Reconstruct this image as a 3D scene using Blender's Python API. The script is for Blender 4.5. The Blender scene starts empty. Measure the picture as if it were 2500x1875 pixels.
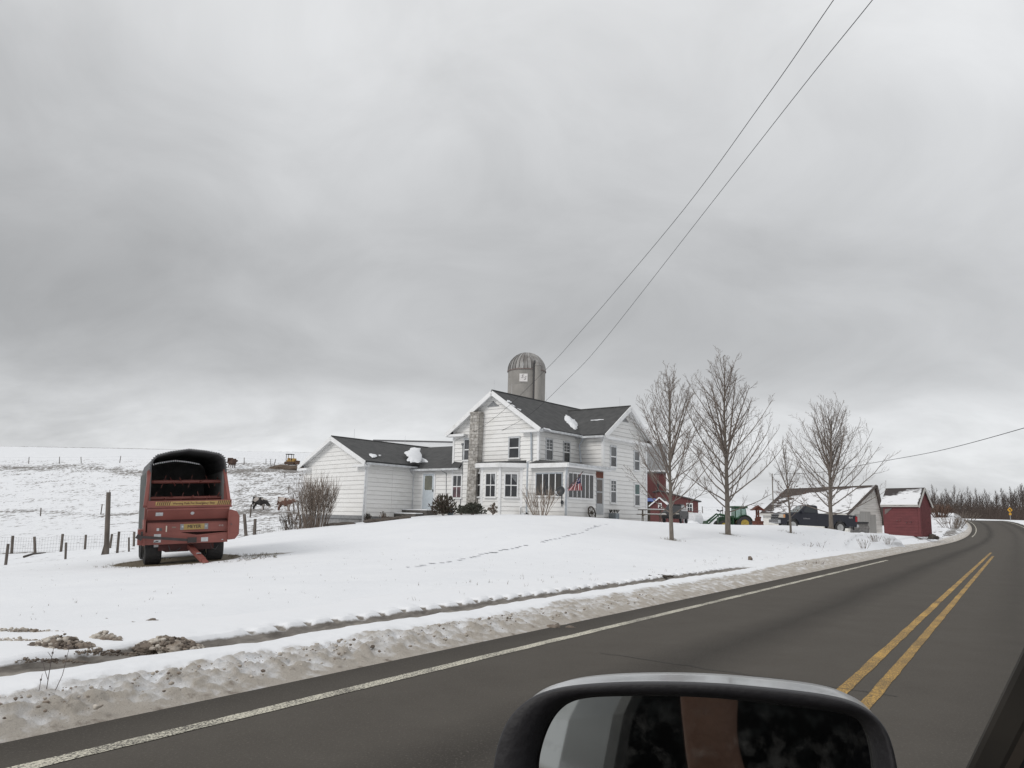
import bpy, bmesh, math, random
import numpy as np
from mathutils import Vector, Matrix, noise

# ------------------------------------------------------------------ camera, sky, sun, exposure
SC = bpy.context.scene
COL = SC.collection
F, CX, CY = 1925.0, 1250.0, 937.5          # focal length and centre of the photograph, in its pixels
ROLL = .0227
PITCH = math.radians(9.6255)
CAMH = 1.35
cam_d = bpy.data.cameras.new('camera'); cam = bpy.data.objects.new('camera', cam_d); COL.objects.link(cam)
cam_d.sensor_width = 36; cam_d.lens = 36*F/2500; cam_d.clip_start = .02; cam_d.clip_end = 6000
cam.matrix_world = Matrix.Translation((0,0,CAMH)) @ Matrix.Rotation(math.pi/2+PITCH,4,'X') @ Matrix.Rotation(ROLL,4,'Z')
SC.camera = cam
SC.view_settings.view_transform = 'Standard'; SC.view_settings.look = 'None'
SC.view_settings.exposure = 0.0; SC.view_settings.gamma = 1; SC.view_settings.use_curve_mapping = False
SC.cycles.max_bounces = 8; SC.cycles.use_denoising = True

SUN_EL, SUN_AZ = math.radians(34), math.radians(-128)      # azimuth clockwise from +Y
wd = bpy.data.worlds.new('World'); SC.world = wd; wd.use_nodes = True
def build_world():
    nt = wd.node_tree; N = nt.nodes; L = nt.links; N.clear()
    def nd(t, **k):
        n = N.new(t)
        for a, b in k.items(): setattr(n, a, b)
        return n
    def ma(op, a, b=None, c=None):
        n = nd('ShaderNodeMath', operation=op)
        for i, x in enumerate((a, b, c)):
            if x is None: continue
            if isinstance(x, (int, float)): n.inputs[i].default_value = x
            else: L.new(x, n.inputs[i])
        return n.outputs[0]
    out = nd('ShaderNodeOutputWorld'); bg = nd('ShaderNodeBackground'); bg.inputs['Strength'].default_value = .1
    sky = nd('ShaderNodeTexSky'); sky.sky_type = 'NISHITA'; sky.sun_disc = False
    sky.sun_elevation = SUN_EL; sky.sun_rotation = SUN_AZ
    tc = nd('ShaderNodeTexCoord'); sp = nd('ShaderNodeSeparateXYZ'); L.new(tc.outputs['Generated'], sp.inputs[0])
    z = ma('MAXIMUM', sp.outputs[2], 0.0)
    den = ma('ADD', z, .42)
    cx = ma('DIVIDE', sp.outputs[0], den); cy = ma('DIVIDE', sp.outputs[1], den)
    cb = nd('ShaderNodeCombineXYZ'); L.new(cx, cb.inputs[0]); L.new(cy, cb.inputs[1])
    def nz(scale, detail, rough, off, sx=1, dist=0.):
        mp = nd('ShaderNodeMapping'); mp.inputs['Location'].default_value = off; mp.inputs['Scale'].default_value = (sx, 1, 1)
        L.new(cb.outputs[0], mp.inputs[0])
        n = nd('ShaderNodeTexNoise'); n.inputs['Scale'].default_value = scale; n.inputs['Detail'].default_value = detail
        n.inputs['Roughness'].default_value = rough; n.inputs['Distortion'].default_value = dist
        L.new(mp.outputs[0], n.inputs['Vector']); return n.outputs[0]
    n1 = nz(1.25, 3, .45, (3.1, 1.7, 0), .9, .3)       # big masses
    n2 = nz(4.0, 6, .55, (7.7, 2.2, 0), .9, .5)        # rolls and wisps
    n3 = nz(6.5, 6, .6, (1.0, 4.4, 0), .6, .3)        # breaks near the horizon
    rp = nd('ShaderNodeValToRGB'); L.new(z, rp.inputs[0]); rp.color_ramp.interpolation = 'B_SPLINE'
    e = rp.color_ramp.elements                          # overcast deck: thin over the horizon, heavy above it, paler overhead
    e[0].position = 0; e[0].color = (.60,.62,.65,1); e[1].position = 1; e[1].color = (.88,.885,.89,1)
    for p_, v in ((.05,.66),(.085,.76),(.125,.66),(.17,.50),(.25,.48),(.36,.57),(.52,.69)):
        k = e.new(p_); k.color = (v*.985,v,v*1.018,1)
    mod = ma('ADD', ma('MULTIPLY_ADD', n1, .62, -.31), ma('MULTIPLY_ADD', n2, .46, -.23))
    low = nd('ShaderNodeMapRange', interpolation_type='SMOOTHSTEP'); L.new(z, low.inputs[0])
    low.inputs[1].default_value = .22; low.inputs[2].default_value = .05; low.inputs[3].default_value = 0; low.inputs[4].default_value = .75
    mod = ma('ADD', mod, ma('MULTIPLY', low.outputs[0], ma('SUBTRACT', n3, .5)))
    mod = ma('ADD', mod, ma('MULTIPLY_ADD', sp.outputs[0], .16, 1.0))
    sc = nd('ShaderNodeVectorMath', operation='SCALE'); L.new(rp.outputs[0], sc.inputs[0]); L.new(ma('MULTIPLY', mod, 10.3), sc.inputs[3])
    m2 = nd('ShaderNodeMix', data_type='RGBA'); m2.inputs[0].default_value = .97
    L.new(sky.outputs[0], m2.inputs[6]); L.new(sc.outputs[0], m2.inputs[7])
    L.new(m2.outputs[2], bg.inputs[0]); L.new(bg.outputs[0], out.inputs[0])
build_world()
sd = bpy.data.lights.new('sun','SUN'); sd.energy = 1.25; sd.angle = math.radians(25); sd.color = (1,.965,.92)
so = bpy.data.objects.new('sun', sd); COL.objects.link(so)
_dir = Vector((math.sin(SUN_AZ)*math.cos(SUN_EL), math.cos(SUN_AZ)*math.cos(SUN_EL), math.sin(SUN_EL)))
so.rotation_euler = (-_dir).to_track_quat('-Z','Y').to_euler(); so.location = (0,0,60)

# ------------------------------------------------------------------ helpers
random.seed(7)
def ray(px, py):
    u = (px-CX)/F; v = -(py-CY)/F
    c, s = math.cos(ROLL), math.sin(ROLL)
    u, v = u*c - v*s, u*s + v*c
    return Vector((u, math.cos(PITCH)-v*math.sin(PITCH), math.sin(PITCH)+v*math.cos(PITCH)))
def W(px, py, d):                                  # the point seen at this pixel, d metres ahead
    q = ray(px, py); return q*(d/q.y) + Vector((0,0,CAMH))
def hit(px, py, A, n):                             # pixel ray on the plane through A with normal n
    q = ray(px, py); o = Vector((0,0,CAMH)); n = Vector(n); A = Vector(A)
    return o + q*((A-o).dot(n)/q.dot(n))
RD = Vector((math.sin(math.radians(32.3925)), math.cos(math.radians(32.3925)), 0)); RN = Vector((-RD.y, RD.x, 0))
def smooth(a, b, x):
    t = np.clip((np.asarray(x, float)-a)/(b-a), 0, 1); return t*t*(3-2*t)

PM = {}
def setp(o, label=None, cat=None, group=None, kind=None):
    if label: o['label'] = label
    if cat: o['category'] = cat
    if group: o['group'] = group
    if kind: o['kind'] = kind
    return o
def thing(name, label, cat, loc=(0,0,0), rot=(0,0,0), group=None):
    o = bpy.data.objects.new(name, None); COL.objects.link(o); o.empty_display_size = .2
    o.location = loc; o.rotation_euler = rot
    PM[o.name] = Matrix.LocRotScale(Vector(loc), __import__('mathutils').Euler(rot), None)
    return setp(o, label, cat, group)
class MB:
    def __init__(s): s.v = []; s.f = []; s.m = []
    def add(s, vs, fs, mi=0):
        b = len(s.v); s.v += [tuple(p) for p in vs]; s.f += [tuple(b+i for i in f) for f in fs]; s.m += [mi]*len(fs); return s
    def hexa(s, p, mi=0):      # p: 4 bottom ccw, 4 top ccw
        return s.add(p, [(3,2,1,0),(4,5,6,7),(0,1,5,4),(1,2,6,5),(2,3,7,6),(3,0,4,7)], mi)
    def box(s, c, d, R=None, mi=0):
        x, y, z = d[0]/2, d[1]/2, d[2]/2
        p = [Vector(q) for q in ((-x,-y,-z),(x,-y,-z),(x,y,-z),(-x,y,-z),(-x,-y,z),(x,-y,z),(x,y,z),(-x,y,z))]
        if R is not None: p = [R @ q for q in p]
        return s.hexa([q+Vector(c) for q in p], mi)
    def bx(s, a, b, mi=0):
        return s.box([(a[i]+b[i])/2 for i in range(3)], [abs(b[i]-a[i]) for i in range(3)], None, mi)
    def beam(s, p, q, w, h, up=(0,0,1), mi=0):
        p, q = Vector(p), Vector(q); d = (q-p).normalized(); up = Vector(up)
        x = d.cross(up)
        if x.length < 1e-5: x = d.cross(Vector((0,1,0)))
        x.normalize(); z = x.cross(d); x *= w/2; z *= h/2
        return s.hexa([p-x-z, p+x-z, q+x-z, q-x-z, p-x+z, p+x+z, q+x+z, q-x+z], mi)
    def tube(s, pts, r, n=6, cap=True, mi=0):
        pts = [Vector(p) for p in pts]
        if isinstance(r, (int, float)): r = [r]*len(pts)
        vs = []; fs = []; prev = None
        for i, p in enumerate(pts):
            d = (pts[min(i+1,len(pts)-1)] - pts[max(i-1,0)])
            d = d.normalized() if d.length > 1e-9 else Vector((0,0,1))
            if prev is None:
                x = d.orthogonal().normalized()
            else:
                x = prev - d*prev.dot(d); x = x.normalized() if x.length > 1e-6 else d.orthogonal().normalized()
            prev = x; y = d.cross(x)
            for k in range(n):
                a = 2*math.pi*k/n; vs.append(p + (x*math.cos(a)+y*math.sin(a))*r[i])
        for i in range(len(pts)-1):
            for k in range(n):
                fs.append((i*n+k, i*n+(k+1)%n, (i+1)*n+(k+1)%n, (i+1)*n+k))
        if cap: fs.append(tuple(range(n-1,-1,-1))); fs.append(tuple((len(pts)-1)*n+k for k in range(n)))
        return s.add(vs, fs, mi)
    def lathe(s, prof, n=24, M=None, cap=True, mi=0):      # prof: (r, z)
        vs = []; fs = []
        for r, z in prof:
            for k in range(n):
                a = 2*math.pi*k/n; p = Vector((r*math.cos(a), r*math.sin(a), z)); vs.append(M @ p if M else p)
        for i in range(len(prof)-1):
            for k in range(n): fs.append((i*n+k, i*n+(k+1)%n, (i+1)*n+(k+1)%n, (i+1)*n+k))
        if cap: fs.append(tuple(range(n-1,-1,-1))); fs.append(tuple((len(prof)-1)*n+k for k in range(n)))
        return s.add(vs, fs, mi)
    def prism(s, poly, off, mi=0):                         # polygon of 3d points, swept by off
        off = Vector(off); n = len(poly); P = [Vector(p) for p in poly]
        return s.add(P+[p+off for p in P], [tuple(range(n-1,-1,-1)), tuple(range(n,2*n))] + [(i,(i+1)%n,n+(i+1)%n,n+i) for i in range(n)], mi)
    def build(s, name, mat, parent=None, smooth=False, bevel=0, world=True, label=None, stuff=False, fix=True):
        me = bpy.data.meshes.new(name)
        vs = s.v
        if parent is not None and world:
            Mi = PM[parent.name].inverted(); vs = [tuple(Mi @ Vector(p)) for p in vs]
        me.from_pydata(vs, [], s.f)
        mats = mat if isinstance(mat, (list, tuple)) else [mat]
        for m_ in mats: me.materials.append(m_)
        if len(mats) > 1: me.polygons.foreach_set('material_index', s.m)
        if fix and len(s.f) < 60000:
            b = bmesh.new(); b.from_mesh(me); bmesh.ops.recalc_face_normals(b, faces=b.faces); b.to_mesh(me); b.free()
        if smooth: me.polygons.foreach_set('use_smooth', [True]*len(me.polygons))
        o = bpy.data.objects.new(name, me); COL.objects.link(o)
        if parent is not None:
            o.parent = parent; PM[o.name] = PM[parent.name]
        else: PM[o.name] = Matrix()
        if bevel:
            md = o.modifiers.new('bevel','BEVEL'); md.width = bevel; md.segments = 2; md.limit_method = 'ANGLE'; md.angle_limit = math.radians(35)
        if label: o['label'] = label
        if stuff: o['kind'] = 'stuff'
        return o
def copy_part(o, parent):
    c = o.copy(); COL.objects.link(c); c.parent = parent; PM[c.name] = PM[parent.name]; return c
def copy_tree(o, parent=None, loc=None, rot=None, scale=None, label=None):
    c = o.copy(); COL.objects.link(c)
    if parent is not None: c.parent = parent
    if loc is not None: c.location = loc
    if rot is not None: c.rotation_euler = rot
    if scale is not None: c.scale = scale
    if label: c['label'] = label
    for ch in list(o.children): copy_tree(ch, c)
    return c
def text_mb(txt, size, origin, ex, ey, depth=.004, align='CENTER', shear=0, mb=None, mi=0, bold=0):
    cu = bpy.data.curves.new('txt','FONT'); cu.body = txt; cu.size = size; cu.align_x = align; cu.align_y = 'CENTER'; cu.extrude = depth/2; cu.shear = shear
    cu.offset = bold; cu.resolution_u = 3
    o = bpy.data.objects.new('txt', cu); COL.objects.link(o)
    dg = bpy.context.evaluated_depsgraph_get(); dg.update()
    me = bpy.data.meshes.new_from_object(o.evaluated_get(dg))
    ex, ey = Vector(ex).normalized(), Vector(ey).normalized(); ez = ex.cross(ey); mb = mb or MB()
    mb.add([Vector(origin)+ex*v.co.x+ey*v.co.y+ez*(v.co.z+depth/2) for v in me.vertices], [tuple(p.vertices) for p in me.polygons], mi)
    bpy.data.objects.remove(o); bpy.data.meshes.remove(me); bpy.data.curves.remove(cu)
    return mb

# ------------------------------------------------------------------ materials
MT = {}
def mat(name, c1, c2=None, scale=6, rough=.7, bump=0, bscale=None, metal=0, lo=.35, hi=.65, detail=4, stretch=(1,1,1), var=0, spec=None, rnd=0, coat=0, bdist=.02):
    if name in MT: return MT[name]
    m = bpy.data.materials.new(name); m.use_nodes = True; nt = m.node_tree; N = nt.nodes; L = nt.links
    b = N['Principled BSDF']; b.inputs['Roughness'].default_value = rough; b.inputs['Metallic'].default_value = metal
    if spec is not None: b.inputs['Specular IOR Level'].default_value = spec
    if coat: b.inputs['Coat Weight'].default_value = coat; b.inputs['Coat Roughness'].default_value = .08
    tc = N.new('ShaderNodeTexCoord'); mp = N.new('ShaderNodeMapping'); mp.inputs['Scale'].default_value = stretch; L.new(tc.outputs['Object'], mp.inputs[0])
    if rnd:
        oi = N.new('ShaderNodeObjectInfo'); mm = N.new('ShaderNodeMath'); mm.operation = 'MULTIPLY'; mm.inputs[1].default_value = 50; L.new(oi.outputs['Random'], mm.inputs[0])
        cb = N.new('ShaderNodeCombineXYZ'); L.new(mm.outputs[0], cb.inputs[0]); L.new(mm.outputs[0], cb.inputs[1]); L.new(cb.outputs[0], mp.inputs['Location'])
    col = None
    if c2 is not None:
        n = N.new('ShaderNodeTexNoise'); n.inputs['Scale'].default_value = scale; n.inputs['Detail'].default_value = detail; L.new(mp.outputs[0], n.inputs['Vector'])
        r = N.new('ShaderNodeMapRange'); r.inputs[1].default_value = lo; r.inputs[2].default_value = hi; L.new(n.outputs[0], r.inputs[0])
        x = N.new('ShaderNodeMix'); x.data_type = 'RGBA'; x.inputs[6].default_value = (*c1,1); x.inputs[7].default_value = (*c2,1); L.new(r.outputs[0], x.inputs[0]); col = x.outputs[2]
    else:
        rgb = N.new('ShaderNodeRGB'); rgb.outputs[0].default_value = (*c1,1); col = rgb.outputs[0]
    if rnd:
        mr = N.new('ShaderNodeMapRange'); mr.inputs[3].default_value = 1-rnd; mr.inputs[4].default_value = 1; L.new(oi.outputs['Random'], mr.inputs[0])
        vm = N.new('ShaderNodeVectorMath'); vm.operation = 'SCALE'; L.new(col, vm.inputs[0]); L.new(mr.outputs[0], vm.inputs[3]); col = vm.outputs[0]
    L.new(col, b.inputs['Base Color'])
    if bump:
        n2 = N.new('ShaderNodeTexNoise'); n2.inputs['Scale'].default_value = bscale or scale*4; n2.inputs['Detail'].default_value = 5; L.new(mp.outputs[0], n2.inputs['Vector'])
        bp = N.new('ShaderNodeBump'); bp.inputs['Strength'].default_value = bump; bp.inputs['Distance'].default_value = bdist; L.new(n2.outputs[0], bp.inputs['Height']); L.new(bp.outputs[0], b.inputs['Normal'])
    MT[name] = m; return m
WHITE = mat('white_siding', (.80,.795,.78), (.70,.69,.665), scale=1.3, rough=.55, stretch=(1,1,.6), lo=.52, hi=.85, rnd=.05, bump=.15, bscale=14)
WCORE = mat('sheathing_lap_shade', (.34,.335,.33), rough=.9)  # sheathing greyed so the gaps between siding boards read as shadow lines
TRIM = mat('white_trim', (.78,.785,.79), (.66,.66,.65), scale=3, rough=.5, lo=.5, hi=.8)
GUT = mat('grey_gutter', (.62,.64,.66), (.45,.46,.47), scale=4, rough=.4)
DSP = mat('bluish_downspout', (.45,.49,.53), (.36,.39,.42), scale=6, rough=.4)
SHG = mat('dark_shingles', (.050,.051,.052), (.085,.085,.085), scale=2.2, rough=.9, bump=.6, bscale=22, detail=8, lo=.3, hi=.75)
SNOW = mat('snow', (.80,.815,.84), (.74,.755,.78), scale=1.5, rough=.75, bump=.3, bscale=9, bdist=.03)
GLASS = mat('dark_glass', (.018,.02,.024), (.035,.037,.04), scale=2, rough=.06, spec=.6)
GLCUR = mat('curtained_glass', (.10,.105,.11), (.04,.042,.046), scale=5, rough=.12, stretch=(4,4,.6), spec=.6)
GLPOR = mat('porch_glass', (.055,.052,.048), (.03,.03,.032), scale=1.1, rough=.15, stretch=(3,3,.7), spec=.5)
GLPINK = mat('pink_curtain_glass', (.17,.10,.11), (.07,.055,.06), scale=3, rough=.15)
GLGREEN = mat('green_curtain_glass', (.05,.12,.11), (.03,.05,.05), scale=3, rough=.15)
FOUND = mat('grey_foundation', (.22,.225,.235), (.33,.33,.335), scale=3, rough=.9, bump=.4)
BLOCK = mat('weathered_chimney_block', (.26,.24,.215), (.54,.52,.49), scale=5, rough=.9, bump=.5, lo=.36, hi=.62, rnd=.3)
STAINW = mat('weathered_wood', (.10,.085,.07), (.17,.15,.125), scale=5, rough=.9, stretch=(1,1,.25), bump=.3)
DARKW = mat('dark_wood', (.05,.043,.036), (.085,.072,.06), scale=6, rough=.9, bump=.3)
BARK = mat('bark', (.13,.112,.095), (.20,.175,.15), scale=14, rough=.95, stretch=(1,1,.3), bump=.6, bscale=30)
TWIG = mat('twig', (.145,.12,.104), (.19,.16,.14), scale=3, rough=.95)
BUSHM = mat('bush_stem', (.15,.12,.10), (.21,.17,.14), scale=3, rough=.95)
REDB = mat('barn_red', (.135,.046,.045), (.10,.037,.036), scale=2, rough=.8, stretch=(4,4,.4), lo=.4, hi=.75)
REDS = mat('shed_red', (.15,.040,.043), (.115,.032,.035), scale=1.6, rough=.75, lo=.4, hi=.75, stretch=(1,1,2))
RUST = mat('rusty_iron', (.14,.048,.030), (.085,.034,.025), scale=6, rough=.9)
TYRE = mat('tyre_rubber', (.028,.028,.030), (.045,.043,.042), scale=8, rough=.9)
BLACK = mat('black_plastic', (.018,.018,.020), (.026,.026,.027), scale=20, rough=.55)
STEEL = mat('galvanised', (.42,.43,.44), (.30,.305,.31), scale=3, rough=.45, metal=.4)
DIRT = mat('brown_soil', (.085,.062,.045), (.15,.12,.095), scale=5, rough=.95, bump=.8, bscale=18)
# ------------------------------------------------------------------ the lie of the land
def road_off(s):
    s = np.asarray(s, float); return np.where(s > 110, (np.clip(s,105,None)-105)**2/1900, 0.) + np.where(s > 222, (np.clip(s,222,None)-222)**2/160, 0.)
def road_z(s):
    s = np.asarray(s, float); return 3.2*smooth(75, 222, s)**1.15 - np.where(s > 222, .00045*(s-222)**2, 0) - np.where(s > 222, .012*(s-222), 0)
CP = [(0,1500,11),(0,1440,15),(0,1403,21),(0,1389,28),(170,1369,29.5),(345,1346,31.5),(360,1383,23.2),(560,1366,24.2),
 (600,1314,37),(740,1290,50),(889,1278,46.5),(977,1265,48.6),(1046,1258,50),(1130,1257,48.5),(1250,1259,43),(1250,1291,30),(1378,1261,43.5),(1471,1264,47),(1577,1273,48),(1640,1281,43),(1720,1282.5,45),(1786,1284,46),(1700,1284,56),(1600,1277,62),
 (1000,1332,28),(800,1342,27),(1450,1340,26),(1640,1321,34),(1777,1304,36),(1930,1291,42),(2030,1287,45.5),(2080,1303,45),(1850,1287,43),
 (0,1352,55),(330,1342,55),(600,1329,60),(0,1275,110),(350,1262,112),(600,1263,100),(630,1240,116),(720,1262,90),
 (0,1200,150),(350,1195,150),(640,1190,150),(0,1150,180),(350,1150,180),(650,1155,178),(0,1130,192),(350,1132,192),(650,1135,195),
 (0,1092,450),(350,1096,450),(700,1106,450),(0,1099,330),(350,1101,330),(700,1111,330),(1000,1112,450),(900,1230,120),(1000,1200,150),
 (1250,1262,56),(1300,1262,75),(1300,1245,140),(1620,1275,70),(1790,1296,92),(1990,1297,57),(2110,1300,74),(1750,1266,130),(1750,1238,200),(1850,1247,190),(1750,1222,430),(2000,1243,430),(2100,1275,130),
 (2262,1312,68),(2330,1296,100),(2300,1252,135),(2355,1268,170),(2300,1266,300),(2480,1270,240),(2450,1266,340)]
_pts = [W(*c) for c in CP]; XY = [(p.x,p.y) for p in _pts]; ZZ = [p.z for p in _pts]
for s_ in (0,4,9,15,22,31,42,56):
    p = RD*s_+RN*7.6; XY.append((p.x,p.y)); ZZ.append(.13)
    if s_ < 25: p = RD*s_+RN*10; XY.append((p.x,p.y)); ZZ.append(.16)
for s_ in (-15,-40,-90): 
    for t_ in (8,30,80): p = RD*s_+RN*t_; XY.append((p.x,p.y)); ZZ.append(.1-t_*.01)
for s_ in (-60,-20,20,60,110,170):
    for t_ in (-9,-40): p = RD*s_+RN*t_; XY.append((p.x,p.y)); ZZ.append(float(road_z(s_))-.15+(1 if t_ < -20 else 0)*.5)
for a_ in (-60,-100,-140,180,140,100,60):
    for r_, z_ in ((260,6),(900,18)):
        XY.append((r_*math.sin(math.radians(a_)), r_*math.cos(math.radians(a_)))); ZZ.append(z_)
for a_ in (-42,-25,-10,5,18,30,45):
    XY.append((900*math.sin(math.radians(a_)), 900*math.cos(math.radians(a_)))); ZZ.append(14 if a_ > 0 else 24)
XY = np.array(XY)/50.; ZZ = np.array(ZZ)
def _phi(r2): return np.where(r2 > 1e-12, .5*r2*np.log(np.maximum(r2,1e-12)), 0)
_n = len(XY); _K = _phi(((XY[:,None]-XY[None])**2).sum(-1)) + 2e-3*np.eye(_n)
_P = np.c_[np.ones(_n), XY]; _A = np.block([[_K,_P],[_P.T,np.zeros((3,3))]])
_w = np.linalg.solve(_A, np.r_[ZZ,0,0,0])
def ground(x, y):
    x = np.atleast_1d(np.asarray(x,float)); y = np.atleast_1d(np.asarray(y,float)); out = np.empty(x.shape)
    for i in range(0, len(x), 20000):
        q = np.c_[x[i:i+20000], y[i:i+20000]]/50.
        r2 = ((q[:,None]-XY[None])**2).sum(-1)
        out[i:i+20000] = _phi(r2) @ _w[:_n] + np.c_[np.ones(len(q)), q] @ _w[_n:]
    s = x*RD.x+y*RD.y; t = x*RN.x+y*RN.y
    dist = np.abs(t-road_off(s)-.9)
    k = (1-smooth(4.4, 6.6, dist))*smooth(-170,-125,s)*(1-smooth(250,290,s))
    k = np.where(t-road_off(s) > .9, (1-smooth(4.3,6.0,dist))*smooth(-170,-125,s)*(1-smooth(250,290,s)), k)
    return out*(1-k) + k*(road_z(s)-.02)
def gz(x, y): return float(ground(x, y)[0])
def on(px, d, lift=0, py=1275):                     # standing on the ground, in this pixel column
    p = W(px, py, d); p.z = gz(p.x, p.y)+lift; return p
def fn(x, y, z, sc, oc=4): return noise.fractal(Vector((x*sc, y*sc, z*sc)), .9, 2.0, oc)

def node_mat(name):
    m = bpy.data.materials.new(name); m.use_nodes = True; nt = m.node_tree; MT[name] = m
    return m, nt.nodes, nt.links, nt.nodes['Principled BSDF']
def snow_ground_mat():
    m, N, L, b = node_mat('snowy_ground')
    b.inputs['Roughness'].default_value = .8
    tc = N.new('ShaderNodeTexCoord')
    def nz(scale, stretch=(1,1,1), detail=5, rough=.6, rot=0):
        mp = N.new('ShaderNodeMapping'); mp.inputs['Scale'].default_value = stretch; mp.inputs['Rotation'].default_value = (0,0,rot); L.new(tc.outputs['Object'], mp.inputs[0])
        n = N.new('ShaderNodeTexNoise'); n.inputs['Scale'].default_value = scale; n.inputs['Detail'].default_value = detail; n.inputs['Roughness'].default_value = rough
        L.new(mp.outputs[0], n.inputs['Vector']); return n.outputs[0]
    def ma(op, a, c=None, d=None):
        n = N.new('ShaderNodeMath'); n.operation = op
        for i, x in enumerate((a,c,d)):
            if x is None: continue
            if isinstance(x,(int,float)): n.inputs[i].default_value = x
            else: L.new(x, n.inputs[i])
        return n.outputs[0]
    def mix(f, a, c):
        n = N.new('ShaderNodeMix'); n.data_type = 'RGBA'
        if isinstance(f,(int,float)): n.inputs[0].default_value = f
        else: L.new(f, n.inputs[0])
        for i, x in ((6,a),(7,c)):
            if isinstance(x, tuple): n.inputs[i].default_value = (*x,1)
            else: L.new(x, n.inputs[i])
        return n.outputs[2]
    at = N.new('ShaderNodeAttribute'); at.attribute_name = 'patch'
    at2 = N.new('ShaderNodeAttribute'); at2.attribute_name = 'bare'
    big = nz(.40, (.9,.45,1), 6, .62, .2); fine = nz(2.1, (1,.45,1), 5, .62, .12)
    rows = nz(1.3, (.10,1.25,1), 3, .55, .12)
    nn = ma('ADD', ma('ADD', ma('MULTIPLY', big, .30), ma('MULTIPLY', fine, .50)), ma('MULTIPLY', rows, .20))
    thr = ma('MULTIPLY_ADD', at.outputs['Fac'], -.42, .80)
    df = ma('SUBTRACT', nn, thr)
    mr = N.new('ShaderNodeMapRange'); mr.inputs[1].default_value = -.012; mr.inputs[2].default_value = .028; L.new(df, mr.inputs[0])
    snow = mix(nz(.5,(1,1,1),8,.65), (.73,.748,.78), (.85,.862,.88))
    earth = mix(nz(.8), (.055,.048,.042), (.17,.145,.12))
    c = mix(ma('MULTIPLY', mr.outputs[0], .88), snow, earth)
    brn = mix(nz(5.,(1,1,1),6), (.085,.070,.045), (.16,.125,.08))
    bn = N.new('ShaderNodeMapRange'); bn.inputs[1].default_value = .42; bn.inputs[2].default_value = .58
    L.new(ma('ADD', at2.outputs['Fac'], ma('MULTIPLY_ADD', nz(3.,(1,1,1),6), .6, -.3)), bn.inputs[0])
    c = mix(bn.outputs[0], c, brn)
    L.new(c, b.inputs['Base Color'])
    bp = N.new('ShaderNodeBump'); bp.inputs['Strength'].default_value = .5; bp.inputs['Distance'].default_value = .05
    L.new(nz(2.4,(1,1,1),9,.66), bp.inputs['Height']); L.new(bp.outputs[0], b.inputs['Normal'])
    return m
SNOWG = snow_ground_mat()

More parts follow.
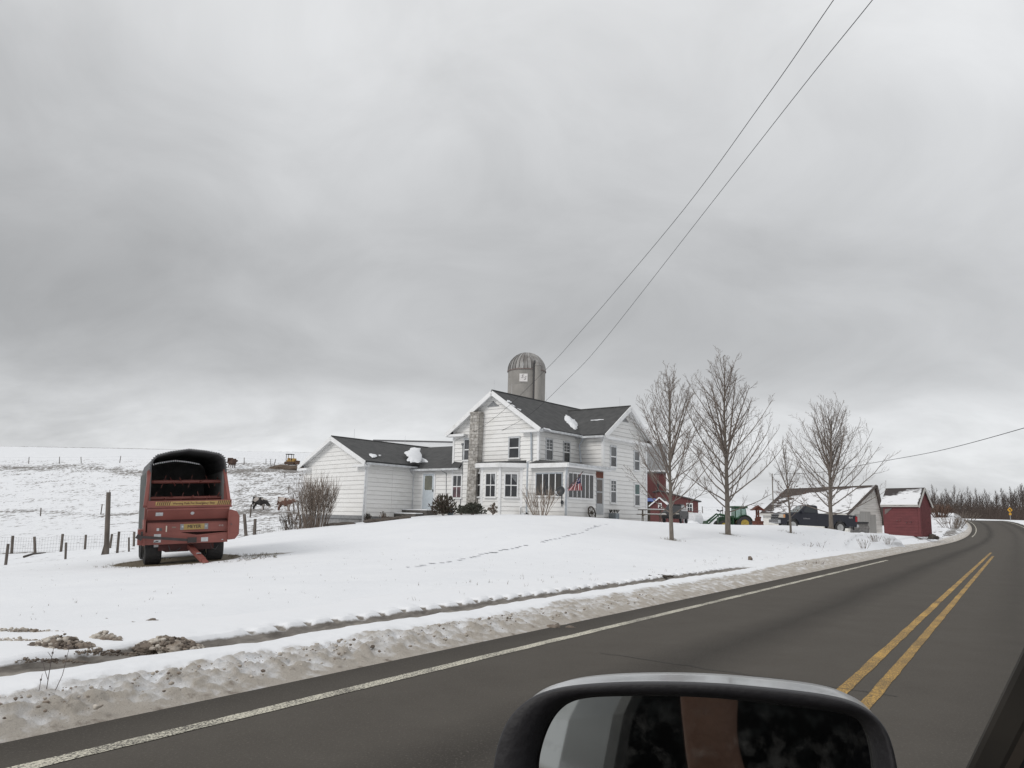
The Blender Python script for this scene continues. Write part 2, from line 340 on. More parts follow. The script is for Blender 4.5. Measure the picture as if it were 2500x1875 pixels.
def build_terrain():
    az = np.radians(np.concatenate([np.arange(-180,-62,4.), np.arange(-62,-40,.5), np.arange(-40,41,.14), np.arange(41,62,.5), np.arange(62,180,4.)]))
    rr = [1.2]
    while rr[-1] < 950: rr.append(rr[-1]*(1.013 if rr[-1] > 4 else 1.06))
    rr = np.array(rr); na, nr = len(az), len(rr)
    A, R = np.meshgrid(az, rr); X = (R*np.sin(A)).ravel(); Y = (R*np.cos(A)).ravel()
    Z = ground(X, Y)
    s = X*RD.x+Y*RD.y; t = X*RN.x+Y*RN.y - road_off(s)
    # snow lies ~10 cm below the road verge sheet and the road
    inroad = (smooth(-4.6,-3.6,t)*(1-smooth(7.0,7.7,t))*smooth(-150,-125,s)*(1-smooth(280,300,s)))
    Z = Z - .16*inroad
    # wandering relief: gentle on the lawn, broken in the pasture
    px = CX + F*np.where(Y > .5, X/np.maximum(Y,.5), 0)
    # back edge of the mown lawn, as depth for each bearing
    edge_px = np.array([-900,0,170,345,600,740,900,1250,1577,1790,1990,2110,2300,3300]); edge_d = np.array([27,29.5,30.6,33,39,51,58,70,75,85,120,140,20,20])
    ed = np.interp(px, edge_px, edge_d)
    fld = smooth(-.3, 1.2, (Y-ed))*(Y > 3)
    fld = np.where((t < 6.5) , 0, fld)
    Z = Z - .28*smooth(0,.9,Y-ed)*(1-smooth(5,13,Y-ed))*(px < 720)*(Y > 3)
    amp = .020 + .10*fld*np.clip(Y/120,.3,1.2)
    nz = np.array([fn(x,y,0,.45,4) for x,y in zip(X,Y)])
    Z = Z + amp*nz*np.where(R.ravel() > 5, 1, 0)
    # patchiness of the snow cover
    P = .05 + .465*fld
    P = P + .07*fld*smooth(60,120,Y)*(px < 760) + .12*fld*smooth(560,600,px)*(px < 760)
    P = P - .20*fld*smooth(196,206,Y)                        # smooth snowfields on the far hill
    band = np.exp(-((Y-181-6*np.sin(px/95.))/5.)**2)*(px < 760)*fld; P = P + .20*band
    band2 = np.exp(-((Y-120+ (px-0)*.0-4*np.sin(px/60.))/2.2)**2)*(px < 420)*fld; P = P + .16*band2
    band3 = np.exp(-((Y-56)/.9)**2)*(px < 420); P = P + .22*band3
    cows = np.exp(-((Y-(118-(px-540)*.09))/5.)**2)*smooth(520,560,px)*(px < 760); P = P + .13*cows
    P = P + .45*smooth(392,410,Y)*(1-smooth(452,460,Y))
    P = np.where((px > 2270)&(px < 2420)&(t > 5)&(Y > 75), .62, P)
    rm = np.exp(-((t-6.9)/.6)**2)*(s > 26)*(s < 200); P = P + .25*rm
    # foot trail from the porch down to the road, melt ring round trunks, bare soil by the house and under the wagon
    B = np.zeros_like(X)
    wg = on(455,24.6); ca, sa = math.cos(math.radians(25)), math.sin(math.radians(25))
    dx, dy = X-wg.x, Y-wg.y; lx = dx*ca+dy*sa; ly = -dx*sa+dy*ca
    B = np.maximum(B, 1-smooth(.75,1.2,np.sqrt(((lx+.1)/1.9)**2+((ly-.7)/2.3)**2)))
    B = np.maximum(B, .55*(1-smooth(.2,1.2,np.sqrt(((lx-2.6)/1.7)**2+((ly-.5)/1.1)**2))))
    for (a,bq,c_) in TRUNKS: 
        q = np.hypot(X-a, Y-bq); B = np.maximum(B, .5*(1-smooth(.25,c_,q)))
    B = np.maximum(B, house_soil(X,Y))
    me = bpy.data.meshes.new('snowy_terrain')
    V = np.c_[X,Y,Z]; i = np.arange((nr-1)*na).reshape(nr-1,na); j = np.roll(i,-1,1)
    Fq = np.stack([i,j,j+na,i+na],-1).reshape(-1,4)[:, ::-1]
    me.vertices.add(len(V)); me.vertices.foreach_set('co', V.ravel())
    me.loops.add(Fq.size); me.loops.foreach_set('vertex_index', Fq.ravel())
    me.polygons.add(len(Fq)); me.polygons.foreach_set('loop_start', np.arange(0,Fq.size,4)); me.polygons.foreach_set('loop_total', np.full(len(Fq),4))
    me.update(); me.polygons.foreach_set('use_smooth', [True]*len(Fq))
    for nm, a in (('patch',P),('bare',B)):
        at = me.attributes.new(nm,'FLOAT','POINT'); at.data.foreach_set('value', a.astype(np.float32))
    me.materials.append(SNOWG)
    o = bpy.data.objects.new('snowy_ground', me); COL.objects.link(o); setp(o, 'snow covered lawn and pasture rising to the hill', kind='structure')

# ------------------------------------------------------------------ road and verge
def asphalt_mat():
    m, N, L, b = node_mat('asphalt'); b.inputs['Roughness'].default_value = .9; b.inputs['Specular IOR Level'].default_value = .15
    uv = N.new('ShaderNodeAttribute'); uv.attribute_name = 'st'; uv.attribute_type = 'GEOMETRY'
    tc = N.new('ShaderNodeTexCoord')
    def nz(vec, scale, stretch=(1,1,1), detail=5, rough=.6):
        mp = N.new('ShaderNodeMapping'); mp.inputs['Scale'].default_value = stretch; L.new(vec, mp.inputs[0])
        n = N.new('ShaderNodeTexNoise'); n.inputs['Scale'].default_value = scale; n.inputs['Detail'].default_value = detail; n.inputs['Roughness'].default_value = rough
        L.new(mp.outputs[0], n.inputs['Vector']); return n.outputs[0]
    sp = N.new('ShaderNodeSeparateXYZ'); L.new(uv.outputs['Vector'], sp.inputs[0])
    wob = N.new('ShaderNodeMath'); wob.operation = 'MULTIPLY_ADD'; wob.inputs[1].default_value = .5; L.new(nz(uv.outputs['Vector'], .5, (.3,1,1)), wob.inputs[0]); L.new(sp.outputs[1], wob.inputs[2])
    mr = N.new('ShaderNodeMapRange'); mr.inputs[1].default_value = -4; mr.inputs[2].default_value = 6; L.new(wob.outputs[0], mr.inputs[0])
    rp = N.new('ShaderNodeValToRGB'); L.new(mr.outputs[0], rp.inputs[0]); e = rp.color_ramp.elements
    pos = [(-4,.8),(-2.3,.98),(-1.5,.70),(-.7,1.12),(.1,.86),(.6,1.08),(1.4,1.12),(2.15,1.10),(2.75,.62),(3.3,1.08),(4.4,1.12),(4.95,.80),(5.5,.70)]
    e[0].position = 0; e[0].color = (.8,.8,.8,1); e[1].position = 1; e[1].color = (.8,.8,.8,1)
    for t_, v in pos: k = e.new((t_+.25+4)/10); k.color = (v,v,v,1)
    base = N.new('ShaderNodeMix'); base.data_type = 'RGBA'; base.inputs[6].default_value = (.060,.053,.046,1); base.inputs[7].default_value = (.094,.086,.075,1); L.new(nz(tc.outputs['Object'], 1.2, detail=12, rough=.72), base.inputs[0])
    spk = N.new('ShaderNodeMix'); spk.data_type = 'RGBA'; spk.blend_type = 'MULTIPLY'; spk.inputs[0].default_value = 1; L.new(base.outputs[2], spk.inputs[6]); L.new(rp.outputs[0], spk.inputs[7])
    g = N.new('ShaderNodeMapRange'); g.inputs[1].default_value = .56; g.inputs[2].default_value = .72; L.new(nz(tc.outputs['Object'], 55, detail=3, rough=.7), g.inputs[0])
    x = N.new('ShaderNodeMix'); x.data_type = 'RGBA'; L.new(g.outputs[0], x.inputs[0]); L.new(spk.outputs[2], x.inputs[6]); x.inputs[7].default_value = (.13,.118,.102,1)
    L.new(x.outputs[2], b.inputs['Base Color'])
    bp = N.new('ShaderNodeBump'); bp.inputs['Strength'].default_value = .5; bp.inputs['Distance'].default_value = .01; L.new(nz(tc.outputs['Object'], 60, detail=4), bp.inputs['Height']); L.new(bp.outputs[0], b.inputs['Normal'])
    return m
def paint_mat(name, col, dark=(.085,.078,.068), wear=.50):
    m, N, L, b = node_mat(name); b.inputs['Roughness'].default_value = .8
    tc = N.new('ShaderNodeTexCoord')
    n = N.new('ShaderNodeTexNoise'); n.inputs['Scale'].default_value = 70; n.inputs['Detail'].default_value = 6; n.inputs['Roughness'].default_value = .75; L.new(tc.outputs['Object'], n.inputs['Vector'])
    n2 = N.new('ShaderNodeTexNoise'); n2.inputs['Scale'].default_value = 1.3; n2.inputs['Detail'].default_value = 3; L.new(tc.outputs['Object'], n2.inputs['Vector'])
    a = N.new('ShaderNodeMath'); a.operation = 'MULTIPLY_ADD'; a.inputs[1].default_value = .3; L.new(n2.outputs[0], a.inputs[0]); L.new(n.outputs[0], a.inputs[2])
    r = N.new('ShaderNodeMapRange'); r.inputs[1].default_value = wear+.13; r.inputs[2].default_value = wear+.20; L.new(a.outputs[0], r.inputs[0])
    x = N.new('ShaderNodeMix'); x.data_type = 'RGBA'; x.inputs[6].default_value = (*col,1); x.inputs[7].default_value = (*dark,1); L.new(r.outputs[0], x.inputs[0]); L.new(x.outputs[2], b.inputs['Base Color'])
    return m
def strip(name, mt, ss, t0, t1, lift, parent=None, wob=0, nt=1, seed=0):
    S = np.asarray(ss); T = np.linspace(0,1,nt+1); V = []; st = []
    for s in S:
        o = float(road_off(s)); z = float(road_z(s))+lift
        w0 = wob*noise.noise(Vector((s*1.7, seed, 3.3))) + wob*.6*noise.noise(Vector((s*6, seed, 9.3))) if wob else 0
        w1 = wob*noise.noise(Vector((s*1.7, seed, 31.3))) + wob*.6*noise.noise(Vector((s*6, seed, 19.3))) if wob else 0
        for q in T:
            t = (t0+w0)*(1-q)+(t1+w1)*q
            p = RD*float(s)+RN*(t+o); V.append((p.x,p.y,z)); st.append((s,t,0))
    n = nt+1; Fc = [(i*n+k, i*n+k+1, (i+1)*n+k+1, (i+1)*n+k) for i in range(len(S)-1) for k in range(nt)]
    me = bpy.data.meshes.new(name); me.from_pydata(V,[],Fc); me.materials.append(mt)
    b = bmesh.new(); b.from_mesh(me); bmesh.ops.recalc_face_normals(b, faces=b.faces)
    for f in b.faces:
        if f.normal.z < 0: f.normal_flip()
    b.to_mesh(me); b.free()
    a = me.attributes.new('st','FLOAT_VECTOR','POINT'); a.data.foreach_set('vector', np.array(st,np.float32).ravel())
    o = bpy.data.objects.new(name, me); COL.objects.link(o)
    PM[o.name] = Matrix()
    if parent: o.parent = parent
    return o
def verge_mat():
    m, N, L, b = node_mat('dirty_verge_snow'); b.inputs['Roughness'].default_value = .8
    tc = N.new('ShaderNodeTexCoord'); at = N.new('ShaderNodeAttribute'); at.attribute_name = 'dirt'; a2 = N.new('ShaderNodeAttribute'); a2.attribute_name = 'wet'
    def nz(scale, detail=6, rough=.65, rot=False):
        n = N.new('ShaderNodeTexNoise'); n.inputs['Scale'].default_value = scale; n.inputs['Detail'].default_value = detail; n.inputs['Roughness'].default_value = rough
        if rot:
            mp = N.new('ShaderNodeMapping'); mp.inputs['Rotation'].default_value = (0,0,-math.radians(57.6)); mp.inputs['Scale'].default_value = (1,1,1)
            mp2 = N.new('ShaderNodeMapping'); mp2.inputs['Scale'].default_value = (.25,1,1); L.new(tc.outputs['Object'], mp.inputs[0]); L.new(mp.outputs[0], mp2.inputs[0]); L.new(mp2.outputs[0], n.inputs['Vector'])
        else: L.new(tc.outputs['Object'], n.inputs['Vector'])
        return n.outputs[0]
    def mix(f, a, c):
        n = N.new('ShaderNodeMix'); n.data_type = 'RGBA'; L.new(f, n.inputs[0])
        for i, x in ((6,a),(7,c)):
            if isinstance(x, tuple): n.inputs[i].default_value = (*x,1)
            else: L.new(x, n.inputs[i])
        return n.outputs[2]
    def ma(op, a, c, d=None):
        n = N.new('ShaderNodeMath'); n.operation = op
        for i, x in enumerate((a,c,d)):
            if x is None: continue
            if isinstance(x,(int,float)): n.inputs[i].default_value = x
            else: L.new(x, n.inputs[i])
        return n.outputs[0]
    def rng(x, a, c):
        n = N.new('ShaderNodeMapRange'); n.inputs[1].default_value = a; n.inputs[2].default_value = c; L.new(x, n.inputs[0]); return n.outputs[0]
    snow = (.80,.812,.835)
    v = ma('ADD', at.outputs['Fac'], ma('MULTIPLY_ADD', nz(2.6), .9, -.45))
    tan = mix(nz(6.), (.53,.495,.445), (.34,.298,.25))
    c = mix(rng(v,.34,.72), snow, tan)
    brown = mix(nz(14.), (.13,.103,.082), (.25,.21,.17))
    v2 = ma('ADD', at.outputs['Fac'], ma('MULTIPLY_ADD', nz(5.5,8,.72), 1.3, -.65))
    c = mix(rng(v2,.86,1.12), c, brown)
    sp = rng(nz(60.,3,.6), .655,.72); spd = ma('MULTIPLY', sp, rng(at.outputs['Fac'],.2,.6))
    c = mix(spd, c, (.07,.055,.045))
    tr = mix(rng(nz(9.,7,.7,True),.35,.68), (.115,.102,.09), (.30,.275,.245))
    c = mix(rng(ma('ADD', a2.outputs['Fac'], ma('MULTIPLY_ADD', nz(7.), .5, -.25)), .40,.60), c, tr)
    L.new(c, b.inputs['Base Color'])
    bp = N.new('ShaderNodeBump'); bp.inputs['Strength'].default_value = 1; bp.inputs['Distance'].default_value = .03; L.new(nz(24.,8,.72), bp.inputs['Height']); L.new(rng(at.outputs['Fac'],.05,.5), bp.inputs['Strength']); L.new(bp.outputs[0], b.inputs['Normal'])
    return m
VERGE = None
def build_road():
    global VERGE
    A = asphalt_mat()
    ss = np.concatenate([np.arange(-130,60,1.), np.arange(60,275,2.)])
    r = strip('road', A, ss, -3.6, 5.05, .0, nt=18, wob=0); setp(r, 'dark two lane country road bending away over a crest', kind='structure')
    sf = np.concatenate([np.arange(-128,-20,1.), np.arange(-20,14,.08), np.arange(14,60,.4), np.arange(60,262,1.)])
    wl = paint_mat('worn_white_paint', (.60,.57,.47), wear=.50); yl = paint_mat('worn_yellow_paint', (.55,.33,.075), (.16,.105,.04), wear=.46)
    strip('edge_line', wl, sf[sf < 36], 4.42, 4.545, .004, r, wob=.012, seed=1, nt=2)
    strip('edge_line', wl, sf[sf > 108], 4.42, 4.545, .004, r, wob=.012, seed=11, nt=2)
    strip('edge_line', wl, sf, -2.42, -2.30, .004, r, wob=.010, seed=5, nt=2)
    strip('centre_line', yl, sf[sf < 54], 1.255, 1.36, .004, r, wob=.008, seed=2, nt=2)
    strip('centre_line', yl, sf[sf < 47], 1.015, 1.115, .004, r, wob=.008, seed=3, nt=2)
    ck = mat('crack_tar', (.028,.026,.024), rough=.8)
    for (s0, t0, t1, sk) in ((7.3,.9,3.7,.35),(15.0,1.4,4.4,.5)):
        mb = MB(); n = 26; P = []
        for i in range(n+1):
            t = t0+(t1-t0)*i/n; s = s0+sk*i/n+.05*noise.noise(Vector((i*.5,s0,0))); P.append(RD*s+RN*t+Vector((0,0,.0045)))
        w = RD*.006
        mb.add([p-w for p in P]+[p+w for p in P], [(i,i+1,n+2+i,n+1+i) for i in range(n)]); c = mb.build('crack', ck, r)
    # verge of ploughed slush, white strip, tractor track
    s = list(np.arange(-120,-5,.8))+[-5.0]
    while s[-1] < 215: s.append(s[-1] + (.06 if s[-1] < .8 else min(.6, .021+.0045*max(0,s[-1]-6))))
    s = np.array(s); t = np.concatenate([np.arange(4.88,6.1,.021), np.arange(6.1,7.4,.04), np.arange(7.4,8.31,.09)])
    S, T = np.meshgrid(s, t, indexing='ij'); S = S.ravel(); T = T.ravel()
    near = (1-smooth(7,13,S))*smooth(-40,-10,S)
    O = road_off(S); X = S*RD.x+(T+O)*RN.x; Y = S*RD.y+(T+O)*RN.y
    n1 = np.array([fn(a,b,0,1.6,4) for a,b in zip(S,T)]); n2 = np.array([fn(a,b,7,6.,4) for a,b in zip(S,T)]); n3 = np.array([fn(a,b,3,.5,2) for a,b in zip(S,T)])
    edge = 5.0+.07*n3+.035*n1
    up = smooth(0,.5,T-edge)
    ridge = np.exp(-((T-5.62-.10*n3)/.30)**2)
    
    def dome(a, b, q, sd_):
        D, Pn = noise.voronoi(Vector((a*q, b*q, sd_))); h_ = noise.cell(Pn[0]*7.3); return math.sqrt(max(0,.30-D[0]*D[0]))*(.3+.7*abs(h_))
    crumb = np.array([(dome(a,b,9.,.5)*.55+dome(a,b,21.,1.5)*.30) if (.5 < a < 20 and b < 6.05) else .2 for a,b in zip(S,T)])
    n2 = np.clip(n2,-.6,.6); n4 = (crumb-.22)*2.6
    lump = np.clip(.55+.45*n2+.5*n1+.20*n4,.05,1.6)
    ztop = .07*up + ridge*(.035+.125*near*(.6+.5*n3))*lump*.8 + (.008+.028*ridge)*(.25+.75*near)*n4*(1-smooth(5.85,6.0,T))*smooth(.03,.3,T-edge) + .025*up*np.clip(n2,-.5,1)*(T < 5.95)
    strip_ = smooth(5.75,6.0,T); far = smooth(20,30,S)
    ztop = ztop*(1-strip_) + strip_*(.13+.02*n1+.03*near*n3)
    tw = 6.36+.05*n3; te = 6.88+.05*n3
    trk = smooth(-.05,.06,T-tw)*(1-smooth(-.06,.05,T-te))*(1-smooth(21,26,S))
    ph = (S/.42 - T*.35) % 1.0
    lug = np.exp(-((ph-.5)/.17)**2)*smooth(-.02,.03,T-te)*(1-smooth(.13,.20,T-te))*smooth(5.2,6.2,S)*(1-smooth(21,25,S))
    ztop = ztop - trk*(.095+.02*n2) - .055*lug + .02*np.exp(-((T-te-.03)/.05)**2)*(1-smooth(21,26,S))*(1-lug)
    gl = ground(X, Y)
    k = smooth(7.0,7.5,T); gr = gl+.022*(1-smooth(7.4,8.15,T))
    Z = (road_z(S)+ztop-.012*(1-up))*(1-k) + k*gr
    Z = np.where(T > 8.25, gl-.12, Z)
    lim = 5.95+.35*far
    dirt = .66*(1-smooth(-.14,.10,T-lim-.06*n3)) - .14*near*np.exp(-((T-5.72)/.16)**2)
    dirt = dirt + .20*(1-smooth(5.0,5.45,T)) + (.25*n2+.20*np.clip(n4,-.5,1.2))*(T < 5.95) 
    dirt = np.where(T > 6.0, np.maximum(dirt, .18*np.clip(1+2*n1,0,1)*(1-smooth(7.,7.3,T))), dirt)
    dirt = np.maximum(dirt, .55*smooth(35,55,S)*(1-smooth(6.4,7.2,T)))
    wet = np.maximum(trk, lug*.9)
    me = bpy.data.meshes.new('verge'); ns, ntt = len(s), len(t)
    i = np.arange(ns*ntt).reshape(ns,ntt)
    Fq = np.stack([i[:-1,:-1],i[1:,:-1],i[1:,1:],i[:-1,1:]],-1).reshape(-1,4)
    V = np.c_[X,Y,Z]
    me.vertices.add(len(V)); me.vertices.foreach_set('co', V.ravel()); me.loops.add(Fq.size); me.loops.foreach_set('vertex_index', Fq.ravel())
    me.polygons.add(len(Fq)); me.polygons.foreach_set('loop_start', np.arange(0,Fq.size,4)); me.polygons.foreach_set('loop_total', np.full(len(Fq),4)); me.update()
    me.polygons.foreach_set('use_smooth', [True]*len(Fq))
    for nm, a in (('dirt',dirt),('wet',wet)):
        q = me.attributes.new(nm,'FLOAT','POINT'); q.data.foreach_set('value', a.astype(np.float32))
    VERGE = verge_mat(); me.materials.append(VERGE)
    o = bpy.data.objects.new('road_verge', me); COL.objects.link(o); setp(o, 'strip of dirty ploughed snow with a tractor tyre track beside the road', kind='structure')
    # right hand shoulder
    sh = strip('road_verge', VERGE, np.concatenate([np.arange(-128,60,1.),np.arange(60,230,2.)]), -3.25, -5.6, .02, nt=8, wob=.15, seed=8)
    me = sh.data; a = me.attributes.new('dirt','FLOAT','POINT'); a.data.foreach_set('value', np.array([max(.1,.75-.5*max(0,abs(v.vector[1])-3.3))*(1 if v.vector[0] < 60 else .4) for v in me.attributes['st'].data],np.float32))
    for v, q in zip(me.vertices, me.attributes['st'].data): v.co.z += .10*min(1,max(0,(abs(q.vector[1])-3.3)))
    setp(sh, 'low snowy shoulder on the right of the road', kind='structure')
# ------------------------------------------------------------------ farmhouse
def V2(p): return Vector((p[0],p[1],0))
class Wall:
    """vertical wall from A to B (plan), outward normal towards the camera side"""
    def __init__(s, A, B):
        s.A, s.B = V2(A), V2(B); s.u = (s.B-s.A).normalized(); s.len = (s.B-s.A).length
        n = Vector((s.u.y,-s.u.x,0)); s.n = n if n.dot(-s.A) > 0 else -n
    def P(s, u, z, o=0): return s.A + s.u*u + s.n*o + Vector((0,0,z))
    def hit(s, px, py, o=0):
        q = hit(px, py, s.A+s.n*o, s.n); return (q-s.A).dot(s.u), q.z
    def rect(s, x0, y0, x1, y1, o=0):
        ua = s.hit(x0,(y0+y1)/2,o)[0]; ub = s.hit(x1,(y0+y1)/2,o)[0]; za = s.hit((x0+x1)/2,y1,o)[1]; zb = s.hit((x0+x1)/2,y0,o)[1]
        return min(ua,ub), za, max(ua,ub), zb
def clip_poly(P, z, keep_above):
    out = []
    for i in range(len(P)):
        a, b = P[i], P[(i+1)%len(P)]; ia = (a[1] >= z) == keep_above; ib = (b[1] >= z) == keep_above
        if a[1] == z: ia = True
        if b[1] == z: ib = True
        if ia: out.append(a)
        if ia != ib and a[1] != b[1]:
            t = (z-a[1])/(b[1]-a[1]); out.append((a[0]+(b[0]-a[0])*t, z))
    return out
def siding(w, poly, z0, c, parent, m=None, seams=()):
    zmax = max(p[1] for p in poly); k = 0
    while z0+k*c < zmax-.02:
        za, zb = z0+k*c+.010, min(z0+(k+1)*c, zmax); k += 1
        q = clip_poly(clip_poly(poly, za, True), zb, False)
        if len(q) < 3 or max(p[1] for p in q)-min(p[1] for p in q) < .02: continue
        us = sorted(set(p[0] for p in q))
        cuts = [-1e3] + [x + .0*k for x in seams] + [1e3]
        for ca, cb_ in zip(cuts[:-1], cuts[1:]):
            qq = q
            if seams:
                sw = [(p[1],p[0]) for p in qq]; sw = clip_poly(clip_poly(sw, ca, True), cb_-.006, False) if cb_ < 1e3 else clip_poly(sw, ca, True); qq = [(p[1],p[0]) for p in sw]
            if len(qq) < 3: continue
            of = lambda z: .05-.036*(z-za)/c
            mb = MB(); n = len(qq)
            mb.add([w.P(u,z,of(z)) for u,z in qq]+[w.P(u,z,-.01) for u,z in qq], [tuple(range(n)), tuple(range(2*n-1,n-1,-1))]+[(i,(i+1)%n,n+(i+1)%n,n+i) for i in range(n)])
            mb.build('siding_board', m or WHITE, parent)
def slab(mb, a, b, c, d, th, mi=0):     # top corners a b (eave) c d (ridge)
    a, b, c, d = map(Vector, (a,b,c,d)); n = (b-a).cross(d-a).normalized()
    if n.z < 0: n = -n
    o = n*th; mb.hexa([a-o,b-o,c-o,d-o,a,b,c,d], mi)
def window(w, r, parent, glass=None, fr=None, style='sash4', tw=.085, sill=True, base=0, gl2=None):
    u0, z0, u1, z1 = r; fr = fr or TRIM; glass = glass or GLASS
    b0, b1, b2 = .045+base, .056+base, .085+base
    mb = MB()
    mb.hexa([w.P(u0,z0,b0),w.P(u1,z0,b0),w.P(u1,z0,-.02),w.P(u0,z0,-.02),w.P(u0,z1,b0),w.P(u1,z1,b0),w.P(u1,z1,-.02),w.P(u0,z1,-.02)])
    def bar(a,b,c,d,o0,o1): mb.hexa([w.P(a,b,o1),w.P(c,b,o1),w.P(c,b,o0),w.P(a,b,o0),w.P(a,d,o1),w.P(c,d,o1),w.P(c,d,o0),w.P(a,d,o0)])
    bar(u0-tw,z0-tw*.4,u0,z1+tw,-.01,b2); bar(u1,z0-tw*.4,u1+tw,z1+tw,-.01,b2); bar(u0,z1,u1,z1+tw,-.01,b2-.004); bar(u0-tw*1.2,z1+tw,u1+tw*1.2,z1+tw+.03,-.01,b2+.02)
    wn = mb.build('window', fr, parent)
    zm = (z0+z1)/2; um = (u0+u1)/2
    def pane(a,b,c,d,g,o=b1):
        m = MB(); m.hexa([w.P(a,b,o),w.P(c,b,o),w.P(c,b,b0-.002),w.P(a,b,b0-.002),w.P(a,d,o),w.P(c,d,o),w.P(c,d,b0-.002),w.P(a,d,b0-.002)]); m.build('pane', g, wn)
    def mun(a,b,c,d,o=.068):
        m = MB(); m.hexa([w.P(a,b,o+base),w.P(c,b,o+base),w.P(c,b,b0),w.P(a,b,b0),w.P(a,d,o+base),w.P(c,d,o+base),w.P(c,d,b0),w.P(a,d,b0)]); m.build('glazing_bar', TRIM, wn)
    g2 = gl2 or glass
    if style == 'sash4':
        for a,c in ((u0,um),(um,u1)): pane(a,z0,c,zm,g2); pane(a,zm,c,z1,glass)
        mun(um-.022,z0,um+.022,z1,.066); mun(u0,zm-.03,u1,zm+.03)
    elif style == 'sash2':
        pane(u0,z0,u1,zm,g2); pane(u0,zm,u1,z1,glass); mun(u0,zm-.035,u1,zm+.035)
    elif style == 'grid':
        pane(u0,z0,u1,zm,g2); pane(u0,zm,u1,z1,glass); mun(u0,zm-.03,u1,zm+.03); mun(um-.012,zm,um+.012,z1,.064)
        for q in (.33,.67): mun(u0,zm+(z1-zm)*q-.01,u1,zm+(z1-zm)*q+.01,.062)
    elif isinstance(style, int):
        for i in range(style):
            a = u0+(u1-u0)*i/style; c = u0+(u1-u0)*(i+1)/style; pane(a,z0,c,z1,[glass,g2][(i*5+style)%3 == 0])
            if i: mun(a-.03,z0,a+.03,z1,.075)
    if sill:
        m = MB(); m.hexa([w.P(u0-tw*1.5,z0-.11,.15+base),w.P(u1+tw*1.5,z0-.11,.15+base),w.P(u1+tw*1.5,z0-.11,-.01),w.P(u0-tw*1.5,z0-.11,-.01),
                          w.P(u0-tw*1.5,z0-.03,.15+base),w.P(u1+tw*1.5,z0-.03,.15+base),w.P(u1+tw*1.5,z0-.03,-.01),w.P(u0-tw*1.5,z0-.03,-.01)]); m.build('sill', TRIM, wn)
    return wn
def plan(px, d): p = W(px, 1262, d); return (p.x, p.y)
UX = Vector((math.sin(math.radians(38)), math.cos(math.radians(38)), 0))      # along the main ridge, away
VX = Vector((-UX.y, UX.x, 0))                                                   # along the main gable, to its left
HZ = CAMH
MGr = V2(plan(1312,47)); MGl = MGr + VX*6.75
# slide along the gable line until the left corner falls on its pixel
def along(P, d, px):
    k = (px-CX)/F
    q = W(px,1262,10); k = q.x/q.y
    return V2(P) + Vector(d)*((k*P[1]-P[0])/(d[0]-k*d[1]))
MGl = along(MGr, VX, 1103)
INN = along(MGr, UX, 1412)                 # inner corner of main side wall and right wing
RFl = along(INN, -VX, 1471)                # right wing front left corner
RFr = along(RFl, UX, 1577)
LKl = along(MGl, VX, 1006)                 # inner corner of kitchen link and left wing
LGr = along(LKl, -UX, 889)
LGl = V2(plan(737, 56.5))
PCo = along(MGr, -VX, 1381)                # porch outer corner
PRt = along(PCo, UX, 1472)
def zat(px, py, P): q = W(px,py,P[1]); return q.z
Z0 = HZ - .12
zE_main = zat(1312,1037,MGr); MGm = (MGl+MGr)/2; zR_main = zat(1200,957,MGm)
zE_rw = zat(1471,1053,RFl); RFm = (RFl+RFr)/2; zR_rw = zat(1539,995,RFm)
LGm = (LGl+LGr)/2; zE_lw = zat(889,1122,LGr); zR_lw = zat(809,1068,LGm)
zE_lk = zat(1050,1141,(LKl+MGl)/2)

def house_soil(X, Y):
    B = np.zeros_like(X)
    for a, b, w_ in ((LGr,LKl,.9),(LGl,LGr,1.1),(LKl,MGl,.7),(MGl,PCo,.55),(PCo,RFl,.7),(RFl,RFr,.8)):
        d = np.array([b.x-a.x,b.y-a.y]); l = np.hypot(*d); d = d/l
        t = np.clip((X-a.x)*d[0]+(Y-a.y)*d[1],0,l); q = np.hypot(X-a.x-t*d[0], Y-a.y-t*d[1]); B = np.maximum(B, .62*(1-smooth(w_*.5,w_*1.5,q)))
    return B

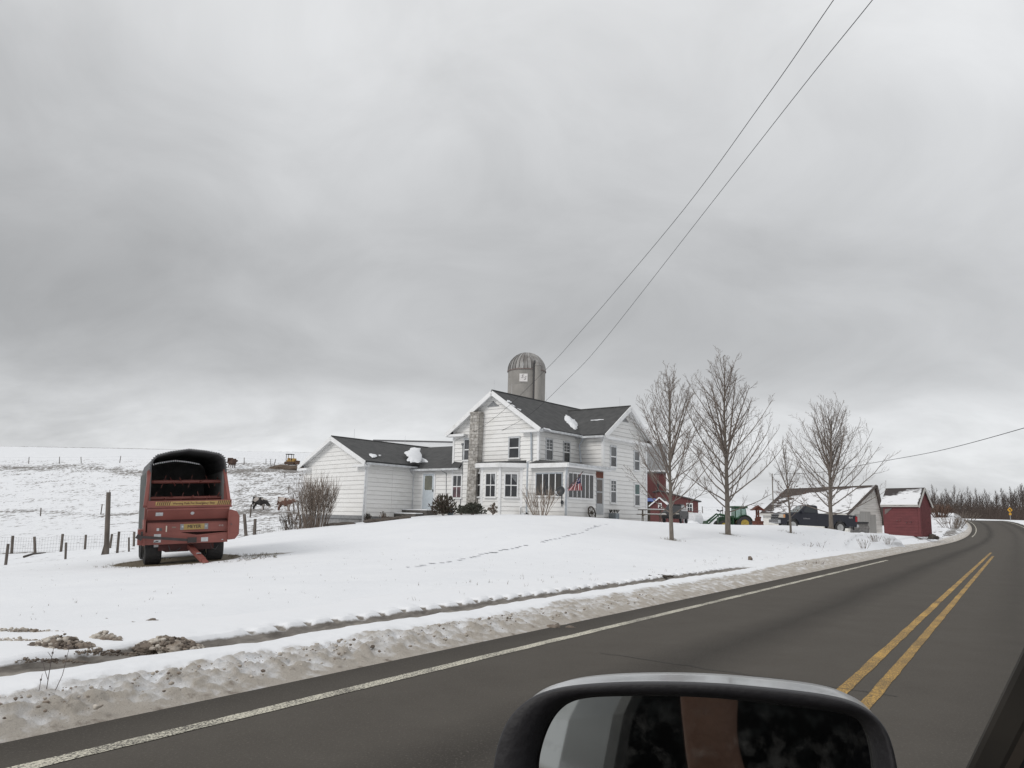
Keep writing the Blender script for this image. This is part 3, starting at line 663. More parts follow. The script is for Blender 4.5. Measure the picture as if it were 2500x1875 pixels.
def build_house():
    H = thing('farmhouse', 'white clapboard farmhouse with dark shingle roofs, block chimney and enclosed porch', 'house', (MGr.x, MGr.y, Z0))
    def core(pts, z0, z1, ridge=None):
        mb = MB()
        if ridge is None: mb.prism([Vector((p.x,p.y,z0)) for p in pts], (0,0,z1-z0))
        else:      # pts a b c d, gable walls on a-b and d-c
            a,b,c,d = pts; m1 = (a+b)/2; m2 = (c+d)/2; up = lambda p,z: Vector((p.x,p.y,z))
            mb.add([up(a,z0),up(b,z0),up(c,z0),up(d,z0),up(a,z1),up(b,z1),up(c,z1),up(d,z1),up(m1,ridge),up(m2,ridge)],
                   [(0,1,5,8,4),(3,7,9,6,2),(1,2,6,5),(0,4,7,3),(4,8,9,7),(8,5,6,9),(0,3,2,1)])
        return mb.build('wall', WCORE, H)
    Lm = 11.0
    MBr, MBl = MGr+UX*Lm, MGl+UX*Lm
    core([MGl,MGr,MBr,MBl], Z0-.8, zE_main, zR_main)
    RBl, RBr = RFl+VX*7, RFr+VX*7
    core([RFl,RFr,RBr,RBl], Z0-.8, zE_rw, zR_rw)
    lu = (LGr-LGl).normalized(); ld = Vector((-lu.y,lu.x,0)); ld = ld if ld.y > 0 else -ld
    Ll = 11.5
    ld = (LKl-LGr).normalized()
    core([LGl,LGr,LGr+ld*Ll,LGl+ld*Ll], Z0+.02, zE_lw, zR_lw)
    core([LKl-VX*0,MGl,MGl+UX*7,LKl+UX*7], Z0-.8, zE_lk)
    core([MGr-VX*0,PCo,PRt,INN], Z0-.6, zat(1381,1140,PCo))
    # foundations under the left wing
    mb = MB(); o = .02
    mb.prism([Vector((p.x,p.y,Z0-1.9)) for p in (LGl,LGr,LGr+ld*Ll,LGl+ld*Ll)], (0,0,1.9)); mb.build('foundation', FOUND, H)
    fw = Wall(LGl,LGr)
    mb = MB(); mb.beam(fw.P(0,Z0-.06,.03), fw.P(fw.len+.04,Z0-.06,.03), .09, .22); mb.build('skirting_board', mat('grey_skirting',(.20,.205,.215),(.26,.265,.27),rough=.7), H)
    # siding, board by board
    gab = lambda L,z0,ze,zr: [(0,z0),(L,z0),(L,ze),(L/2,zr),(0,ze)]
    rec = lambda L,z0,z1: [(0,z0),(L,z0),(L,z1),(0,z1)]
    wMG = Wall(MGl,MGr); siding(wMG, gab(wMG.len,Z0,zE_main,zR_main-.03), Z0, .262, H)
    wMS = Wall(MGr,INN); siding(wMS, rec(wMS.len,Z0+1.9,zE_main), Z0+.262*7, .262, H)
    wRF = Wall(RFl,RFr); siding(wRF, gab(wRF.len,Z0,zE_rw,zR_rw-.03), Z0, .262, H)
    wRL = Wall(INN,RFl); siding(wRL, rec(wRL.len,Z0+1.9,zE_rw), Z0+.262*7, .262, H)
    wLG = Wall(LGl,LGr); siding(wLG, gab(wLG.len,Z0,zE_lw,zR_lw-.03), Z0, .282, H)
    wLS = Wall(LGr,LKl); siding(wLS, rec(wLS.len,Z0,zE_lw), Z0, .270, H, seams=(wLS.len*.53,))
    wLK = Wall(LKl,MGl); siding(wLK, rec(wLK.len,Z0,zE_lk), Z0, .262, H)
    wPL = Wall(MGr,PCo); zP = zat(1381,1138,PCo); siding(wPL, rec(wPL.len,Z0,zP), Z0, .262, H)
    wPF = Wall(PCo,PRt); siding(wPF, rec(wPF.len,Z0,zP), Z0, .262, H)
    # corner boards
    cb = MB()
    for p, z1, za in ((MGl,zE_main,Z0),(MGr,zE_main,zP),(RFl,zE_rw,Z0),(RFr,zE_rw,Z0),(LGl,zE_lw,Z0),(LGr,zE_lw,Z0),(PCo,zP,Z0),(LKl,zE_lk,Z0)):
        q = MB(); q.box((p.x,p.y,(z1+za)/2),(.15,.15,z1-za), Matrix.Rotation(-math.radians(38),3,'Z')); q.build('corner_board', TRIM, H)
    # roofs
    def gable_roof(a,b,d,L,ze,zr,oe,og,og2=0,m=SHG,th=.11,lift=.05):
        mid = (a+b)/2; half = (b-a).length/2; v = (b-a).normalized(); sl = (zr-ze)/half
        up = lambda p,z: Vector((p.x,p.y,z+lift))
        for sgn in (-1,1):
            mb = MB(); e0 = mid+v*sgn*(half+oe)-d*og; e1 = mid+v*sgn*(half+oe)+d*(L+og2); r0 = mid-d*og; r1 = mid+d*(L+og2)
            slab(mb, up(e0,ze-sl*oe), up(e1,ze-sl*oe), up(r1,zr), up(r0,zr), th); mb.build('roof', m, H)
            mb = MB(); ofs = -d*.035      # rake trim
            mb.beam(up(e0+v*sgn*.02,ze-sl*oe-.16)+ofs, up(r0,zr-.15)+ofs, .06, .27, up=(0,0,1)); mb.build('rake_board', TRIM, H)
            mb = MB(); mb.beam(up(mid+v*sgn*(half+oe*.1)-d*og*.5, ze-sl*oe*.1-.135), up(mid-d*og*.5, zr-.135), og-.08, .02); mb.build('soffit', TRIM, H)
        q = MB(); q.tube([up(mid-d*og,zr+.02), up(mid+d*(L+og2),zr+.02)], .05, 5); q.build('ridge_cap', SHG, H)
        return sl
    slm = gable_roof(MGl,MGr,UX,Lm,zE_main,zR_main,.38,.42)
    slr = gable_roof(RFl,RFr,VX,7.0,zE_rw,zR_rw,.38,.42)
    gable_roof(LGl,LGr,ld,Ll,zE_lw,zR_lw,.35,.40)
    # kitchen link: eave along the door wall, ridge parallel to it
    e0, e1 = LKl+VX*.2, MGl-VX*.75; r0, r1 = LKl+UX*4.4+VX*3, MGl+UX*4.4-VX*.0
    zr = zat(1045,1088,(r0+r1)/2)
    mb = MB(); up = lambda p,z: Vector((p.x,p.y,z))
    sl2 = (zr-zE_lk)/4.4; e0 = e0-UX*.32; e1 = e1-UX*.32
    slab(mb, up(e0-VX*0,zE_lk-.32*sl2+.05), up(MGl-UX*.32,zE_lk-.32*sl2+.05), up(r1,zr+.05), up(r0,zr+.05), .11); mb.build('roof', SHG, H)
    mb = MB(); slab(mb, up(MGl-UX*.32,zE_lk-.32*sl2+.052), up(e1,zE_lk-.32*sl2+.052), up(e1+UX*.36,zE_lk+.04*sl2+.35), up(MGl+UX*.0,zE_lk+.38), .10); mb.build('roof', SHG, H)
    # gutters and eave returns
    def gutter(a, b, z, dn):
        q = MB(); q.beam(up(a,z), up(b,z), .13, .13); q.build('gutter', GUT, H)
    gutter(e0+VX*.1-UX*.06, e1-UX*.06, zE_lk-.32*sl2-.04, UX)
    sdir = (LKl-LGr).normalized(); so_ = Vector((sdir.y,-sdir.x,0)); so_ = so_ if so_.dot(LKl-LGl) > 0 else -so_
    gutter(LGr-sdir*.38+so_*.40, LKl+so_*.40-sdir*.1, zE_lw-.26, so_)
    gutter(MGr-UX*.35-VX*.44, INN-VX*.44-UX*.2, zE_main-.34, VX)
    gutter(RFl+VX*0-VX*.0+(-UX)*.44-VX*.35, RFl+VX*1.7-UX*.44, zE_rw-.36, UX)
    for w, ze, L in ((wMG,zE_main,1.15),(wLG,zE_lw,1.1)):
        for u0,u1 in ((-.38,L),(w.len-L,w.len+.38)):
            q = MB(); q.beam(w.P(u0,ze-.38,.22), w.P(u1,ze-.38,.22), .42, .15); q.build('cornice_return', TRIM, H)
    q = MB(); q.beam(wRF.P(-.38,zE_rw-.40,.20), wRF.P(wRF.len+.38,zE_rw-.40,.20), .40, .16); q.build('cornice', TRIM, H)
    # snow left lying on the roofs
    def roof_snow(P, n, pts, th, name='snow_patch'):
        q = MB(); m = len(pts); c = Vector((0,0,0))
        for p in pts: c += p
        c /= m; jit = [Vector(p)+(Vector(p)-c)*random.uniform(-.10,.10) for p in pts]
        q.add([p+n*.012 for p in jit]+[p*.86+c*.14+n*th for p in jit]+[c+n*th*1.15], [(i,(i+1)%m,m+(i+1)%m,m+i) for i in range(m)]+[(m+i,m+(i+1)%m,2*m) for i in range(m)])
        q.build(name, SNOW, H, smooth=True)
    def on_roof(px, py, A, n): return hit(px,py,A,n)
    def patch_px(A, n, pix, th):
        P = []
        for i in range(len(pix)):
            a, b = pix[i], pix[(i+1)%len(pix)]
            for k in range(4):
                x = a[0]+(b[0]-a[0])*k/4+random.uniform(-1,1)*(0 if k == 0 else 1.6); y = a[1]+(b[1]-a[1])*k/4+random.uniform(-1,1)*.6; P.append(hit(x,y,A,n))
        roof_snow(None, n, P, th)
    n_lk = Vector((-UX.x*sl2,-UX.y*sl2,1)).normalized(); A_lk = up(MGl,zE_lk+.05)
    v_l = (LGr-LGl).normalized(); sl_l = (zR_lw-zE_lw)/((LGr-LGl).length/2); n_lw = Vector((v_l.x*sl_l,v_l.y*sl_l,1)).normalized(); A_lw = up(LGr,zE_lw+.05)
    patch_px(A_lk, n_lk, [(992,1094),(1008,1092),(1016,1102),(1023,1112),(1019,1120),(1014,1123),(1030,1124),(1046,1127),(1036,1129),(992,1129)], .10)
    patch_px(A_lw, n_lw, [(1006,1092),(1000,1101),(987,1105),(992,1112),(1000,1118),(1002,1123),(992,1125),(1002,1129),(1026,1129),(1028,1094)], .10)
    patch_px(A_lw, n_lw, [(900,1108),(912,1109),(922,1113),(916,1117),(908,1118),(902,1112)], .05)
    patch_px(A_lw, n_lw, [(924,1111),(931,1112),(928,1114)], .03)
    vR = -UX; n_r = Vector((vR.x*slr,vR.y*slr,1)).normalized(); A_r = up(RFl,zE_rw+.05)
    patch_px(A_r, n_r, [(1380,1012),(1390,1019),(1402,1029),(1410,1038),(1409,1046),(1405,1050),(1390,1045),(1375,1034),(1368,1025),(1372,1018)], .12)
    patch_px(A_r, n_r, [(1442,1026),(1473,1024),(1473,1025.5),(1442,1027.5)], .03)
    vM = (MGr-MGl).normalized(); n_m = Vector((vM.x*slm,vM.y*slm,1)).normalized(); A_m = up(MGr,zE_main+.05)
    patch_px(A_m, n_m, [(1380,1013),(1392,1020),(1404,1030),(1412,1038),(1410,1048),(1404,1050),(1396,1044),(1388,1036),(1379,1028),(1377,1020)], .10)
    for q in ([(1236,977),(1244,979),(1249,984),(1240,982)],[(1248,988),(1258,993),(1254,994)],[(1262,997),(1272,1001),(1269,1003)],[(1325,1045),(1345,1050),(1344,1052),(1326,1047)]): patch_px(A_m, n_m, q, .04)
    # windows
    window(wMG, wMG.rect(1245.5,1070,1268,1117), H, GLASS, GUT, 'sash2', gl2=GLASS)
    window(wMG, wMG.rect(1136,1074,1152,1122), H, GLCUR, GUT, 'sash2')
    window(wMG, wMG.rect(1106.5,1162,1127,1214), H, GLCUR, TRIM, 'sash4', gl2=GLPINK)
    window(wMS, wMS.rect(1332,1074,1346.5,1122), H, GLCUR, GUT, 'grid', tw=.06, gl2=GLASS)
    window(wMS, wMS.rect(1375,1081.5,1388.5,1127), H, GLCUR, GUT, 'grid', tw=.06, gl2=GLASS)
    window(wRF, wRF.rect(1489.5,1092,1501.5,1138), H, GLCUR, GUT, 'sash2', gl2=GLASS)
    window(wRF, wRF.rect(1547.5,1104,1558,1147), H, GLCUR, GUT, 'sash2')
    window(wRF, wRF.rect(1489.5,1174,1501.5,1226), H, GLCUR, TRIM, 'grid', gl2=GLCUR)
    window(wRF, wRF.rect(1548,1183,1559,1233), H, GLGREEN, TRIM, 'sash2', gl2=GLCUR)
    window(wPL, wPL.rect(1311,1157,1373,1209), H, GLPOR, DSP, 4, tw=.05, gl2=GLASS)
    window(wPF, wPF.rect(1386,1158,1446,1215), H, GLPOR, TRIM, 6, tw=.05, gl2=GLASS)
    # attic vents
    for w, r, wide in ((wMG,(1191,980,1220,992.5),1),(wRF,(1517,1019,1533,1030),1)):
        u0,z0,u1,z1 = w.rect(*r); um = (u0+u1)/2
        q = MB(); q.prism([w.P(u0,z0,.035),w.P(u1,z0,.035),w.P(um,z1,.035)], w.n*.02); vt = q.build('attic_vent', mat('vent_dark',(.06,.062,.065),rough=.8), H)
        for k in range(5):
            t = (k+.4)/5.5; a = u0+(um-u0)*t; b = u1+(um-u1)*t; z = z0+(z1-z0)*t
            q = MB(); q.beam(w.P(a,z,.07), w.P(b,z,.07), .05, .022); q.build('louvre', GUT, vt)
    # porch door and brick panel
    u0,z0,u1,z1 = wPF.rect(1454,1168,1471,1256)
    q = MB(); q.hexa([wPF.P(u0,z0,.07),wPF.P(u1,z0,.07),wPF.P(u1,z0,-.02),wPF.P(u0,z0,-.02),wPF.P(u0,z1,.07),wPF.P(u1,z1,.07),wPF.P(u1,z1,-.02),wPF.P(u0,z1,-.02)]); dr = q.build('door', mat('grey_storm_door',(.40,.41,.42),(.34,.35,.36),rough=.5), H, label='grey storm door with two dark glass panels')
    hh = z1-z0; BRG = mat('brown_glass',(.06,.045,.036),(.09,.07,.058),rough=.12)
    for a,b in ((.30,.60),(.64,.96)):
        q = MB(); q.hexa([wPF.P(u0+.06,z0+hh*a,.085),wPF.P(u1-.16,z0+hh*a,.085),wPF.P(u1-.16,z0+hh*a,.06),wPF.P(u0+.06,z0+hh*a,.06),wPF.P(u0+.06,z0+hh*b,.085),wPF.P(u1-.16,z0+hh*b,.085),wPF.P(u1-.16,z0+hh*b,.06),wPF.P(u0+.06,z0+hh*b,.06)]); q.build('pane', BRG, dr)
    ua,za,ub,zb = wPF.rect(1454,1152,1471,1167)
    q = MB(); q.hexa([wPF.P(ua,za,.06),wPF.P(ub,za,.06),wPF.P(ub,za,-.02),wPF.P(ua,za,-.02),wPF.P(ua,zb,.06),wPF.P(ub,zb,.06),wPF.P(ub,zb,-.02),wPF.P(ua,zb,-.02)]); q.build('transom_panel', mat('brick_red_panel',(.20,.075,.05),(.13,.05,.035),scale=9,rough=.9), H)
    # link door
    u0,z0,u1,z1 = wLK.rect(1034,1157,1061,1244)
    q = MB(); q.hexa([wLK.P(u0,z0,.07),wLK.P(u1,z0,.07),wLK.P(u1,z0,-.02),wLK.P(u0,z0,-.02),wLK.P(u0,z1,.07),wLK.P(u1,z1,.07),wLK.P(u1,z1,-.02),wLK.P(u0,z1,-.02)])
    dr = q.build('door', mat('pale_blue_door',(.56,.61,.65),(.50,.55,.59),rough=.5), H, label='pale blue grey storm door with a scalloped window')
    hh = z1-z0; ww = u1-u0
    q = MB(); q.hexa([wLK.P(u0-.1,z1,.09),wLK.P(u1+.1,z1,.09),wLK.P(u1+.1,z1,-.02),wLK.P(u0-.1,z1,-.02),wLK.P(u0-.1,z1+.1,.09),wLK.P(u1+.1,z1+.1,.09),wLK.P(u1+.1,z1+.1,-.02),wLK.P(u0-.1,z1+.1,-.02)])
    for x0,x1 in ((u0-.1,u0),(u1,u1+.1)): q.hexa([wLK.P(x0,z0,.09),wLK.P(x1,z0,.09),wLK.P(x1,z0,-.02),wLK.P(x0,z0,-.02),wLK.P(x0,z1,.09),wLK.P(x1,z1,.09),wLK.P(x1,z1,-.02),wLK.P(x0,z1,-.02)])
    q.build('door_frame', TRIM, dr)
    pts = []
    for k in range(32):
        a = 2*math.pi*k/32; sx = max(-1,min(1,1.35*math.cos(a))); sz = max(-1,min(1,1.35*math.sin(a))); rr_ = 1+.04*math.sin(a*14)
        pts.append(wLK.P((u0+u1)/2-.01+sx*ww*.33*rr_, z0+hh*.745+sz*hh*.20*rr_, .072))
    q = MB(); q.prism(pts, wLK.n*.012); q.build('pane', mat('olive_blind_glass',(.19,.195,.155),(.14,.145,.125),scale=2,rough=.2), dr)
    q = MB(); q.box(wLK.P(u1-.08,z0+hh*.53,.10),(.05,.06,.16)); q.build('handle', BLACK, dr)
    # steps at the link door
    SNT = mat('step_concrete',(.075,.07,.063),(.12,.11,.10),rough=.9,bump=.4)
    for k,(x0,x1,dz,o0,o1) in enumerate(((1001,1068,-.06,.05,1.0),(996,1060,-.30,.9,1.7))):
        a = wLK.hit(x0,1250)[0]; b = wLK.hit(x1,1250)[0]; zt = z0+dz
        q = MB(); q.hexa([wLK.P(a,zt-.45,o1),wLK.P(b,zt-.45,o1),wLK.P(b,zt-.45,o0),wLK.P(a,zt-.45,o0),wLK.P(a,zt,o1),wLK.P(b,zt,o1),wLK.P(b,zt,o0),wLK.P(a,zt,o0)]); st = q.build('step', SNT, H)
        q = MB(); q.hexa([wLK.P(a+.03,zt,o1-.03),wLK.P(b-.03,zt,o1-.03),wLK.P(b-.03,zt,o0),wLK.P(a+.03,zt,o0),wLK.P(a+.08,zt+.06,o1-.07),wLK.P(b-.08,zt+.06,o1-.07),wLK.P(b-.08,zt+.06,o0),wLK.P(a+.08,zt+.06,o0)]); q.build('snow_cover', SNOW, st)
    # chimney, block by block
    ch_w = .74; ch_d = .52
    u_c = wMG.hit(1142,1225,.5)[0]; ztop = wMG.hit(1157,1009,.5)[1]
    lean = -.06
    zb = Z0-.3
    mb = MB(); P = lambda u,z,o: wMG.P(u_c+u+lean*(z-ztop)*-.35,z,o)
    mb.hexa([P(.03,zb,ch_d-.03),P(ch_w-.03,zb,ch_d-.03),P(ch_w-.03,zb,0),P(.03,zb,0),P(.03,ztop-.02,ch_d-.03),P(ch_w-.03,ztop-.02,ch_d-.03),P(ch_w-.03,ztop-.02,0),P(.03,ztop-.02,0)])
    chm = mb.build('chimney', mat('mortar',(.25,.23,.205),(.33,.31,.28),rough=.95), H)
    bh = .205; k = 0; z = zb
    while z < ztop-.05:
        zt = min(z+bh-.014, ztop)
        cuts = [0,.38,ch_w] if k%2 else [0,.19,.56,ch_w]
        for a,b in zip(cuts[:-1],cuts[1:]):
            j = random.uniform(-.008,.010); q = MB(); g = .006
            q.hexa([P(a+g,z,ch_d+j),P(b-g,z,ch_d+j),P(b-g,z,ch_d-.10),P(a+g,z,ch_d-.10),P(a+g,zt,ch_d+j),P(b-g,zt,ch_d+j),P(b-g,zt,ch_d-.10),P(a+g,zt,ch_d-.10)]); q.build('block', BLOCK, chm)
        j = random.uniform(-.004,.006); q = MB()
        q.hexa([P(ch_w-.08,z,ch_d-.105),P(ch_w+j,z,ch_d-.105),P(ch_w+j,z,.04),P(ch_w-.08,z,.04),P(ch_w-.08,zt,ch_d-.105),P(ch_w+j,zt,ch_d-.105),P(ch_w+j,zt,.04),P(ch_w-.08,zt,.04)]); q.build('block', mat('paler_chimney_block',(.36,.34,.31),(.50,.48,.45),scale=3,rough=.9,rnd=.15,bump=.3), chm)
        z += bh; k += 1
    q = MB(); q.beam(P(-.02,ztop+.03,ch_d/2), P(ch_w+.02,ztop+.03,ch_d/2), ch_d+.08, .10); q.build('chimney_cap', BLOCK, chm)
    # bay window
    def onpl(px, o): u, _ = wMG.hit(px,1200,o); return wMG.P(u,0,o)
    bA, bB, bC, bD = onpl(1165,0), onpl(1177,.78), onpl(1220,.78), onpl(1273,0)
    zB = zat(1220,1140,bC)
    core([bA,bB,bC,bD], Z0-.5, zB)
    wb = [Wall(bA,bB),Wall(bB,bC),Wall(bC,bD)]
    for w in wb: siding(w, rec(w.len,Z0,zB), Z0, .262, H)
    for p in (bB,bC,bD):
        q = MB(); q.box((p.x,p.y,(zB+Z0)/2),(.15,.15,zB-Z0), Matrix.Rotation(-math.radians(15),3,'Z')); q.build('corner_board', TRIM, H)
    window(wb[1], wb[1].rect(1188,1157,1210.5,1212), H, GLASS, TRIM, 'sash4', tw=.07)
    window(wb[2], wb[2].rect(1233.5,1158,1262,1212), H, GLASS, TRIM, 'sash4', tw=.08)
    CUR = mat('pale_curtain',(.20,.21,.22),(.13,.135,.14),scale=6,rough=.3)
    for w_, r_, tri in ((wb[1],(1188,1157,1210.5,1212),[(.12,1),(.62,1),(.95,.55),(.98,.80),(.98,1)]),(wb[2],(1233.5,1158,1262,1212),[(.05,.98),(.40,.98),(.95,.62),(.97,.98)])):
        ua,za,ub,zb_ = w_.rect(*r_); q = MB(); q.prism([w_.P(ua+(ub-ua)*a_,za+(zb_-za)*(.02+.96*b_),.057) for a_,b_ in tri[1:]], w_.n*.003); q.build('curtain', CUR, H)
    window(wb[0], (wb[0].len*.25,zat(1172,1212,bA),wb[0].len*.8,zat(1172,1158,bA)), H, GLPOR, TRIM, 'sash2', tw=.05)
    o = .32
    cA, cB, cC, cD = wMG.P(wMG.hit(1161,1130)[0]-.1,0,.02), bB+wMG.n*o-wMG.u*.3, bC+wMG.n*o+wMG.u*.1, wMG.P(wMG.hit(1288,1130)[0],0,.02)
    q = MB(); q.prism([Vector((p.x,p.y,zB-.02)) for p in (cA,cB,cC,cD)], (0,0,.26)); q.build('bay_cornice', TRIM, H)
    q = MB(); pts = [Vector((p.x,p.y,zB+.24)) for p in (cA,cB,cC,cD)]; top = [Vector((p.x,p.y,zB+.42)) for p in (wMG.P(wMG.hit(1165,1130)[0],0,.03), wMG.P(wMG.hit(1286,1130)[0],0,.03))]
    q.add(pts+top, [(0,1,4),(1,2,5,4),(2,3,5),(0,3,2,1),(0,4,5,3)]); q.build('bay_roof', SHG, H)
    # porch roof
    pe = .34; c1 = PCo-UX*pe-VX*pe; c0 = MGr-UX*pe+VX*.55; c2 = PRt-VX*pe+UX*.25-VX*.05
    r0 = MGr+VX*.55; zw = zP+.42
    q = MB(); q.add([up(c0,zP+.16),up(c1,zP+.16),up(c2,zP+.16),up(INN+UX*.2,zw+.1),up(MGr,zw+.02),up(r0,zw-.15)]+[up(c0,zP+.0),up(c1,zP+.0),up(c2,zP+.0),up(INN+UX*.2,zP),up(r0,zP)],
        [(0,1,4,5),(1,2,3,4),(0,6,7,1),(1,7,8,2),(2,8,9,3),(6,10,9,8,7),(0,5,10,6)]); q.build('porch_roof', SHG, H)
    for a,b in ((c0,c1),(c1,c2)):
        q = MB(); q.beam(up(a,zP+.05), up(b,zP+.05), .10, .26); q.build('fascia', TRIM, H)
    gutter(c1+UX*.05, c2-VX*.06+UX*.45, zP+.10, VX)
    q = MB(); pts = []
    for k in range(9): pts.append(up(c1+(c2-c1)*(.35+.07*k)+VX*(.55+.1*random.random()),zP+.27+.04*random.random()))
    for k in range(8,-1,-1): pts.append(up(c1+(c2-c1)*(.35+.07*k)+VX*(1.1+.1*random.random()),zP+.36))
    # downspouts
    def spout(pts, r=.05, m=DSP):
        q = MB(); q.tube(pts, r, 6); q.build('downspout', m, H)
    q0 = wMG.P(wMG.len-.42,zE_main-.30,.30); 
    spout([wMG.P(wMG.len+.30,zE_main-.34,.15), q0, wMG.P(wMG.len-.46,zE_main-.55,.14), wMG.P(wMG.len-.44,zB+.4,.10), wMG.P(wMG.len-.48,zB+.3,.42), wMG.P(wMG.len-.50,Z0+.45,.42)])
    spout([up(c1,zP+.08), up(c1+UX*.2+VX*.15,zP-.1), up(PCo-UX*.09-VX*.07,zP-.5), up(PCo-UX*.09-VX*.07,Z0)])
    spout([up(LGr+so_*.40-sdir*.3,zE_lw-.28), up(LGr-lu*0+so_*.1-sdir*.14,zE_lw-.55), up(LGr+so_*.04-sdir*.14,Z0-.5)], .055, GUT)
    spout([up(INN-VX*.5-UX*.25,zE_main-.4), up(INN-VX*.2-UX*.25,zE_main-.9), up(INN-VX*.55-UX*.6,zP+.5)], .05, DSP)
    spout([up(LKl-UX*.42+so_*.1,zE_lk-.25), up(LKl-UX*.1-VX*.06,zE_lk-.5), up(LKl-UX*.09-VX*.08,Z0-.2)], .025, GUT)
    # cables on the wall, lightning rods
    CB_ = mat('grey_cable',(.16,.17,.18),rough=.6)
    q = MB(); q.tube([wLK.P(wLK.hit(1080,1146)[0],wLK.hit(1080,1146)[1],.35), wLK.P(wLK.hit(1091,1156)[0],wLK.hit(1091,1156)[1],.06), wLK.P(wLK.hit(1091,1230)[0],Z0+.5,.06)], .018, 5); q.build('cable', CB_, H)
    q = MB(); q.tube([wMG.P(wMG.hit(1132,1085)[0],wMG.hit(1132,1085)[1],.1), wMG.P(wMG.hit(1130,1160)[0],wMG.hit(1130,1160)[1],.06), wMG.P(wMG.hit(1124,1240)[0],Z0+.3,.06)], .022, 5); q.box(wMG.P(wMG.hit(1132,1085)[0],wMG.hit(1132,1085)[1],.1),(.16,.1,.14)); q.build('cable', CB_, H)
    for p, z in ((MGm-UX*.2,zR_main),(MGm+UX*1.6,zR_main),(MGm+UX*5.5,zR_main),(RFm+VX*.4,zR_rw),(LGm+ld*1.6,zR_lw),(LGm+ld*6.5,zR_lw),((r1*.75+LKl*.25),zr)):
        q = MB(); q.tube([up(p,z+.04),up(p,z+.75)], [.012,.008], 4); q.build('lightning_rod', GUT, H)
    return dict(H=H,wMG=wMG,wMS=wMS,wRF=wRF,wPL=wPL,wPF=wPF,wLK=wLK,wLG=wLG,zP=zP,zB=zB)
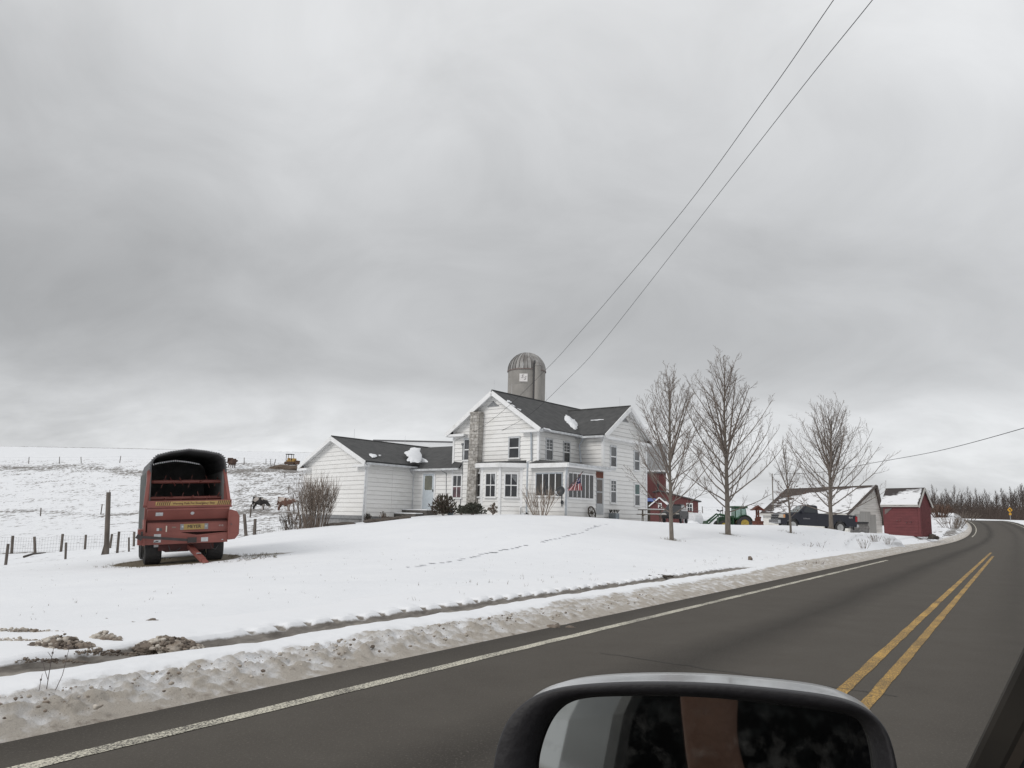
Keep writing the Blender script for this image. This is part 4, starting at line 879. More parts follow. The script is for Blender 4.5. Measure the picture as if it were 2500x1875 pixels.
# ------------------------------------------------------------------ silo
def build_silo():
    c = W(1279,1262,100); r = 92.5/2/F*100; x, y = c.x, c.y; zt = zat(1279,908,(x,y)); z0 = gz(x,y)-.3
    T = thing('silo', 'tall grey concrete silo with ribbed metal dome rising behind the farmhouse', 'silo', (x,y,z0))
    CON = mat('silo_concrete', (.30,.285,.265), (.225,.215,.20), scale=1.1, rough=.9, stretch=(1,1,.5), bump=.3, lo=.3, hi=.75, rnd=.10)
    h = .98; z = zt
    while z > z0:
        q = MB(); q.lathe([(r-.1,z-h),(r-.012,z-h+.0),(r,z-h+.03),(r,z-.03),(r-.012,z),(r-.1,z)], 40, Matrix.Translation((x,y,0)), cap=False)
        q.build('concrete_ring', CON, T, smooth=False); z -= h
    q = MB(); q.lathe([(r-.12,z0),(r-.12,zt)], 24, Matrix.Translation((x,y,0))); q.build('core', CON, T)
    # dome of standing seam sheets
    dm = MB(); dm.lathe([(r+.10,zt-.06),(r+.12,zt+.04),(r*.98,zt+.05)], 40, Matrix.Translation((x,y,0)), cap=False)
    DMT = mat('dome_sheet', (.36,.355,.345), (.20,.185,.175), scale=1.4, rough=.6, metal=.1, stretch=(1,1,.5), rnd=.3)
    dome = dm.build('dome_rim', mat('rusty_rim',(.16,.11,.10),(.20,.16,.15),scale=5,rough=.8), T)
    hd = zt; H = zat(1279,862,(x,y))-zt; n = 30
    for i in range(n):
        a0, a1 = 2*math.pi*i/n, 2*math.pi*(i+1)/n; q = MB(); m = 8; vs = []
        for k in range(m+1):
            e = math.pi/2*k/m*.985; rr = (r+.06)*math.cos(e); zz = hd+.04+H*math.sin(e)
            for a, o in ((a0+.012,.0),((a0+a1)/2-.035,-.006),((a0+a1)/2+.035,-.006),(a1-.012,.035)):
                vs.append((x+(rr+o)*math.sin(a), y-(rr+o)*math.cos(a), zz))
        fs = [(k*4+j,k*4+j+1,(k+1)*4+j+1,(k+1)*4+j) for k in range(m) for j in range(3)]
        q.add(vs, fs); q.build('dome_panel', DMT, T)
    # sign plate with two letters
    sgn = -c.normalized(); sgn = Vector((-x,-y,0)).normalized(); right = Vector((-sgn.y, sgn.x, 0)); right = right if right.x > 0 else -right
    sc_ = 100/F; ctr = Vector((x,y,0)) + sgn*(r+.03) + right*((1271.5-1279)*sc_) ; zc = zat(1272,921.5,(ctr.x,ctr.y))
    ctr.z = zc
    q = MB(); q.hexa([ctr-right*.51-Vector((0,0,.50)), ctr+right*.51-Vector((0,0,.50)), ctr+right*.51-Vector((0,0,.50))-sgn*.25, ctr-right*.51-Vector((0,0,.50))-sgn*.25,
                      ctr-right*.51+Vector((0,0,.50)), ctr+right*.51+Vector((0,0,.50)), ctr+right*.51+Vector((0,0,.50))-sgn*.25, ctr-right*.51+Vector((0,0,.50))-sgn*.25])
    pl = q.build('sign_plate', mat('sign_white',(.72,.70,.68),(.66,.63,.62),rough=.7), T)
    LET = mat('faded_letter', (.27,.25,.25), (.38,.36,.36), scale=4, rough=.8)
    for dx, dz in ((-.17,.13),(.17,-.10)):
        q = text_mb('S', .62, ctr+right*dx+Vector((0,0,dz))+sgn*.004, right, (0,0,1), .012, shear=.25, bold=.012); q.build('letter', LET, pl)
    # unloading chute with conical cap, and the pipe beside it
    def edge_pt(px): 
        u = (px-1279)*sc_; return Vector((x,y,0)) + right*u + sgn*math.sqrt(max(0,r*r-u*u))
    e = edge_pt(1305)+sgn*.25; zc1 = zat(1305,893,(e.x,e.y)); rc = .42
    q = MB(); q.lathe([(rc,z0),(rc,zc1)], 14, Matrix.Translation((e.x,e.y,0))); q.build('chute', CON, T)
    q = MB(); q.lathe([(rc+.05,zc1),(rc+.02,zc1+.05),(.05,zc1+.78)], 14, Matrix.Translation((e.x,e.y,0))); q.build('chute_cap', DMT, T)
    e2 = edge_pt(1296.5)+sgn*.22; q = MB(); q.tube([(e2.x,e2.y,z0),(e2.x,e2.y,zc1+.25),(e2.x+.1,e2.y+.3,zc1+.7)], .10, 6); q.build('pipe', mat('dark_pipe',(.05,.048,.05),rough=.7), T)
    STN = mat('pale_streak', (.40,.385,.37), rough=.9)

# ------------------------------------------------------------------ forage wagon
def build_wagon():
    p = on(460,24.0); tilt = math.radians(2.9)
    T = thing('forage_wagon', 'red forage wagon with black canopy and tall open front parked on the snowy lawn', 'farm wagon', (p.x,p.y,p.z-.03), (0,-tilt,math.radians(27)))
    T.scale = (.93,1,1)
    RED = mat('wagon_red', (.25,.082,.066), (.185,.058,.048), scale=1.6, rough=.55, lo=.35, hi=.75, bump=.1, bscale=20)
    RDK = mat('wagon_dark_red', (.10,.030,.027), (.07,.024,.022), scale=3, rough=.7)
    BLK = mat('wagon_black', (.085,.085,.089), (.105,.104,.106), scale=5, rough=.75)
    INT = mat('wagon_inside', (.17,.165,.163), (.23,.225,.22), scale=4, rough=.8)
    PAN = mat('wagon_side_panel', (.22,.23,.225), (.17,.175,.17), scale=2, rough=.5)
    YEL = mat('sticker_yellow', (.40,.28,.10), (.34,.23,.08), scale=7, rough=.6)
    WHT = mat('sticker_white', (.56,.57,.58), (.46,.47,.48), scale=14, rough=.6)
    B = lambda name, q, m, par=None, **k: q.build(name, m, par or T, world=False, **k)
    L = 5.2
    # arch: outline of the canopy
    arch = [(-1.13,2.72),(-1.12,2.92),(-1.07,3.08),(-.94,3.20),(-.55,3.30),(0,3.38),(.5,3.33),(.93,3.25),(1.08,3.14),(1.14,2.97),(1.16,2.72)]
    q = MB(); n = len(arch); y0, y1 = -.18, L
    v = [(a,y0,b) for a,b in arch]+[(a,y1,b) for a,b in arch]+[(a*.97,y0,b-.035) for a,b in arch]+[(a*.97,y1,b-.035) for a,b in arch]
    f = []
    for i in range(n-1): f += [(i,i+1,n+i+1,n+i),(2*n+i+1,2*n+i,3*n+i,3*n+i+1),(i+1,i,2*n+i,2*n+i+1),(n+i,n+i+1,3*n+i+1,3*n+i)]
    f += [(0,n,3*n,2*n),(n-1,3*n-1,4*n-1,2*n-1)]
    q.add(v,f); B('canopy', q, BLK)
    def arch_pts(k):
        P = []; ln = [0]
        for a,b in zip(arch[:-1],arch[1:]): ln.append(ln[-1]+math.hypot(b[0]-a[0],b[1]-a[1]))
        for i in range(k):
            s = ln[-1]*(i+.5)/k; j = max(x for x in range(len(ln)-1) if ln[x] <= s); t = (s-ln[j])/(ln[j+1]-ln[j])
            P.append((arch[j][0]*(1-t)+arch[j+1][0]*t, arch[j][1]*(1-t)+arch[j+1][1]*t))
        return P
    q = MB()
    for a,b in arch_pts(40): q.box((a*1.005,-.16,b+.006),(.05,.07,.03))
    B('canopy_rib_ends', q, BLK, stuff=True)
    # rear wall stops short of the canopy; corrugation leaves a row of light holes
    inner = [(a*.965,b-.085) for a,b in arch]
    q = MB(); q.prism([(-1.10,L-.05,.95)]+[(a,L-.05,b) for a,b in inner]+[(1.12,L-.05,.95)], (0,.05,0)); B('rear_wall', q, INT)
    q = MB()
    for a,b in arch_pts(38): q.box((a*.968,L-.03,b-.06),(.058,.05,.085))
    B('corrugation', q, INT, stuff=True)
    for k in range(11):
        z = 1.05+k*.165; q = MB(); q.bx((-1.08,L-.085,z),(1.10,L-.052,z+.15)); B('plank', q, INT)
    for sx in (-1,1):
        q = MB(); x0, x1 = sx*1.10, sx*1.145
        q.bx((min(x0,x1),.0,.95),(max(x0,x1),L,2.74)); B('side_wall', q, [PAN,PAN])
        q = MB(); x0, x1 = sx*1.075, sx*1.098
        q.bx((min(x0,x1),.05,.97),(max(x0,x1),L-.1,2.72)); B('side_lining', q, INT)
        for yy in (.7,1.7,2.7,3.7,4.7):
            q = MB(); q.box((sx*1.17,yy,1.85),(.05,.07,1.8)); B('stake', q, PAN)
        q = MB(); q.beam((sx*1.25,-.42,1.70),(sx*1.13,.05,2.75),.09,.16,up=(0,1,0)); B('post', q, RED)
        q = MB(); q.beam((sx*1.20,-.02,.70),(sx*1.15,.14,2.74),.10,.22,up=(0,1,0)); B('post', q, RED)
    q = MB(); q.bx((-1.1,.05,.90),(1.1,L,.96)); B('floor', q, DARKW)
    # beaters: two cross shafts carrying paddles
    for zb, yb, ph in ((2.43,.55,0),(1.93,.30,.5)):
        q = MB(); q.tube([(-1.1,yb,zb),(1.1,yb,zb)], .055, 10); bt = B('beater', q, RED)
        for k in range(8):
            xx = -.95+k*.27; a = (k*1.9+ph*3); dz, dy = math.sin(a), math.cos(a)
            for sg in (-1,1):
                q = MB(); q.beam((xx,yb,zb),(xx+.07*sg,yb+dy*.20*sg,zb+dz*.20*sg),.055,.012,up=(1,0,0)); B('paddle', q, RED, bt)
    # front: lip, upper panel, dark slot, lower panel
    q = MB(); q.bx((-1.18,-.50,1.66),(1.30,-.46,1.86)); q.bx((-1.2,-.46,1.63),(1.32,-.2,1.67)); bar = B('safety_bar', q, RED)
    q = MB(); q.bx((-.95,-.512,1.71),(1.26,-.502,1.83)); st = B('warning_strip', q, YEL)
    for x0, sgn in ((-.93,1),(.86,1)):
        for k in range(7):
            xx = x0+k*.058; q = MB(); q.hexa([(xx,-.514,1.715),(xx+.028,-.514,1.715),(xx+.028,-.5125,1.715),(xx,-.5125,1.715),(xx+.035,-.514,1.825),(xx+.063,-.514,1.825),(xx+.063,-.5125,1.825),(xx+.035,-.5125,1.825)]); B('hazard_stripe', q, RDK, st)
    q = text_mb('Warning Push For Emergency Stop', .088, (.16,-.5125,1.768), (1,0,0), (0,0,1), .003, bold=.0015); B('lettering', q, RDK, st)
    q = MB(); q.prism([(-1.17,-.46,1.60),(-1.17,-.20,1.30),(-1.17,-.14,1.30),(-1.17,-.36,1.60)], (2.42,0,0)); B('upper_panel', q, RED)
    q = MB(); q.tube([(-1.17,-.46,1.60),(1.25,-.46,1.60)], .035, 8); B('roller_bar', q, RED)
    q = MB(); q.bx((-1.15,-.14,1.22),(1.2,-.10,1.62)); B('slot_back', q, RDK)
    q = MB(); q.bx((-1.15,-.26,1.19),(1.22,-.12,1.225)); q.bx((-1.15,-.30,.94),(1.22,-.12,1.19)); B('name_rail', q, RED)
    q = MB(); q.prism([(-1.20,-.34,.60),(1.22,-.34,.60),(1.22,-.34,.90),(.3,-.34,.84),(-.2,-.34,.93),(-1.20,-.34,.93)], (0,.2,0)); B('lower_panel', q, RED)
    q = MB(); q.bx((-1.2,-.33,.93),(1.22,-.16,.96)); q.prism([(.15,-.38,.60),(1.22,-.38,.60),(1.22,-.38,.88),(.15,-.38,.74)],(0,.05,0)); B('fold', q, RED)
    q = MB(); q.bx((-1.26,-.36,.58),(-1.20,.3,1.32)); q.bx((-1.40,-.30,.60),(-1.26,.2,1.05)); B('bracket', q, RED)
    q = MB(); q.bx((-1.15,-.10,.60),(1.2,-.06,1.25)); B('back_plate', q, RDK)
    # gearbox cover with its door
    q = MB(); q.prism([(1.22,-.46,.66),(1.44,-.46,.68),(1.56,-.46,.82),(1.57,-.46,1.36),(1.48,-.46,1.50),(1.30,-.46,1.56),(1.22,-.46,1.56)], (0,.62,0)); gc = B('chain_guard', q, RED, bevel=.015)
    q = MB(); q.bx((1.28,-.472,.88),(1.54,-.462,1.36)); gd = B('guard_door', q, RED, gc); 
    q = MB(); q.tube([(1.31,-.475,1.12),(1.31,-.50,1.12)], .018, 8); B('latch', q, BLK, gd)
    # name plate and stickers
    q = MB(); q.bx((-.20,-.312,1.00),(.63,-.301,1.165)); pl = B('name_plate', q, YEL)
    q = MB(); q.bx((-.20,-.314,1.00),(-.185,-.312,1.165)); q.bx((.615,-.314,1.0),(.63,-.312,1.165)); q.bx((-.1849,-.314,1.0),(-.10,-.3125,1.165)); q.bx((.52,-.314,1.0),(.6149,-.3125,1.165)); B('plate_end', q, mat('plate_grey',(.25,.255,.26),rough=.6), pl)
    q = text_mb('MEYER', .135, (.209,-.3125,1.083), (1,0,0), (0,0,1), .004); text_mb('MEYER', .135, (.214,-.3125,1.0835), (1,0,0), (0,0,1), .0034, mb=q); B('lettering', q, BLACK, pl)
    for xx in (-.135,.565):
        q = MB(); q.lathe([(.042,0),(.042,.012)], 14, Matrix.Translation((xx,-.314,1.09)) @ Matrix.Rotation(math.pi/2,4,'X')); q.lathe([(.022,.0125),(.022,.018)], 10, Matrix.Translation((xx,-.314,1.09)) @ Matrix.Rotation(math.pi/2,4,'X'), mi=1); B('reflector', q, [mat('reflector_grey',(.3,.31,.32),rough=.3), WHT], pl)
    def sticker(x0,z0,x1,z1,y,m=WHT, tilt=False):
        q = MB(); q.bx((x0,y,z0),(x1,y+.004,z1)); return B('sticker', q, m)
    def upn(z): return -.46+(1.60-z)*.26/.30-.008
    for (x0,x1,z0,z1) in ((-.93,-.72,1.42,1.52),):
        q = MB(); q.hexa([(x0,upn(z0)-.006,z0),(x1,upn(z0)-.006,z0),(x1,upn(z0)+.002,z0),(x0,upn(z0)+.002,z0),(x0,upn(z1)-.006,z1),(x1,upn(z1)-.006,z1),(x1,upn(z1)+.002,z1),(x0,upn(z1)+.002,z1)]); B('sticker', q, WHT)
    q = MB(); pts = [(.14+.058*math.cos(a)*(1 if math.sin(a) > -.3 else .9), 1.475+.046*math.sin(a)) for a in [2*math.pi*k/14 for k in range(14)]]
    q.prism([(a,upn(b)-.006,b) for a,b in pts], (0,.008,0)); B('sticker', q, WHT)
    s1 = sticker(-.88,.99,-.81,1.07,-.305); sticker(-.80,.99,-.73,1.07,-.305,BLK); sticker(-.95,.77,-.75,.90,-.346); sticker(-.95,.66,-.75,.735,-.346); sticker(.42,.64,.63,.76,-.386)
    sticker(-.44,1.06,-.32,1.10,-.305,mat('dull_plate',(.22,.16,.13),rough=.6)); sticker(1.04,.665,1.09,.685,-.386)
    q = MB(); q.box((-.86,-.348,.69),(.08,.004,.035)); q.box((-.92,-.348,.675),(.03,.004,.03)); B('pictogram', q, BLK, s1)
    q = MB(); q.tube([(-.60,-.315,.95),(-.60,-.315,1.13)], .020, 8); B('grease_tube', q, mat('cream_tube',(.6,.56,.48),rough=.5))
    q = text_mb('4118', .07, (1.02,-.304,1.09), (1,0,0), (0,0,1), .003); B('lettering', q, mat('pale_letter',(.45,.42,.40),rough=.6))
    # folded power shaft across the front
    q = MB(); q.beam((-1.30,-.52,.84),(.22,-.52,.685),.075,.075); q.box((-1.37,-.5,.835),(.18,.14,.13),Matrix.Rotation(.5,3,'Y')); q.box((.14,-.50,.70),(.26,.16,.15)); q.box((-1.30,-.45,.93),(.06,.1,.12)); B('drive_shaft', q, mat('shaft_black',(.035,.028,.027),(.05,.04,.04),rough=.7))
    # running gear
    for sx in (-.55,.55):
        q = MB(); q.bx((sx-.05,.1,.66),(sx+.05,L,.90)); B('chassis_rail', q, RDK)
    for yy in (.55,3.6):
        q = MB(); q.bx((-.85,yy-.09,.42),(.85,yy+.09,.60)); q.prism([(-.75,yy-.09,.42),(-.55,yy-.09,.34),(.0,yy-.09,.45),(.55,yy-.09,.34),(.75,yy-.09,.42)],(0,.18,0)); B('axle', q, RDK)
        for sx in (-1,1):
            for j, xo in enumerate((.93,)):
                M = Matrix.Translation((sx*xo,yy,.485)) @ Matrix.Rotation(math.pi/2,4,'Y')
                q = MB(); w = .255; q.lathe([(.27,-w),(.42,-w),(.495,-w*.84),(.51,-w*.4),(.51,w*.4),(.495,w*.84),(.42,w),(.27,w)], 28, M, cap=False)
                for k in range(28):
                    a = 2*math.pi*k/28
                    for sd in (-1,1): q.box(M @ Vector((.512*math.cos(a+sd*.06),.512*math.sin(a+sd*.06),sd*.10)), (.02,.03,.02))
                wh = B('wheel', q, TYRE)
                q = MB(); q.lathe([(.275,-w*.9),(.27,-w*.8),(.20,-.05),(.20,.05),(.27,w*.8),(.275,w*.9)], 24, M); q.lathe([(.09,-w*.95),(.09,w*.95)], 12, M); B('rim', q, mat('rim_ochre',(.33,.26,.14),(.25,.19,.11),scale=4,rough=.6), wh)
    q = MB()
    q.tube([(-.5,-.05,.55),(-.45,-.07,.40),(-.3,-.08,.37),(-.15,-.06,.47)], .014, 5); B('hose', q, BLK); q = MB(); q.tube([(.75,.0,.6),(.78,-.04,.43),(.9,-.05,.38),(1.0,.0,.5)], .012, 5); B('hose', q, BLK)
    q = MB(); q.bx((-.80,-.02,.40),(.85,.14,.58)); q.bx((-.6,-.05,.36),(.1,.0,.42)); B('frame_beam', q, RDK)
    q = MB(); q.beam((.12,-.05,.50),(.45,-.95,.12),.15,.12); q.beam((.45,-.95,.12),(.52,-1.15,.05),.12,.10); tg = B('drawbar', q, RED)
    q = MB(); q.box((.33,-.66,.30),(.13,.16,.012),Matrix.Rotation(-.37,3,'X')); B('sticker', q, WHT, tg)
    q = MB(); q.bx((-.93,-.1,.52),(-.80,-.09,.60)); B('sticker', q, WHT)

# ------------------------------------------------------------------ vehicles
def wheel_mb(M, r, w, rim):
    q = MB(); q.lathe([(rim,-w),(r*.86,-w),(r,-w*.7),(r,w*.7),(r*.86,w),(rim,w)], 24, M, cap=False); return q
def rim_mb(M, rim, w, spokes=6):
    q = MB(); q.lathe([(rim,-w*.95),(rim*.95,-w*.7),(rim*.25,-w*.45),(.001,-w*.45)], 24, M, cap=False); q.lathe([(rim,w*.95),(rim*.95,w*.7),(rim*.25,w*.45),(.001,w*.45)], 24, M, cap=False)
    for k in range(spokes):
        a = 2*math.pi*k/spokes
        for s_ in (-1,1): q.beam(M @ Vector((rim*.2*math.cos(a),rim*.2*math.sin(a),s_*w*.7)), M @ Vector((rim*.93*math.cos(a),rim*.93*math.sin(a),s_*w*.85)), rim*.22, .03, up=M.to_3x3() @ Vector((0,0,1)))
    return q
def build_pickup():
    p = on(1990,57.0)
    T = thing('pickup_truck', 'dark navy pickup truck with chrome grille parked before the white garage', 'pickup truck', (p.x-.15,p.y,p.z-.02), (math.radians(.4),math.radians(1.6),math.radians(2)))
    T.scale = (.90,.95,1)
    NAV = mat('navy_paint', (.010,.0115,.020), (.014,.0155,.024), scale=1.5, rough=.42, coat=.08)
    CHR = mat('chrome', (.55,.56,.57), (.40,.41,.42), scale=6, rough=.2, metal=.8)
    TGL = mat('truck_glass', (.02,.024,.028), rough=.06, spec=.7); WGL = mat('windscreen_glass', (.20,.23,.23), (.12,.14,.145), scale=3, rough=.1)
    B = lambda name, q, m, par=None, **k: q.build(name, m, par or T, world=False, **k)
    hw = .97
    prof = [(-3.02,.50),(-3.05,.95),(-2.98,1.13),(-2.6,1.19),(-1.75,1.27),(-1.62,1.28),(-.05,1.28),(.0,1.26),(.05,1.30),(2.98,1.29),(3.05,1.22),(3.02,.58)]
    # lower edge with wheel arches
    def arch(xc): return [(xc+.50*math.cos(a), .42+.50*math.sin(a)) for a in [math.radians(d) for d in range(10,171,20)]]
    low = [(3.02,.58)] + [(2.35,.46)] + [(x,z) for x,z in arch(1.72)] + [(1.15,.42),(-1.35,.42)] + [(x,z) for x,z in arch(-2.02)] + [(-2.62,.44)]
    poly = prof[:-1]+low
    n = len(poly); q = MB()
    def ring(y, ins): return [(x, y, z) for x,z in poly]
    v = [(x,-hw+(.05 if z > 1.1 else 0),z) for x,z in poly]+[(x,hw-(.05 if z > 1.1 else 0),z) for x,z in poly]
    q.add(v, [(i,(i+1)%n,n+(i+1)%n,n+i) for i in range(n)])
    q.add([(x,-hw+(.05 if z > 1.1 else 0),z) for x,z in poly], [tuple(range(n-1,-1,-1))]); q.add([(x,hw-(.05 if z > 1.1 else 0),z) for x,z in poly], [tuple(range(n))])
    B('body', q, NAV, bevel=.03)
    # cab
    cab = [(-1.62,1.27),(-.98,1.80),(-.72,1.865),(-.18,1.86),(-.02,1.80),(.0,1.27)]
    q = MB(); w0, w1 = hw-.06, hw-.20; m = len(cab)
    wid = lambda z: w0-(w0-w1)*(z-1.27)/.59
    q.add([(x,-wid(z),z) for x,z in cab]+[(x,wid(z),z) for x,z in cab], [tuple(range(m)), tuple(range(2*m-1,m-1,-1))]+[(i,(i+1)%m,m+(i+1)%m,m+i) for i in range(m)]); B('cab', q, NAV, bevel=.03)
    q = MB(); o = .012
    q.hexa([(-1.56,-.80,1.325),(-1.04,-.72,1.76),(-1.04,.72,1.76),(-1.56,.80,1.325),(-1.58,-.80,1.34),(-1.06,-.72,1.775),(-1.06,.72,1.775),(-1.58,.80,1.34)]); B('windscreen', q, WGL)
    for s_ in (-1,1):
        sp = [(-1.30,1.33),(-.90,1.74),(-.26,1.76),(-.14,1.34)]
        q = MB(); q.prism([(x,s_*(wid(z)+.004),z) for x,z in sp],(0,s_*.012,0)); B('side_window', q, TGL)
        q = MB(); q.box((-1.30,s_*1.08,1.38),(.16,.20,.22)); B('wing_mirror', q, NAV)
        q = MB()
        for x0,x1,z0,z1 in ((-1.42,-1.405,.55,1.25),(-.12,-.105,.50,1.25)): q.bx((x0,s_*(hw+.002)-.002,z0),(x1,s_*(hw+.002)+.002,z1))
        B('door_seam', q, BLACK)
        q = MB(); q.bx((-.34,s_*(hw-.03)-.015,1.08),(-.16,s_*(hw-.03)+.05,1.12)); B('door_handle', q, NAV)
    for xc in (-2.02,1.72):
        for s_ in (-1,1):
            M = Matrix.Translation((xc,s_*.83,.40)) @ Matrix.Rotation(math.pi/2,4,'X')
            wh = B('wheel', wheel_mb(M,.40,.13,.25), TYRE); B('rim', rim_mb(M,.25,.13), mat('alloy',(.50,.50,.49),rough=.35,metal=.5), wh)
    # nose
    q = MB(); q.bx((-3.09,-.70,.80),(-3.04,.70,1.08)); gr = B('grille', q, BLACK)
    for z0,z1 in ((1.06,1.11),(.915,.975),(.78,.82)):
        q = MB(); q.bx((-3.125,-.74,z0),(-3.06,.74,z1)); B('grille_bar', q, CHR, gr)
    for s_ in (-1,1):
        q = MB(); q.prism([(-3.10,s_*.72,.88),(-3.10,s_*.985,.88),(-2.66,s_*.985,.90),(-2.66,s_*.985,1.12),(-3.05,s_*.985,1.12),(-3.09,s_*.72,1.12)][:0] or [(-3.085,s_*.985,.88),(-2.66,s_*.985,.88),(-2.66,s_*.985,1.13),(-3.02,s_*.985,1.13)],(0,-s_*.28,0)); hl = B('headlight', q, mat('lamp_glass',(.55,.52,.46),(.42,.40,.37),scale=9,rough=.15))
        q = MB(); q.bx((-2.80,s_*.99-.004,.90),(-2.655,s_*.99+.004,1.11)); B('indicator', q, mat('amber',(.55,.26,.10),rough=.25), hl)
    q = MB(); q.bx((-3.20,-.98,.50),(-3.0,.98,.74)); B('front_bumper', q, CHR, bevel=.03)
    q = MB(); q.bx((3.03,-.95,.48),(3.18,.95,.66)); B('rear_bumper', q, CHR, bevel=.02)
    for s_ in (-1,1):
        q = MB(); q.prism([(2.92,s_*.975,.85),(3.07,s_*.975,.85),(3.07,s_*.975,1.22),(2.92,s_*.975,1.22)],(0,-s_*.16,0)); B('tail_light', q, mat('tail_red',(.30,.02,.025),rough=.2))
    q = text_mb('4x4', .20, (2.52,-hw-.004,1.12), (1,0,0), (0,0,1), .006, shear=.2, bold=.003); B('lettering', q, mat('emblem_silver',(.32,.32,.33),rough=.4))
    q = text_mb('SILVERADO', .105, (-.95,-hw-.004,.90), (1,0,0), (0,0,1), .006, bold=.001); B('lettering', q, MT['emblem_silver'])
    q = MB(); q.box((-.55,-.3,1.89),(.12,.06,.05)); q.box((-.5,.3,1.89),(.12,.06,.05)); B('roof_lamp', q, BLACK)
    q = MB(); q.bx((3.0,-.4,.28),(3.1,-.33,.5)); q.bx((2.4,-.45,.38),(3.05,.45,.46)); B('hitch', q, BLACK)
def build_tractor():
    p = on(1786,92.0)
    T = thing('tractor', 'green tractor with yellow wheels and front loader behind the tall bare tree', 'tractor', (p.x+.3,p.y,p.z), (0,0,math.radians(4)))
    GR = mat('tractor_green', (.020,.070,.030), (.016,.050,.024), scale=3, rough=.4); YE = mat('wheel_yellow', (.50,.36,.06), (.38,.28,.06), scale=3, rough=.5)
    B = lambda name, q, m, par=None, **k: q.build(name, m, par or T, world=False, **k)
    q = MB(); q.prism([(-1.9,-.38,.75),(-1.95,-.38,1.35),(-1.7,-.38,1.52),(-.1,-.38,1.70),(-.1,-.38,.75)],(0,.76,0)); B('hood', q, GR, bevel=.04)
    q = MB(); q.bx((-1.8,-.28,.55),(1.0,.28,.85)); B('chassis', q, BLACK)
    q = MB(); q.prism([(-.1,-.75,1.3),(-.05,-.75,2.62),(1.15,-.72,2.62),(1.3,-.75,1.3)],(0,1.5,0)); cb = B('cab', q, GR, bevel=.03)
    for a,b in (((-.03,1.5),(.50,2.5)),((.62,1.5),(1.10,2.5))):
        q = MB(); q.bx((a[0],-.765,a[1]),(b[0],-.752,b[1])); B('pane', q, mat('cab_glass',(.30,.42,.38),(.24,.34,.31),scale=3,rough=.1), cb)
    q = MB(); q.bx((-.11,-.6,1.5),(-.095,.6,2.5)); B('pane', q, MT['cab_glass'], cb)
    q = MB(); q.bx((-.25,-.85,2.60),(1.35,.85,2.80)); B('cab_roof', q, GR, bevel=.05)
    for x,r,w,yy in ((.85,.84,.25,.92),(-1.55,.56,.20,.85)):
        for s_ in (-1,1):
            M = Matrix.Translation((x,s_*yy,r)) @ Matrix.Rotation(math.pi/2,4,'X')
            q = wheel_mb(M,r,w,r*.56)
            for k in range(22):
                a = 2*math.pi*k/22
                for sd in (-1,1): q.box(M @ Vector(((r+.01)*math.cos(a+sd*.07),(r+.01)*math.sin(a+sd*.07),sd*w*.4)),(.07,.2,.07))
            wh = B('wheel', q, TYRE); B('rim', rim_mb(M,r*.57,w,4), YE, wh)
    for s_ in (-1,1):
        q = MB(); pts = [(.85+.98*math.cos(a), .86+.98*math.sin(a)) for a in [math.radians(d) for d in range(0,150,15)]]; pin = [(.85+.90*math.cos(a), .86+.90*math.sin(a)) for a in [math.radians(d) for d in range(149,-1,-15)]]
        q.prism([(x,s_*.72,z) for x,z in pts]+[(x,s_*.72,z) for x,z in pin],(0,s_*.45,0)); B('fender', q, GR)
    for s_ in (-1,1):
        q = MB(); q.beam((-.35,s_*.62,1.55),(-1.9,s_*.62,1.85),.10,.16); q.beam((-1.9,s_*.62,1.85),(-3.3,s_*.62,.65),.10,.16); q.beam((-.35,s_*.62,.7),(-.35,s_*.62,1.6),.12,.16); B('loader_arm', q, GR)
        q = MB(); q.tube([(-.45,s_*.62,1.0),(-1.7,s_*.62,1.62)],.04,6); q.tube([(-1.8,s_*.62,1.95),(-3.1,s_*.62,1.0)],.035,6); B('hydraulic_ram', q, GR)
    q = MB(); q.bx((-3.5,-.75,.45),(-3.3,.75,1.05)); B('loader_carriage', q, GR)
    q = MB(); q.beam((-3.5,-.4,.45),(-4.4,-.4,.40),.05,.05); q.beam((-3.5,.4,.45),(-4.4,.4,.40),.05,.05); B('bale_spear', q, BLACK)
    q = MB(); q.tube([(-1.1,-.2,1.6),(-1.1,-.2,2.2)],.05,6); B('exhaust', q, BLACK)
    q = MB(); q.box((-1.75,.3,2.25),(.35,.1,.14),Matrix.Rotation(.5,3,'Y')); q.box((-1.35,.3,2.25),(.35,.1,.14),Matrix.Rotation(-.3,3,'Y')); q.beam((-1.5,.3,1.5),(-1.5,.3,2.2),.06,.06); B('work_lamp', q, BLACK)
